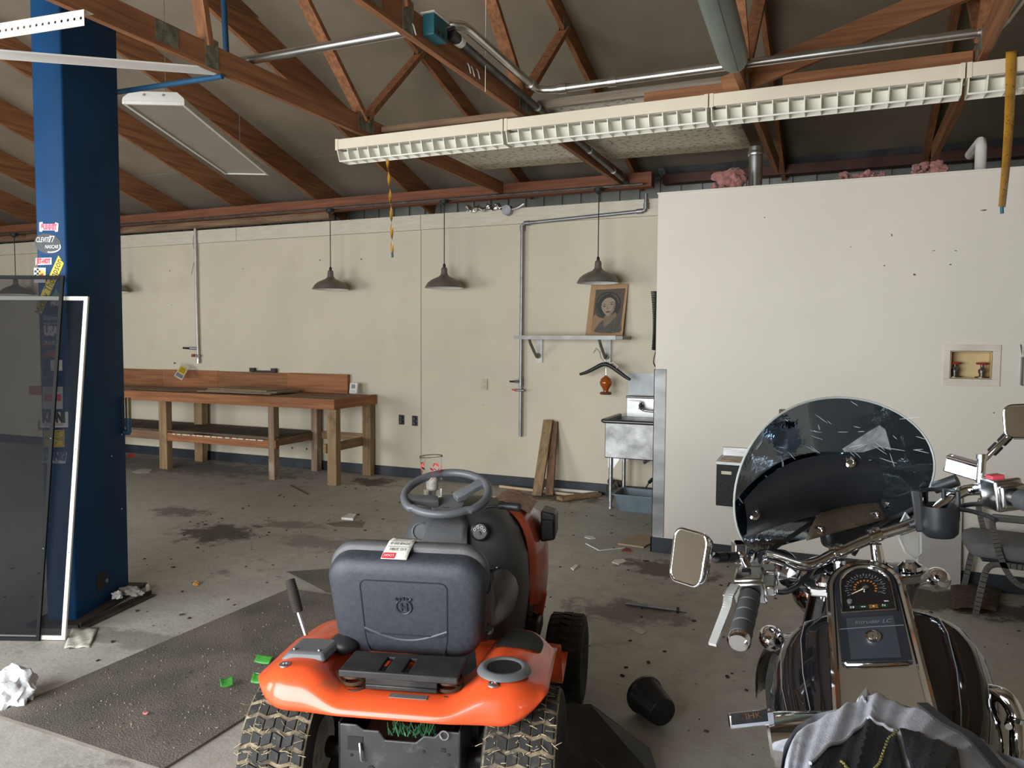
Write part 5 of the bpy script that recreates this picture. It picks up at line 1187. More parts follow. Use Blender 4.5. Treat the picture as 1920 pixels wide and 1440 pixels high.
c = PD(1906, 1352, 1.62); mb_('bar_clamp', MB().cyl(c-V((0, .0, .012)), c+V((.004, .0, .012)), .022, 16).cyl(c+V((-.02, -.025, 0)), c+V((-.02, -.035, 0)), .007, 10), CHROME, f=None)
c = PD(1852, 1378, 1.66); mb_('air_cleaner', MB().lathe([(.085, -.05), (.09, -.02), (.08, .0), (.06, .008), (.055, .004), (0, .012)], c, V((.9, -.25, .35)), n=36), CHROME, f=None, ang=40)
# front end: forks, headlamp, yokes
for s in (-1, 1):
    fk = mb_('fork_tube', MB().cyl((s*.115, -.035, 1.0), (s*.115, .42, .33), .026, 18), CHROME, f=BS)
    mb_('fork_cover', MB().cyl((s*.115, -.02, .985), (s*.115, .14, .75), .036, 18), M('fork_dark_chrome', (.25, .25, .27), .15, 1), fk, f=BS)
    mb_('fork_cap', MB().lathe([(.030, 0), (.030, .010), (.022, .016), (.016, .022), (0, .022)], (s*.115, -.045, 1.012), n=20), CHROME, fk, f=BS)
m_ = MB(); out = [(-.165, -.05), (-.12, -.09), (-.04, -.075), (.04, -.075), (.12, -.09), (.165, -.05), (.165, .0), (.13, .045), (.05, .06), (-.05, .06), (-.13, .045), (-.165, 0)]
m_.poly([V((x, y, .985)) for x, y in out], (0, 0, 1), .024); mb_('top_yoke', m_, M('yoke_chrome', (.62, .63, .65), .18, 1), f=BS, bevel=.005)
mb_('lower_yoke', MB().poly([V((x, y+.10, .80)) for x, y in out], (0, 0, 1), .03), BLKMETAL, f=BS, bevel=.005)
mb_('headlamp', MB().lathe([(.0, -.06), (.05, -.055), (.085, -.02), (.095, .03), (.095, .06), (.085, .07), (0, .075)], (0, .20, .90), (0, 1, 0), n=32), CHROME, f=BS, ang=40)
c = PD(1466, 1072, 2.12); mb_('passing_lamp', MB().lathe([(0, -.055), (.025, -.052), (.045, -.03), (.055, .0), (.056, .03), (0, .032)], c, V((-.35, .93, 0)), n=30), CHROME, f=None, ang=40)
for (px, py, dd) in ((1758, 1084, 2.28), (1446, 1196, 2.05)):
    c = PD(px, py, dd); ax_ = V((-.3, .95, 0))
    sg = mb_('turn_signal', MB().lathe([(0, -.042), (.016, -.040), (.028, -.025), (.033, 0), (.030, .015), (0, .016)], c, ax_, n=26), CHROME, f=None, ang=40)
    mb_('signal_stem', MB().cyl(c, c+BR_*(-.09 if px > 1600 else .07)+BU*-.02, .009, 10), CHROME, sg, f=None)
# handlebar
hb = [(-.300, .14, 1.048), (-.282, .232, 1.078), (-.255, .375, 1.105), (-.240, .425, 1.108), (-.218, .447, 1.10), (-.145, .50, 1.055), (-.100, .515, 1.052), (-.04, .530, 1.072), (.06, .555, 1.102), (.14, .59, 1.112), (.20, .605, 1.13), (.29, .615, 1.185), (.335, .60, 1.195), (.362, .53, 1.198), (.385, .43, 1.195)]
bar = mb_('handlebar', MB().tube(catmull(hb, 6), .0155, 14), CHROME)
for x, y, z in ((-.04, .530, 1.072), (.06, .555, 1.102)):
    r_ = mb_('riser', MB().tube([V((x, y-.012, .995)), V((x, y-.006, z-.02))], [.019, .015], 16).tube([V((x-.014, y-.004, z)), V((x+.014, y+.004, z+.006))], .021, 16), CHROME, bar)
    mb_('riser_bolt', MB().cyl((x, y-.012, z+.018), (x, y-.016, z+.026), .006, 8), CHROME, r_)
    mb_('riser_washer', MB().lathe([(.034, 0), (.034, .006), (.026, .010), (.022, .016)], (x, y-.012, .994+(.018 if x > 0 else .014)), n=24), CHROME, r_)
GRIP = M('grip_rubber', (.060, .062, .066), .6, var=.1)
def grip(a, b, nm, sections):
    a, b = V(a), V(b); d = (b-a).normalized(); L_ = (b-a).length
    prof = []
    for k in range(sections):
        z0 = L_*k/sections; z1 = L_*(k+1)/sections
        prof += [(.0200, z0), (.0245, z0+.003), (.0258, (z0+z1)/2), (.0245, z1-.003), (.0200, z1)]
    g = mb_(nm, MB().lathe(prof, a, d, n=24), GRIP, ang=50)
    mb_('grip_end', MB().lathe([(.021, 0), (.026, .003), (.026, .012), (.021, .018), (0, .018)], b, d, n=24), CHROME, g, ang=40)
    m_ = MB()
    for k in range(1, sections): m_.tube([a+d*(L_*k/sections)+q for q in [V((.0215*math.cos(t), .003*math.sin(t), .0215*math.sin(t))) for t in [2*PI*i/20 for i in range(20)]]], .0015, 5, closed=True)
    return g
grip((-.2825, .215, 1.070), (-.316, .062, 1.027), 'left_grip', 4); grip((.383, .445, 1.196), (.425, .29, 1.188), 'right_grip', 4)
ALC = M('cast_chrome', (.66, .66, .67), .2, 1, var=.1)
def housing(c, ax, up, parts, nm):
    x, y, z = frame(ax, up); R3 = Matrix((x, y, z)).transposed(); m_ = MB()
    for off, sz in parts: m_.box(V(c)+R3 @ (V(off)*1.3), V(sz)*1.32, R3)
    return mb_(nm, m_, ALC, bevel=.007), R3
axL = V((.022, .145, .03)); hL, RL = housing((-.277, .262, 1.083), axL, (0, 0, 1), [((0, 0, 0), (.052, .050, .050)), ((0, 0, -.030), (.060, .044, .010)), ((.0, .002, .038), (.040, .040, .022)), ((-.032, -.004, .004), (.03, .022, .05))], 'left_switch_housing')
cl = V((-.277, .262, 1.083)); mb_('switch', MB().box(cl+RL @ V((.006, .034, .002)), (.022, .008, .02), RL), BLACK, hL, bevel=.002)
mb_('switch', MB().box(cl+RL @ V((.042, .006, -.02)), (.02, .014, .022), RL), BLACK, hL, bevel=.002)
mb_('switch_lever', MB().bar(cl+RL @ V((.04, .01, -.02)), cl+RL @ V((.058, .0, -.055)), .012, .008), CHROME, hL, bevel=.002)
mb_('clutch_perch', MB().box(cl+RL @ V((-.035, .0, .055)), (.05, .035, .04), RL).cyl(cl+RL @ V((0, 0, .05)), cl+RL @ V((0, 0, .085)), .020, 16), ALC, hL, bevel=.006)
lv = [PD(*q) for q in ((1378, 1098, 1.84), (1366, 1120, 1.80), (1362, 1140, 1.77), (1350, 1172, 1.73), (1336, 1208, 1.69))]
m_ = MB(); cc = catmull(lv, 5); 
for a, b, k in zip(cc[:-1], cc[1:], range(len(cc))): m_.bar(a, b+(b-a)*.15, .021-.004*k/len(cc), .008, (0, 0, 1))
mb_('clutch_lever', m_, M('lever_alloy', (.85, .87, .86), .35, .55), f=None)
# left reservoir block and mirror
q = PD(1385, 1035, 1.95); mb_('left_block', MB().box(BU*0+q, (.028, .05, .05), Matrix.Rotation(.35, 3, 'Z')), CHROME, f=None, bevel=.003)
mb_('cable_adjuster', MB().cyl(PD(1405, 1068, 1.9), PD(1389, 1036, 1.93), .009, 12), CHROME, f=None)
def mirror(corners, dd, tgt, nm, stem):
    cs = [PD(x, y, dd) for x, y in corners]; c = sum(cs, V((0, 0, 0)))/4
    tocam = (CAM-c).normalized(); n_ = (tocam+V(tgt).normalized()).normalized()
    def onp(p):   # slide along the sight line onto the mirror plane
        d = (p-CAM).normalized(); return CAM+d*((c-CAM).dot(n_)/d.dot(n_))
    cs = [onp(p) for p in cs]
    def rq(u, v): return cs[0]*(1-u)*(1-v)+cs[1]*u*(1-v)+cs[2]*u*v+cs[3]*(1-u)*v
    rr = [(.5+x, .5+y) for x, y in rrect(.5, .5, .22, 6)]
    out = [rq(u, v) for u, v in rr]
    back = c-n_*.030
    m_ = MB(); m_.loft([[c+(p-c)*1.0+n_*.002 for p in out], [c+(p-c)*1.03-n_*.006 for p in out], [back+(p-c)*.9 for p in out], [back-n_*.012+(p-c)*.45 for p in out]])
    h = mb_(nm, m_, CHROME, f=None, ang=60)
    mb_('mirror_rim', MB().tube([c+(p-c)*.98+n_*.003 for p in out], .0034, 8, closed=True), CHROME, h, f=None)
    mb_('mirror_glass', MB().add([c+(p-c)*.96+n_*.0045 for p in out], [tuple(range(len(out)))]), MIRROR, h, f=None, smooth=False)
    pts = [PD(*q) for q in stem]+[back+(-n_*.005)]
    mb_('mirror_stem', MB().tube(pts, .007, 10), CHROME, h, f=None)
    a = PD(*stem[0]); b = pts[-1]
    for k0, k1 in ((.22, .42), (.46, .64)): mb_('rubber_joint', MB().cyl(a.lerp(b, k0), a.lerp(b, k1), .013, 14), BLACK, h, f=None, bevel=.002)
mirror(((1256, 1086), (1313, 1104), (1331, 1004), (1268, 987)), 1.78, (-.88, -.46, .10), 'left_mirror', ((1398, 1044, 1.93), (1330, 1041, 1.84)))
mirror(((1884, 822), (1965, 822), (1968, 757), (1880, 760)), 2.0, (.25, -.95, .05), 'right_mirror', ((1842, 866, 2.06), (1893, 815, 2.02)))
# right control: brake reservoir, switch housing with red kill switch
axR = V((.022, -.10, -.002)); cR = V((.366, .515, 1.199)); hR, RR = housing(cR, axR, (0, 0, 1), [((0, 0, 0), (.052, .062, .055)), ((0, 0, -.036), (.036, .036, .03)), ((0, 0, .036), (.046, .046, .014))], 'right_switch_housing')
mb_('kill_switch', MB().box(cR+RR @ V((-.012, .043, 0)), (.032, .012, .032), RR), M('kill_red', (.55, .06, .08), .4, var=.05), hR, bevel=.002)
mb_('start_button', MB().cyl(cR+RR @ V((.01, -.036, .01)), cR+RR @ V((.01, -.026, .01)), .008, 12), BLACK, hR)
a = [PD(*q, 2.06) for q in ((1777, 882), (1832, 905), (1834, 882), (1779, 856))]
bk = V((-.1, .06, .012)); up_ = V((-.02, .05, .03))
q = PD(1806, 878, 2.10)
Rm = Matrix.Rotation(-.28, 3, 'Z') @ Matrix.Rotation(.22, 3, 'Y')
mcyl = mb_('brake_reservoir', MB().box(q, (.085, .05, .040), Rm), CHROME, f=None, bevel=.004)
mb_('reservoir_lid', MB().box(q+Rm @ V((0, 0, .023)), (.088, .053, .006), Rm), M('lid_bronze', (.06, .045, .04), .2, .8), mcyl, f=None, bevel=.002)
for s in (-1, 1): mb_('lid_screw', MB().sphere(q+Rm @ V((s*.034, 0, .0265)), .004, 8, 5, (1, 1, .4)), CHROME, mcyl, f=None)
mb_('mirror_post', MB().cyl(PD(1838, 905, 2.05), PD(1841, 858, 2.05), .011, 14).cyl(PD(1841, 860, 2.05), PD(1841, 852, 2.05), .014, 14), CHROME, f=None)
mb_('brake_lever', MB().tube(catmull([PD(*q) for q in ((1845, 905, 2.1), (1880, 898, 2.1), (1915, 912, 2.06), (1960, 940, 2.0))], 5), .010, 10), ALC, f=None)
m_ = MB()
for pts in (((1705, 990, 2.25), (1740, 955, 2.2), (1800, 955, 2.1), (1845, 965, 2.0), (1868, 975, 1.95)), ((1690, 1000, 2.25), (1730, 985, 2.18), (1800, 950, 2.12), (1850, 945, 2.02)), ((1435, 1105, 1.92), (1475, 1110, 2.0), (1510, 1085, 2.08), (1525, 1060, 2.12)), ((1600, 1040, 2.16), (1640, 985, 2.2), (1690, 965, 2.2), (1740, 940, 2.15))):
    m_.tube(catmull([PD(*q) for q in pts], 6), .0065, 8)
mb_('cables', m_, BLACK, f=None)
# cup holder on the right of the bar
c = PD(1764, 978, 2.03); cax = V((-.06, .0, 1)).normalized()
k1 = M('cup_holder_black', (.015, .017, .020), .4, var=.05)
m_ = MB(); m_.lathe([(.0, .0), (.034, .0), (.043, .010), (.0455, .03), (.047, .085), (.045, .085), (.0435, .03), (.040, .012), (0, .006)], c-V((0, 0, .040)), cax, n=36)
chd = mb_('cup_holder', m_, k1, f=None, ang=50)
x_, y_, z_ = frame(cax)
def chw(a, h, r=.047): return c-V((0, 0, .040))+cax*h+(x_*math.cos(a)+y_*math.sin(a))*r
m_ = MB()
back0 = math.atan2((BF).dot(y_), BF.dot(x_))
m_.tube([chw(back0+t, .118, .046) for t in [-1.5+3.0*i/20 for i in range(21)]], .0055, 8)
for t in (-1.5, -.5, .5, 1.5): m_.tube([chw(back0+t, .08), chw(back0+t, .12, .046)], .006, 8)
mb_('holder_hoop', m_, k1, chd, f=None)
q = PD(1722, 955, 2.06); Rq = Matrix((BR_, BF, BU)).transposed()
mb_('holder_mount', MB().box(q, (.026, .045, .115), Rq @ Matrix.Rotation(-.22, 3, 'Z')), BLACK, chd, f=None, bevel=.005)
mb_('holder_slot', MB().add([chw(back0-2.05+.2*u, .045+.04*v, .0474) for u, v in ((0, 0), (1, 0), (1, 1), (0, 1))], [(0, 1, 2, 3)]), INK, chd, f=None, smooth=False)
mb_('foam_sleeve', MB().cyl(PD(1752, 915, 2.16), PD(1795, 900, 2.12), .017, 14), BLACK, chd, f=None)
# windscreen with inner pouch
SW_, SZ, SH, SPH, SY = .2937, 1.2291, .2554, .0383, .0779
def scr(a, b, off=0):
    x = a*math.cos(SPH)-b*math.sin(SPH); z = a*math.sin(SPH)+b
    y = SY+.11*(1-(a/SW_)**2)-.38*b+off; return BS(x, y, SZ+z)
def scrg(u, v):     # u across, v up
    t = (u-.5)*2; bot = -.115+.02*abs(t)**2
    if v <= .3: return None
smoke = bpy.data.materials.new('smoked_screen'); smoke.use_nodes = True; nt = smoke.node_tree; nt.nodes.clear()
o_ = nt.nodes.new('ShaderNodeOutputMaterial'); tr_ = nt.nodes.new('ShaderNodeBsdfTransparent'); tr_.inputs[0].default_value = (.035, .048, .060, 1)
gl = nt.nodes.new('ShaderNodeBsdfGlossy'); gl.inputs['Color'].default_value = (.62, .76, .92, 1); gl.inputs['Roughness'].default_value = .05
tcn = nt.nodes.new('ShaderNodeTexCoord'); nz = nt.nodes.new('ShaderNodeTexNoise'); nz.inputs['Scale'].default_value = 7; nz.inputs['Detail'].default_value = 5
bmp = nt.nodes.new('ShaderNodeBump'); bmp.inputs['Strength'].default_value = .14; bmp.inputs['Distance'].default_value = .02
nt.links.new(tcn.outputs['Object'], nz.inputs[0]); nt.links.new(nz.outputs[0], bmp.inputs['Height']); nt.links.new(bmp.outputs[0], gl.inputs['Normal'])
fr = nt.nodes.new('ShaderNodeFresnel'); fr.inputs[0].default_value = 1.6; ad = nt.nodes.new('ShaderNodeMath'); ad.inputs[1].default_value = .09
nt.links.new(fr.outputs[0], ad.inputs[0]); mx = nt.nodes.new('ShaderNodeMixShader'); nt.links.new(ad.outputs[0], mx.inputs[0]); nt.links.new(tr_.outputs[0], mx.inputs[1]); nt.links.new(gl.outputs[0], mx.inputs[2])
nt.links.new(mx.outputs[0], o_.inputs['Surface'])
n1, n2 = 40, 22; vs, fs = [], []
tt = [-.42+(PI+.84)*i/n1 for i in range(n1+1)]
half = n1//2
rows = []
for i in range(half+1):       # strips between mirrored outline points
    a0, b0 = SW_*math.cos(tt[i]), SH*math.sin(tt[i]); a1, b1 = SW_*math.cos(tt[n1-i]), SH*math.sin(tt[n1-i])
    rows.append([scr(a0+(a1-a0)*k/n2, b0+(b1-b0)*k/n2) for k in range(n2+1)])
a0, b0 = SW_*math.cos(tt[0]), SH*math.sin(tt[0])
for dz_, kk in ((.035, .96), (.07, .88)): rows.insert(0, [scr((a0-2*a0*k/n2)*kk, b0-dz_) for k in range(n2+1)])
m_ = MB(); m_.loft(rows, cap=False, closed=False)
ws = lab(mb_('windscreen', m_, smoke, f=None), 'scratched smoked windscreen')
edge = [scr(SW_*math.cos(t), SH*math.sin(t)) for t in tt]
mb_('screen_edge', MB().tube(edge, .0032, 6), M('screen_edge_acrylic', (.35, .38, .36), .2, var=.1), ws, f=None)
m_ = MB(); rnd = random.Random(21)
for k in range(46):
    t = rnd.uniform(.1, PI-.1); r_ = rnd.uniform(.45, .97); a, b = SW_*math.cos(t)*r_, SH*math.sin(t)*r_; th_ = rnd.gauss(-.5, .5); L_ = rnd.uniform(.008, .05)
    pts = [scr(a+math.cos(th_)*L_*i/3+rnd.uniform(-.001, .001), b+math.sin(th_)*L_*i/3, -.0025) for i in range(4)]
    m_.tube(pts, [.0002, .0005, .0005, .0002], 4)
stuff(mb_('scratches', m_, M('scratch_white', (.7, .73, .75), .4, var=0), ws, f=None))
film = M('peeling_film', (.55, .57, .58), .25, alpha=.30, var=.3, vs=30)
m_ = MB(); fp = [(.07, .095), (.135, .135), (.165, .15), (.178, .135), (.195, .07), (.165, .085), (.125, .075), (.075, .085)]
c_ = (.14, .105); m_.add([scr(x, y, -.006-.004*(i % 2)) for i, (x, y) in enumerate(fp)]+[scr(*c_, -.011)], [(i, (i+1) % len(fp), len(fp)) for i in range(len(fp))]); mb_('torn_sticker', m_, film, ws, f=None, smooth=False)
# padded black pouch on the inside of the screen
LEA = M('black_leather', (.013, .015, .018), .38, var=.15, bump=.12, bs=90)
def pch(u, v):
    a = -.262+.43*u; lo = -.105+.01*u; hi = .0+.075*math.sin(PI*min(1, u*.95+.05))**.8+.03*u; bulge = .012+.045*math.sin(PI*min(1, max(0, v)))**.7*math.sin(PI*(.08+.84*u))**.6
    return scr(a, lo+(hi-lo)*v, -bulge)
po = mb_('screen_pouch', MB().grid(pch, 22, 12), LEA, ws, f=None)
for u, v in ((.80, .90), (.06, .55)):
    p = pch(u, v); n_ = (CAM-p).normalized(); n_.z += .3; mb_('stud', MB().lathe([(.016, 0), (.016, .003), (.010, .005), (.008, .003), (0, .003)], p, n_, n=18), CHROME, ws, f=None)
for a in (-.20, .0, .19): mb_('screen_bolt', MB().lathe([(.009, 0), (.009, .004), (0, .005)], scr(a, -.10, -.004), -BF, n=12), CHROME, ws, f=None)
BRW = M('brown_leather', (.055, .038, .025), .55, var=.25, vs=12, bump=.2, bs=80, dirt=(.13, .085, .05), dirt_s=9, dirt_t=(.6, .8))
cs = [PD(1540, 962, 2.26), PD(1640, 928, 2.32), PD(1661, 978, 2.20), PD(1512, 1018, 2.14)]
def flap(u, v):
    p = cs[0]*(1-u)*(1-v)+cs[1]*u*(1-v)+cs[2]*u*v+cs[3]*(1-u)*v; return p+V((0, -.012, .022))*math.sin(PI*v*.8)+V((0, -.010, -.012))*max(0, v-.8)*5*.3
tpch = mb_('tool_pouch', MB().grid(flap, 14, 8), BRW, f=None, solid=.004)
m_ = MB(); R3 = (cs[1]-cs[0]).normalized(); c = sum(cs, V((0, 0, 0)))/4+V((.0, .02, -.045)); yy_ = V((0, 0, 1)).cross(R3).normalized(); RP = Matrix((R3, yy_, R3.cross(yy_))).transposed()
mb_('pouch_body', MB().box(c, (.17, .05, .06), RP), LEA, tpch, f=None, bevel=.015)
for u in (.13, .86): p = flap(u, .86); mb_('concho', MB().lathe([(.014, 0), (.014, .003), (.009, .005), (.006, .002), (0, .004)], p, (CAM-p).normalized()+V((0, 0, .5)), n=18), CHROME, tpch, f=None)
mb_('screen_bracket', MB().bar(PD(1440, 1035, 2.05), PD(1545, 965, 2.25), .014, .005).bar(PD(1640, 1000, 2.2), PD(1720, 955, 2.3), .014, .005), BLKMETAL, f=None)
dfl = M('clear_acrylic', (.85, .88, .88), .08, alpha=.28, var=.02)
m_ = MB(); pts = [PD(*q) for q in ((1697, 962, 2.14), (1686, 985, 2.12), (1686, 1010, 2.1), (1697, 1035, 2.1), (1716, 1047, 2.1), (1727, 1038, 2.12), (1726, 1000, 2.15))]
m_.poly(pts, (.3, -.9, .2), .003); mb_('clear_deflector', m_, dfl, f=None, smooth=False); mb_('deflector_edge', MB().tube(pts, .003, 6, closed=True), M('acrylic_edge', (.7, .72, .72), .15, var=.05), f=None)

# ============================================================ backpack on the seat
BAGC = M('grey_canvas', (.40, .415, .475), .85, var=.16, vs=30, stretch=(1, 1, 1), bump=.25, bs=350, sheen=.2)
MESH = M('black_mesh', (.012, .013, .017), .5, var=.5, vs=180, bump=.5, bs=330)
STRP = M('strap_grey', (.035, .036, .04), .6)
sil = [(1462, 1425), (1470, 1372), (1492, 1338), (1530, 1314), (1570, 1306), (1600, 1296), (1622, 1284), (1660, 1288), (1700, 1300), (1740, 1317), (1790, 1344), (1840, 1370), (1890, 1392), (1935, 1405)]
far = [pz(*q, .885) for q in sil]
rnd = random.Random(3)
bk_ = thing('backpack', BB(-.03, -.30, .72), 'grey canvas backpack with black mesh pockets lying on the motorcycle seat', 'backpack')
near0 = pz(1470, 1700, .80); near1 = pz(1930, 1640, .80)
def bag(u, v, lift=0):
    s = u*(len(far)-1); i = min(int(s), len(far)-2); f = s-i; p = far[i].lerp(far[i+1], f); q = near0.lerp(near1, u)
    r = p.lerp(q, v); dome = math.sin(PI*min(.5, v*2.6+.02))**.8
    z = .80+(.11*dome+lift) + .022*math.sin(u*9+v*3)*dome*v - .014*abs(math.sin(u*17+v*6))*(1-v)*dome - .006*abs(math.sin(u*41+v*13))*dome
    z += .012*math.exp(-((u-.42)/.09)**2-((v-.08)/.1)**2) - .04*max(0, v-.55) - .05*abs(u-.5)**2*4*.8
    if v < .03: z = .80+(.085)*v/.03*.9
    return V((r.x, r.y, z))
def nrm_lift(u, v, l): return bag(u, v)+V((0, -.25, .95))*l
top = MB().grid(lambda u, v: bag(u, v), 70, 40)
for j in range(71): pass
skirt = [bag(i/70, 0) for i in range(71)]
k = len(top.v); top.v += [V((p.x, p.y-.01, .735)) for p in skirt]; top.f += [(i, i+1, k+i+1, k+i) for i in range(70)]; top.mi += [0]*70
top.build('body', BAGC, bk_, ang=80)
def vt_(s): return .50-.17*(s/.7) if s < .7 else .33+.12*(s-.7)/.3
MB().grid(lambda s, t: nrm_lift(.16+.36*s, vt_(s)+(.95-vt_(s))*t, .006+.014*math.sin(PI*s)*math.sin(PI*min(1, t*1.2))), 24, 16).build('mesh_pocket', MESH, bk_, solid=.003)
MB().grid(lambda s, t: nrm_lift(.54+.20*s, .45+.06*s+.5*t, .006+.014*math.sin(PI*s)*math.sin(PI*t)), 14, 14).build('mesh_pocket', MESH, bk_, solid=.003)
MB().tube([nrm_lift(.16+.36*t, vt_(t), .010) for t in [i/20 for i in range(21)]], .0035, 7).build('pocket_binding', M('binding_grey', (.34, .34, .37), .8), bk_)
m_ = MB(); pts = catmull([nrm_lift(*q, .016) for q in ((.66, .12), (.73, .24), (.80, .34), (.90, .44), (1.0, .5))], 8)
for a, b in zip(pts[:-1], pts[1:]): m_.bar(a, b+(b-a)*.2, .022, .005, (0, 0, 1))
m_.build('strap', STRP, bk_)
MB().tube([nrm_lift(.70, .02, .004), nrm_lift(.76, .05, .005), nrm_lift(.80, .07, .004)], .004, 6).build('zipper', BLACK, bk_)
MB().tube([nrm_lift(.73+.012*math.cos(t), .055+.02*math.sin(t), .012) for t in [2*PI*i/14 for i in range(14)]], .002, 6, closed=True).build('zip_ring', CHROME, bk_)
MB().tube([nrm_lift(.75, .07, .014), nrm_lift(.80, .095, .012), nrm_lift(.845, .125, .012)], [.004, .007, .006], 8).build('zip_pull', M('zip_pull', (.2, .21, .23), .35), bk_)
MB().grid(lambda u, v: nrm_lift(.405+.075*u, .012+.03*v+.01*u, .012), 4, 3).build('label_tab', M('label_tab', (.55, .55, .54), .5), bk_, solid=.004)
pts = [nrm_lift(.27+.25*t, .58+.13*math.sin(PI*min(1, t*1.15))-.06*t*t, .022) for t in [i/34 for i in range(35)]]
m_ = MB()
for i, p in enumerate(pts): m_.box(p, (.004, .0035, .003), Matrix.Rotation(.3*i, 3, 'Z'))
m_.build('yellow_trim', M('yellow_stitch', (.17, .15, .045), .7, var=.5), bk_)
for u0 in (.42, .68): MB().tube([nrm_lift(u0+.01*math.sin(6*v), v, .003) for v in [i*.045 for i in range(5)]], .003, 6).build('seam', M('binding_grey', (0, 0, 0)), bk_)

# ============================================================ blue lift column with stickers
ca, cl_ = V((-.371, .928, 0)), V((-.928, -.371, 0)); cn = -cl_       # into depth, to the left, right-face normal
CC = V((-3.968, 2.913, 0)); CWD, CDP, CHT = .172, .56, 3.60
col = thing('lift_column', CC+ca*CDP/2+cl_*CWD/2, 'tall dark blue steel vehicle lift column covered in racing stickers', 'lift column')
def CP(x, d, z): return CC+cl_*x+ca*d+V((0, 0, z))
m_ = MB(); rad = .012
sec = [(0, rad), (rad*.3, rad*.3), (rad, 0), (CWD-rad, 0), (CWD, rad), (CWD, CDP), (CWD-.01, CDP), (CWD-.01, .02), (.01, .02), (.01, CDP), (0, CDP)]
m_.loft([[CP(x, d, .02) for x, d in sec], [CP(x, d, CHT) for x, d in sec]]); m_.build('post', BLUE, col, ang=50)
MB().box2((0, 0, 0), (.001, .001, .001)) 
m_ = MB(); m_.add([CP(x, d, z) for z in (0, .02) for x, d in ((-.06, -.08), (CWD+.06, -.08), (CWD+.06, CDP+.12), (-.06, CDP+.12))], [(3, 2, 1, 0), (4, 5, 6, 7), (0, 1, 5, 4), (1, 2, 6, 5), (2, 3, 7, 6), (3, 0, 4, 7)])
m_.build('base_plate', M('base_steel', (.06, .05, .045), .7, .3, var=.3), col, smooth=False)
m_ = MB(); c = CP(-.0005, .262, .163); m_.cyl(c, c+cn*.002, .06, 28); m_.build('access_hole', INK, col, smooth=False)
MB().cyl(CP(.0, .31, .15)+cn*.002, CP(.0, .31, .15)+cn*.006, .014, 10).build('hole_bolt', DGALV, col)
for d, z in ((.50, .55), (.40, .9), (.52, 1.02)): MB().sphere(CP(-.001, d, z), .004, 6, 4).build('paint_chip', WINK, col)
pf = MB().tube([CP(-.03, .55, 1.03), CP(-.03, .55, 1.12)], .016, 12).tube([CP(.02, .55, 1.03), CP(-.035, .55, 1.03)], .018, 12)
pf.build('fitting', DKBLUE, col)
m_ = MB(); m_.tube([CP(-.03, .55, 1.12), CP(-.03, .55, 1.25)], .017, 12); m_.build('brass_fitting', M('worn_brass', (.32, .26, .15), .4, .8, var=.3), col)
MB().tube([CP(-.03, .55, .88), CP(-.07, .54, .885)], [.012, .008], 8).build('red_lever', RED, col)
def fp(px, py, lift=.0015):       # where a sight line meets the front face
    d = ray(px, py); n = ca; t = (CC-CAM).dot(n)/d.dot(n); return CAM+d*t-ca*lift
STX = -cl_; STZ = V((0, 0, 1))
def sticker(pts, m, texts=(), lift=.0012, label=None):
    q = [fp(*p, lift) for p in pts]; s = MB().poly(q, -ca, .0004).build('sticker', m, col, smooth=False)
    for txt, px, py, hpx, mm, kw in texts:
        o = fp(px, py, lift+.0008); sz = (fp(px, py-hpx/2)-fp(px, py+hpx/2)).length
        rot = kw.pop('rot', 0); X_ = STX*math.cos(rot)+STZ*math.sin(rot); Y_ = STZ*math.cos(rot)-STX*math.sin(rot)
        MB().text(txt, sz*1.35, o, X_, Y_, ext=.0003, **kw).build('lettering', mm, s, smooth=False)
    if label: s['label'] = label
    return s
def rc(x0, y0, x1, y1, sk=0): return [(x0, y1), (x1, y1+sk), (x1, y0+sk), (x0, y0)]
SWH = M('sticker_white', (.62, .61, .60), .45, var=.03); SPK = M('sticker_pink', (.55, .10, .16), .5, var=.05); SBK = M('sticker_black', (.012, .013, .016), .4, var=.1)
SRD = M('sticker_red', (.42, .03, .05), .5, var=.1); SGN = M('sticker_green', (.02, .12, .06), .5); SYL = M('sticker_yellow', (.62, .46, .01), .45, var=.06); SBL = M('sticker_blue', (.02, .035, .12), .5)
sticker([(74, 434), (79, 435), (80, 432), (103, 432), (104, 435), (109, 434), (110, 419), (104, 417), (103, 420), (81, 420), (80, 416), (74, 417)], SWH, [('SUMMIT', 92, 426, 10, SPK, dict(sx=.62, bold=.004))], label='white sticker with red racing lettering')
ov = [(90+25*math.cos(t), 457-19*math.sin(t)+3*math.cos(t)) for t in [2*PI*i/24 for i in range(24)]]
s = sticker(ov[::-1], SBK, [('CLEVITE', 81, 450, 10, WINK, dict(sx=.55, shear=.2)), ('77', 96, 449, 13, WINK, dict(sx=.6, shear=.3)), ('NASCAR', 97, 463, 7, WINK, dict(sx=.7, shear=.2))], label='black oval sticker with white lettering')
MB().tube([fp(96+18*math.cos(t), 463-10*math.sin(t), .002) for t in [-1.9+2.3*i/14 for i in range(15)]], .0035, 6).build('swoosh', WINK, s)
sticker(rc(67, 484, 97, 497, -1), SWH, [('JET-HOT', 82, 490, 9, SRD, dict(sx=.55, bold=.003))], label='small white sticker with red lettering')
s = sticker(rc(64, 502, 86, 530, 0), SWH, [], label='white, yellow and black checkered sticker')
for i in range(4):
    for j in range(3):
        if (i+j) % 2: MB().poly([fp(*q, .002) for q in rc(65+j*4, 503+i*4, 69+j*4, 507+i*4)], -ca, .0003).build('check', INK, s, smooth=False)
MB().poly([fp(*q, .002) for q in ((72, 524), (83, 522), (85, 510), (78, 505), (73, 512))], -ca, .0003).build('yellow_patch', SYL, s, smooth=False)
MB().poly([fp(*q, .0026) for q in ((76, 520), (82, 517), (81, 512), (76, 514))], -ca, .0003).build('red_patch', SRD, s, smooth=False)
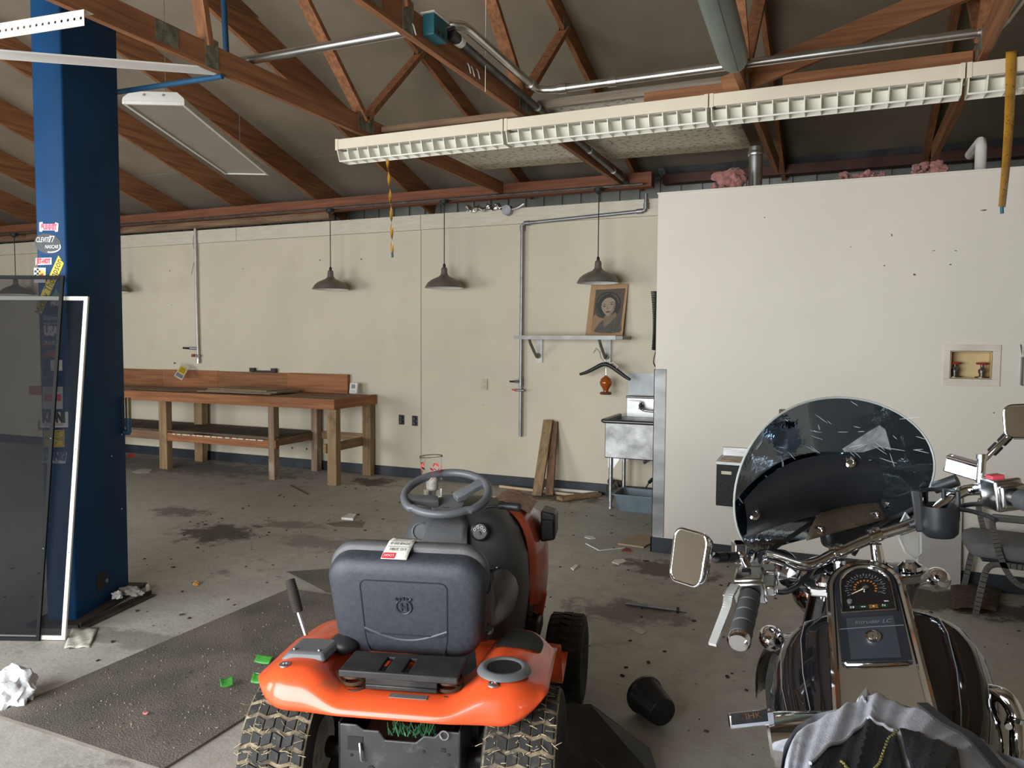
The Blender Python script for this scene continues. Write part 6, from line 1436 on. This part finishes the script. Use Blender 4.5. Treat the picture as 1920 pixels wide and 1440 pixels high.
ry = (fp(112, 488)-fp(76, 578)); rot = math.atan2(ry.dot(STZ), ry.dot(STX))
sticker([(68, 572), (77, 592), (120, 494), (110, 479)], SYL, [('Mickey Thompson', 92, 538, 14, INK, dict(rot=rot, shear=.15, sx=.80)), ('PERFORMANCE TIRES', 100, 540, 5, INK, dict(rot=rot, sx=.8))], lift=.0022, label='long slanted yellow sticker with black lettering')
sticker([(96, 556), (115, 556), (106, 543)], SGN, lift=.0016); sticker(rc(95, 561, 116, 575), SBL, [('NOS', 105, 568, 10, SWH, dict(sx=.7, bold=.004))], lift=.001)
sticker(rc(78, 590, 114, 612), SBL, [('Snap-on', 95, 596, 10, SWH, dict(sx=.6)), ('RACING TEAM', 95, 607, 4, SWH, dict(sx=.7))], lift=.001)
sticker(rc(80, 612, 112, 631), M('sticker_maroon', (.20, .03, .05), .5), [('USA', 96, 621, 17, SWH, dict(sx=.62, bold=.005))], lift=.001)
sticker(rc(76, 638, 114, 652, -1), SBK, [('CRANE', 92, 643, 9, SWH, dict(sx=.6)), ('CAMS', 92, 649, 5, SRD, dict(sx=.7))], lift=.001)
sticker([(77, 670), (111, 668), (114, 658), (82, 659)], SBL, [('ARP', 95, 664, 12, SRD, dict(sx=.85, shear=.3, bold=.005))], lift=.001)
s = sticker(rc(95, 675, 117, 695), SWH, [('5', 107, 685, 12, SBK, dict(sx=.7))], lift=.001)
MB().tube(catmull([fp(*q, .002) for q in ((78, 676), (86, 684), (78, 696), (84, 708), (98, 704), (112, 702))], 5), .0025, 5).build('snake_line', M('sticker_grey', (.2, .21, .22), .5), s)
s = sticker(rc(80, 725, 118, 767), M('sticker_grey2', (.36, .35, .36), .5), [('RACING', 99, 731, 7, SRD, dict(sx=.75))], lift=.001)
MB().poly([fp(*q, .002) for q in rc(83, 739, 115, 752)], -ca, .0003).build('red_band', SRD, s, smooth=False)
sticker(rc(75, 773, 128, 802, -1), SWH, [('KONI', 101, 783, 19, INK, dict(sx=.68, bold=.006)), ('SHOCK ABSORBERS', 102, 796, 5, SRD, dict(sx=.62))], lift=.001, label='white sticker with bold black lettering')
s = sticker(rc(82, 807, 121, 839, -1), M('sticker_yellow2', (.50, .36, .02), .5), [('BEST', 104, 814, 9, INK, dict(sx=.65)), ('PERFORMANCE', 101, 823, 7, INK, dict(sx=.55)), ('BUY', 101, 832, 8, INK, dict(sx=.65))], lift=.001)
MB().tube([fp(*q, .0018) for q in rc(84, 809, 119, 837, -1)], .0012, 4, closed=True).build('border', SRD, s)
sticker([(77, 868), (123, 869), (126, 848), (82, 848)], M('sticker_silver', (.32, .34, .38), .4), [('LONG', 102, 856, 15, SBL, dict(sx=.72, shear=.2, bold=.006)), ('ACRES', 102, 866, 5, SBL, dict(sx=.8))], lift=.001)

# ============================================================ two window screens leaning on the column
def mesh_mat(name, col_, fac):
    m = bpy.data.materials.new(name); m.use_nodes = True; nt = m.node_tree; b = nt.nodes['Principled BSDF']; b.inputs['Base Color'].default_value = (*col_, 1); b.inputs['Roughness'].default_value = .7; b.inputs['Specular IOR Level'].default_value = .05
    t_ = nt.nodes.new('ShaderNodeBsdfTransparent'); mx = nt.nodes.new('ShaderNodeMixShader'); tc = nt.nodes.new('ShaderNodeTexCoord'); n = nt.nodes.new('ShaderNodeTexNoise'); n.inputs['Scale'].default_value = 2.5
    mr = nt.nodes.new('ShaderNodeMapRange'); mr.inputs['To Min'].default_value = fac-.05; mr.inputs['To Max'].default_value = fac+.05
    nt.links.new(tc.outputs['Object'], n.inputs[0]); nt.links.new(n.outputs[0], mr.inputs['Value']); nt.links.new(mr.outputs[0], mx.inputs[0])
    nt.links.new(t_.outputs[0], mx.inputs[1]); nt.links.new(b.outputs[0], mx.inputs[2]); nt.links.new(mx.outputs[0], nt.nodes['Material Output'].inputs['Surface']); return m
SMESH = mesh_mat('screen_mesh', (.014, .015, .018), .34)
def screen(name, B, W_, Hh, lean, lat, fw, th, fm, label, mm):
    B = V((*B, 0)); upv = (V((0, 0, Hh))+ca*lean+cl_*lat); L_ = upv.length; up = upv.normalized(); n = cl_.cross(up).normalized()
    if n.dot(ca) > 0: n = -n
    t = thing(name, B+cl_*W_/2, label, 'screen', 'window screens leaning on the column')
    def S(x, y, z=0): return B+cl_*x+up*y+n*z+V((0, 0, .004))
    def slab(x0, y0, x1, y1, z0, z1): return [S(x, y, z) for z in (z0, z1) for x, y in ((x0, y0), (x1, y0), (x1, y1), (x0, y1))]
    F6 = [(3, 2, 1, 0), (4, 5, 6, 7), (0, 1, 5, 4), (1, 2, 6, 5), (2, 3, 7, 6), (3, 0, 4, 7)]
    for x0, y0, x1, y1 in ((0, 0, fw, L_), (W_-fw, 0, W_, L_), (fw, 0, W_-fw, fw), (fw, L_-fw, W_-fw, L_)):
        MB().add(slab(x0, y0, x1, y1, 0, th), F6).build('frame_rail', fm, t, smooth=False, bevel=.002)
    MB().add(slab(fw*.7, fw*.7, W_-fw*.7, L_-fw*.7, th*.45, th*.5), F6[:2]).build('mesh', mm, t, smooth=False)
    for x, y in ((fw*.5, L_*.55), (fw*.5, L_*.25)): MB().sphere(S(x, y, th), .004, 8, 5).build('rivet', DGALV, t)
    return t
screen('window_screen', (-3.794, 2.728), .95, 1.847, .20, -.053, .022, .016, M('screen_white_frame', (.72, .71, .62), .4, var=.03), 'tall insect screen with a white frame leaning on the blue column', SMESH)
screen('window_screen', (-3.906, 2.660), .95, 1.958, .185, -.072, .019, .014, M('screen_dark_frame', (.008, .008, .009), .7, var=.1, spec=.2), 'dark-framed insect screen leaning in front of the white-framed screen', mesh_mat('screen_mesh_fine', (.014, .015, .018), .36))

# ============================================================ rubber mats on the floor
MATM = M('rubber_mat_floor', (.125, .107, .09), .75, var=.22, vs=3, bump=.55, bs=130, dirt=(.18, .155, .125), dirt_s=2.4, dirt_t=(.48, .75))
def mat(name, cs, th, label):
    m_ = MB()
    def fn(u, v): p = cs[0]*(1-u)*(1-v)+cs[1]*u*(1-v)+cs[2]*u*v+cs[3]*(1-u)*v; return V((p.x, p.y, th+.003*math.sin(u*5+v*3)))
    m_.grid(fn, 8, 14); k = len(m_.v); e = [fn(i/8, 0) for i in range(9)]+[fn(1, j/14) for j in range(1, 15)]+[fn(1-i/8, 1) for i in range(1, 9)]+[fn(0, 1-j/14) for j in range(1, 14)]
    n = len(e); m_.add(e+[V((p.x*1, p.y, 0)) for p in e], [(i, (i+1) % n, n+(i+1) % n, n+i) for i in range(n)])
    return tag(m_.build(name, MATM, weld=True), label, 'mat')
mat('rubber_mat', [V((-3.29, 2.03, 0)), V((-2.30, 2.02, 0)), V((-2.31, 3.95, 0)), V((-3.25, 3.87, 0))], .014, 'long black rubber floor mat left of the tractor')
mat('rubber_mat', [V((-3.52, 4.16, 0)), V((-3.0, 3.93, 0)), V((-2.2, 4.02, 0)), V((-2.9, 4.62, 0))], .010, 'dark rubber mat corner showing behind the tractor seat')
rnd = random.Random(9); m1, m2, m3 = MB(), MB(), MB()
for k in range(520):
    x, y = rnd.uniform(-3.25, -2.33), rnd.triangular(2.06, 3.85, 2.15); r = rnd.uniform(.001, .0032); R_ = Euler((rnd.uniform(0, 3), rnd.uniform(0, 3), rnd.uniform(0, 3))).to_matrix()
    (m1, m2, m3)[k % 3].box((x, y, .0165+r*.5), (r*2.4, r*1.3, r*.7), R_)
stuff(m1.build('crumbs', M('pale_crumbs', (.36, .32, .25), .9, var=.2))); stuff(m2.build('crumbs', M('dark_crumbs', (.04, .032, .025), .9))); stuff(m3.build('crumbs', M('tan_crumbs', (.20, .16, .10), .9, var=.3)))
for o, l in zip([x for x in COL.objects if x.name.startswith('crumbs')], ('pale crumbs scattered on the rubber mat', 'dark crumbs scattered on the rubber mat', 'tan crumbs scattered on the rubber mat')): tag(o, l, 'debris', kind='stuff')
m1 = MB()
for k in range(420):
    x, y = rnd.uniform(-5.5, 1.2), rnd.uniform(1.6, 7.5)
    if -3.35 < x < -2.2 and 1.7 < y < 4: continue
    if -1.9 < x < -.6 and y < 3.4: continue
    r = rnd.uniform(.003, .010); m1.box((x, y, r*.35), (r*2.5, r*1.5, r*.7), Matrix.Rotation(rnd.uniform(0, 3), 3, 'Z'))
tag(stuff(m1.build('floor_grit', M('grit', (.05, .038, .028), .95, var=.5))), 'dark grit and chips scattered over the concrete floor', 'debris', kind='stuff')
# leaves and shreds on the mat
LEAF = M('green_film', (.045, .23, .035), .4, var=.2, vs=20)
def shred(c, w_, l_, rz, curl, m, name, label, cat, z0=.017, grp=None):
    def fn(u, v): x = (u-.5)*w_; y = (v-.5)*l_*.7; p = V((x*math.cos(rz)-y*math.sin(rz), x*math.sin(rz)+y*math.cos(rz), v*l_*.6)); return V((c[0], c[1], z0))+p+V((0, 0, curl*((2*u-1)**2+.4*math.sin(v*5))*.5+.001+abs(curl)*.2))
    return tag(MB().grid(fn, 8, 6).build(name, m, solid=.0008), label, cat, grp)
for px, py, w_, l_, rz, cu_, l in ((494, 1243, .07, .04, .1, .02, 'green plastic scrap on the mat nearest the tractor lever'), (425, 1287, .045, .04, .9, .035, 'small curled green scrap alone on the rubber mat'), (485, 1280, .05, .045, .4, .03, 'crumpled green scrap beside the tractor fender')):
    p = pz(px, py, .017); shred(p, w_*1.25, l_*1.2, rz, cu_*.45, LEAF, 'green_scrap', l, 'scrap', grp='green scraps on the mat')
p = pz(273, 1340, .017); shred(p, .022, .014, .3, .008, M('pink_scrap', (.45, .12, .12), .6), 'pink_scrap', 'tiny pink scrap on the long rubber mat', 'scrap')
tag(MB().tube([pz(475, 1262, .02), pz(503, 1266, .02)], .0025, 6).build('twig', PAPER), 'thin pale twig on the mat beside the green scraps', 'twig')
# crumpled paper, torn sheet, bits round the column foot
def crumple(c, r, m, name, label, cat='paper', sc=(1.2, 1, .8), seed=1):
    rn = random.Random(seed); bm = bmesh.new(); bmesh.ops.create_icosphere(bm, subdivisions=4, radius=1)
    from mathutils import noise as mn
    for v in bm.verts:
        n_ = v.co.normalized(); d = 1+.55*(mn.noise(n_*2.1+V((seed, 0, 0))))+.28*abs(mn.noise(n_*5+V((0, seed, 0))))-.2*abs(mn.noise(n_*9)); v.co = V((n_.x*d*sc[0]*r, n_.y*d*sc[1]*r, max(-.0, (n_.z*d+.55)*sc[2]*r)))
    mb = MB(); mb.add([V(c)+v.co for v in bm.verts], [tuple(v.index for v in f.verts) for f in bm.faces]); bm.free()
    return tag(mb.build(name, m, ang=50), label, cat)
p = pz(22, 1318); crumple((p.x-.01, p.y, .001), .085, M('tissue', (.66, .66, .66), .85, var=.08, bump=.4, bs=30), 'crumpled_paper', 'crumpled white paper ball on the floor at the left edge', seed=3, sc=(1.2, 1.0, 1.15))
p = pz(1101, 1208); crumple((p.x, p.y, .001), .028, PAPER, 'crumpled_paper', 'small crumpled paper beside the tractor front wheel', seed=6, sc=(.7, 1, 1.4))
q = [pz(*a) for a in ((120, 1217), (168, 1216), (184, 1178), (135, 1180))]
m_ = MB(); m_.grid(lambda u, v: q[0]*(1-u)*(1-v)+q[1]*u*(1-v)+q[2]*u*v+q[3]*(1-u)*v+V((0, 0, .004+.006*math.sin(u*6+v*4)**2)), 10, 8)
tag(m_.build('torn_sheet', M('dirty_paper', (.52, .49, .42), .85, var=.25, vs=14, dirt=(.25, .23, .2), dirt_s=25), solid=.001), 'torn dirty paper sheet on the floor before the screens', 'paper')
a, b = pz(150, 1172, .02), pz(284, 1110, .02)
tag(MB().bar(a, b, .008, .03).bar(a+V((.02, 0, -.012)), b+V((.02, .0, -.012)), .04, .006).build('angle_bar', M('dirty_iron', (.05, .04, .034), .8, .3, var=.4), smooth=False, bevel=.003), 'dark dirty iron bar lying along the foot of the blue column', 'bar')
p = pz(245, 1112, .04); crumple((p.x, p.y, .035), .045, M('cellophane', (.42, .38, .34), .3, var=.3, alpha=.75), 'plastic_wrapper', 'crumpled clear plastic wrapper on the iron bar by the column', 'wrapper', (1.8, .8, .6), 4)
p = pz(220, 1120, .04); crumple((p.x, p.y, .035), .03, M('tissue', (0, 0, 0)), 'paper_scrap', 'small white scrap by the foot of the blue column', 'paper', (1, .8, .9), 8)
p = pz(277, 1107); tag(MB().cyl((p.x, p.y, .0), (p.x, p.y, .035), .012, 14).cyl((p.x, p.y, .035), (p.x, p.y, .042), .009, 14).build('bottle_cap', WHITE), 'tiny white vial standing right of the column foot', 'vial')
p = pz(368, 1097); crumple((p.x, p.y, 0), .02, M('orange_crumb', (.42, .22, .06), .8), 'orange_scrap', 'small orange scrap alone on the concrete', 'scrap', (1, 1, .8), 2)
# plant pot lying on its side
t = thing('plant_pot', (-.70, 3.16, 0), 'black plastic plant pot lying on its side right of the tractor', 'plant pot')
pa, pb = pz(1195, 1335, .085), pz(1234, 1345, .06)
ax_ = (V((.11, -.11, -.012))).normalized(); o_ = V((-.765, 3.215, .085))
MB().lathe([(.078, 0), (.083, 0), (.085, .004), (.085, .018), (.079, .022), (.062, .155), (.058, .16), (.0, .16), (0, .155), (.055, .152), (.074, .02), (.078, .0)], o_, ax_, n=36).build('body', M('pot_plastic', (.012, .012, .013), .35, bump=.1, bs=40), t, ang=50)
for k in range(4):
    a = PI/2*k+.4; x, y, z = frame(ax_); c = o_+ax_*.1605+(x*math.cos(a)+y*math.sin(a))*.038; MB().cyl(c, c+ax_*.001, .009, 10).build('drain_hole', INK, t, smooth=False)
# scraps near the partition and elsewhere on the floor
def flat(pts, m, name, label, cat, th=.004, z=.001, grp=None):
    q = [pz(*p, z) for p in pts]; return tag(MB().poly(q, (0, 0, 1), th).build(name, m, smooth=False), label, cat, grp)
TAN2 = M('tan_tile', (.36, .265, .17), .6, var=.1, vs=8)
flat(((1158, 1021), (1207, 1028), (1221, 1020), (1222, 1006), (1192, 1004)), TAN2, 'board_offcut', 'tan board offcut on the floor at the partition corner', 'board', .012)
flat(((1096, 1008), (1107, 1011), (1117, 1010), (1112, 1006), (1098, 1005)), PAPER, 'paper_scrap', 'curved white scrap on the floor before the sink', 'paper')
flat(((1181, 1179), (1203, 1190), (1214, 1184), (1193, 1175)), M('card_white', (.5, .47, .43), .7), 'paper_card', 'white card lying right of the tractor front wheel', 'card', .002)
flat(((1147, 1055), (1160, 1059), (1175, 1054), (1168, 1049), (1152, 1051)), PAPER, 'paper_scrap', 'crumpled pale scrap near the red scrap on the floor', 'paper', .006)
flat(((1165, 1034), (1184, 1036), (1180, 1029), (1172, 1028)), M('red_scrap', (.22, .04, .035), .7), 'red_scrap', 'dark red scrap beside the tan board offcut', 'scrap', .006)
for (a, b, l) in (((1099, 1019), (1124, 1032), 'short thin white stick lying on the floor before the sink'), ((1124, 1032), (1172, 1027), 'longer thin white stick lying on the floor toward the board offcut')):
    tag(MB().bar(pz(*a, .005), pz(*b, .005), .012, .006).build('white_stick', PAPER, smooth=False), l, 'stick', 'thin white sticks')
t = thing('metal_rod', pz(1230, 1140), 'thin grey metal rod lying on the floor left of the left mirror', 'rod')
MB().tube([pz(1174, 1131, .011), pz(1245, 1141, .011), pz(1288, 1147, .008)], [.011, .010, .006], 10).build('rod', DGALV, t); MB().cyl(pz(1269, 1144, .012), pz(1273, 1144.5, .012), .02, 12).build('collar', BLACK, t)
flat(((640, 974), (655, 966), (668, 968), (662, 976)), PAPER, 'paper_scrap', 'white scrap on the floor left of the steering wheel', 'paper', .02)
flat(((610, 982), (648, 977), (684, 978), (678, 990), (630, 988)), M('tan_scrap', (.20, .16, .115), .8, var=.1), 'cardboard_scrap', 'flat tan cardboard scrap on the floor behind the tractor', 'cardboard', .002)
flat(((248, 884), (262, 880), (286, 880), (280, 886), (255, 887)), M('card_white', (0, 0, 0)), 'paper_sheet', 'tan paper sheet on the floor before the workbench', 'paper', .002)
tag(MB().bar(pz(545, 910, .004), pz(578, 927, .004), .012, .006).build('lath', M('dark_lath', (.07, .045, .03), .8), smooth=False), 'dark thin lath lying on the floor before the workbench', 'stick')
flat(((1070, 1066), (1076, 1070), (1084, 1062), (1080, 1060)), PAPER, 'paper_scrap', 'small pale scrap right of the tractor hood', 'paper', .008)

# ============================================================ things on and along the right partition
t = thing('valve_box', (.77, YP, 1.35), 'recessed yellow washer valve box with two red taps in the partition', 'valve box')
a, b = pY(1769.8, 646, YP), pY(1874, 725, YP); fm_ = M('valve_frame', (.62, .56, .48), .5)
m_ = MB(); y = YP-.008
m_.box2((a.x, y, va.z), (b.x, YP, a.z)).box2((a.x, y, b.z), (b.x, YP, vb.z)).box2((a.x, y, vb.z), (va.x, YP, va.z)).box2((vb.x, y, vb.z), (b.x, YP, va.z)); m_.build('frame', fm_, t, smooth=False, bevel=.002)
IN = M('valve_box_inside', (.62, .47, .24), .5, var=.05); m_ = MB(); e = .003
m_.box2((va.x+e, YP+.10, vb.z+e), (vb.x-e, YP+.104, va.z-e)).box2((va.x+e, YP, va.z-2*e), (vb.x-e, YP+.10, va.z-e)).box2((va.x+e, YP, vb.z+e), (vb.x-e, YP+.10, vb.z+2*e)).box2((va.x+e, YP, vb.z+e), (va.x+2*e, YP+.1, va.z-e)).box2((vb.x-2*e, YP, vb.z+e), (vb.x-e, YP+.1, va.z-e))
m_.build('liner', IN, t, smooth=False)
for x in (va.x+.035, vb.x-.05):
    z = vb.z+.006; p = V((x, YP+.045, z)); vb_ = MB().lathe([(.04, 0), (.04, .008), (.017, .010), (.017, .03), (.022, .032), (.022, .055), (.012, .06), (.010, .09)], p, n=16).cyl(p+V((0, 0, .06)), p+V((0, -.035, .06)), .014, 12).build('tap', M('tap_metal', (.14, .12, .10), .4, .8, var=.3), t)
    MB().lathe([(.0, .09), (.034, .088), (.038, .095), (.034, .102), (0, .1)], p, n=18).build('tap_handle', M('tap_red', (.30, .025, .03), .45), vb_); MB().cyl(p+V((0, -.036, .06)), p+V((0, -.037, .06)), .010, 12).build('tap_outlet', INK, vb_)
HOL = M('holder_plastic', (.58, .53, .47), .35, var=.04)
for z0, z1, x, l in ((1.36, 1.60, 1.044, 'lower plastic sheet holder at the right edge of the partition'), (1.80, 2.03, 1.052, 'upper pale plate fixed at the right edge of the partition')):
    tt_ = thing('wall_holder', (x+.12, YP, z0), l, 'holder')
    MB().box2((x, YP-.012, z0), (x+.24, YP-.002, z1)).build('back_plate', HOL, tt_, smooth=False, bevel=.002)
    m_ = MB(); m_.box2((x-.004, YP-.035, z0), (x, YP-.002, z1-.06)).box2((x, YP-.035, z0-.003), (x+.24, YP-.002, z0)); m_.add([(x-.004, YP-.035, z1-.06), (x-.004, YP-.002, z1+.02), (x-.012, YP-.002, z1+.02), (x-.012, YP-.035, z1-.02)], [(0, 1, 2, 3)]); m_.build('pocket_edge', DGALV, tt_, smooth=False)
t = thing('drinking_fountain', (-.62, 5.64, .45), 'black wall drinking fountain with a steel top behind the windscreen', 'fountain')
x0, x1, y0, z0, z1 = -.815, -.45, 5.50, .46, .755
MB().box2((x0+.005, y0+.01, z0), (x1, YP-.002, z1)).build('cabinet', M('black_tolex', (.018, .018, .02), .65, bump=.6, bs=70), t, bevel=.006)
m_ = MB(); m_.loft([[V(p) for p in ((x0, y0, z1), (x1, y0, z1), (x1, YP-.002, z1), (x0, YP-.002, z1))], [V(p) for p in ((x0, y0, z1+.025), (x1, y0, z1+.025), (x1, YP-.002, z1+.035), (x0, YP-.002, z1+.035))]]); m_.box2((x0+.01, YP-.02, z1+.03), (x1, YP-.002, z1+.095))
top_ = m_.build('steel_top', STEEL, t, smooth=False, bevel=.004); MB().box2((x0+.03, y0+.03, z1+.026), (x1-.03, YP-.05, z1+.034)).build('basin', M('stained_basin', (.22, .15, .08), .5, .5, var=.4, vs=12), top_, smooth=False)
MB().box((x0+.075, y0+.008, z1-.055), (.07, .004, .022)).build('name_plate', M('plate_brass', (.5, .45, .33), .4, .5), t, smooth=False)
tag(MB().box2((-.415, YP-.05, 1.02), (-.26, YP-.002, 1.145)).box2((-.40, YP-.058, 1.03), (-.275, YP-.05, 1.13)).build('wall_box', M('brown_box', (.12, .085, .06), .6, var=.2), smooth=False, bevel=.003), 'small brown wall box half hidden behind the windscreen', 'box')
m_ = MB(); m_.bar((.62, 5.70, .0), (.62, 5.765, .66), .25, .006, (0, 1, 0)); tag(m_.build('grey_sheet', M('grey_panel', (.34, .32, .29), .55, var=.06), smooth=False, bevel=.002), 'thin grey panel leaning against the partition behind the cup holder', 'panel')
c = pz(1828, 1118, .05); m_ = MB(); cs = [pz(*p, .0) for p in ((1785, 1146), (1868, 1150), (1878, 1112), (1782, 1098))]
m_.grid(lambda u, v: cs[0]*(1-u)*(1-v)+cs[1]*u*(1-v)+cs[2]*u*v+cs[3]*(1-u)*v+V((0, 0, .055*math.sin(PI*min(1, max(0, .06+.88*u)))**.4*math.sin(PI*min(1, max(0, .06+.88*v)))**.4)), 16, 14)
k0 = len(m_.v); tag(m_.jitter(.004).build('bark_slab', M('bark', (.075, .045, .03), .9, var=.5, vs=25, bump=1, bs=30, stretch=(1, 3, 1)), solid=.01), 'rough bark-brown slab on the floor by the partition baseboard', 'slab')
# office chair at the right edge
FAB = M('grey_fabric', (.135, .135, .14), .85, var=.08, vs=40, bump=.2, bs=200); CFR = M('chair_frame_taupe', (.17, .165, .155), .4, .6, var=.08)
t = thing('office_chair', (1.0, 5.42, 0), 'grey padded cantilever armchair standing by the partition at the right edge', 'chair')
CY = 5.43
def cs_(x, hw, z0, z1): return [V((x, CY+y, (z0+z1)/2+z)) for y, z in rrect(hw, (z1-z0)/2, min(.03, (z1-z0)/2-.002))]
MB().loft([cs_(.725, .15, .365, .405), cs_(.74, .215, .355, .425), cs_(.79, .235, .35, .44), cs_(1.05, .235, .34, .435), cs_(1.25, .22, .33, .425)]).build('seat', FAB, t, ang=60)
MB().loft([[V((x+.16*k, CY+y, .42+.42*k)) for x, y in ((1.24, -.22), (1.29, -.22), (1.29, .22), (1.24, .22))] for k in (0, .15, .5, .85, 1)]).build('backrest', FAB, t, bevel=.02, ang=60)
MB().box2((.79, CY-.2, .325), (1.2, CY+.2, .345)).build('seat_pan', BLACK, t, bevel=.004)
for y in (CY-.25, CY+.25):
    def flat_(pts, nm):
        pts = catmull(pts, 5); m_ = MB()
        for a, b in zip(pts[:-1], pts[1:]): m_.bar(a, b+(b-a)*.12, .032, .020, (0, 1, 0))
        m_.build(nm, CFR, t, smooth=False)
    flat_([(.757, y, .005), (.775, y, .12), (.80, y, .27), (.825, y, .315), (.87, y, .33), (1.0, y, .325)], 'leg')
    flat_([(1.30, y, .005), (1.29, y, .12), (1.26, y, .27), (1.2, y, .31)], 'leg')
    flat_([(.835, y, .60), (.825, y, .575), (.835, y, .52), (.862, y, .41), (.90, y, .31), (.945, y, .245), (1.02, y, .215), (1.28, y, .21)], 'arm_frame')
    MB().bar((.82, y, .605), (1.34, y, .60), .045, .026, (0, 1, 0)).build('arm_rest', CFR, t, bevel=.01)

# nail holes, chips and scuffs in the walls
for wall, yy, pts in ((w, YB-.0075, ((600, 488, .016, .012), (677, 486, .020, .013), (455, 504, .02, .008), (318, 508, .014, .01), (322, 572, .006, .01), (548, 840, .022, .02), (575, 842, .018, .022), (327, 681, .03, .02), (640, 700, .008, .008), (905, 760, .008, .006))),
                    (pw, YP-.0012, ((1658, 498, .010, .006), (1715, 515, .013, .011), (1782, 496, .013, .005), (1672, 441, .006, .013), (1434, 408, .007, .007), (1792, 470, .012, .004), (1595, 463, .008, .004), (1845, 394, .03, .006), (1751, 470, .02, .004), (1864, 774, .008, .006)))):
    for px, py, a, b in pts:
        q = pY(px, py, yy); n = 9; rn = random.Random(px)
        MB().add([q+V((.75*a*math.cos(2*PI*i/n)*rn.uniform(.6, 1.1), 0, .75*b*math.sin(2*PI*i/n)*rn.uniform(.6, 1.1))) for i in range(n)], [tuple(range(n))]).build('wall_chip', M('chip_dark', (.09, .07, .055), .9, var=.3), wall, smooth=False)
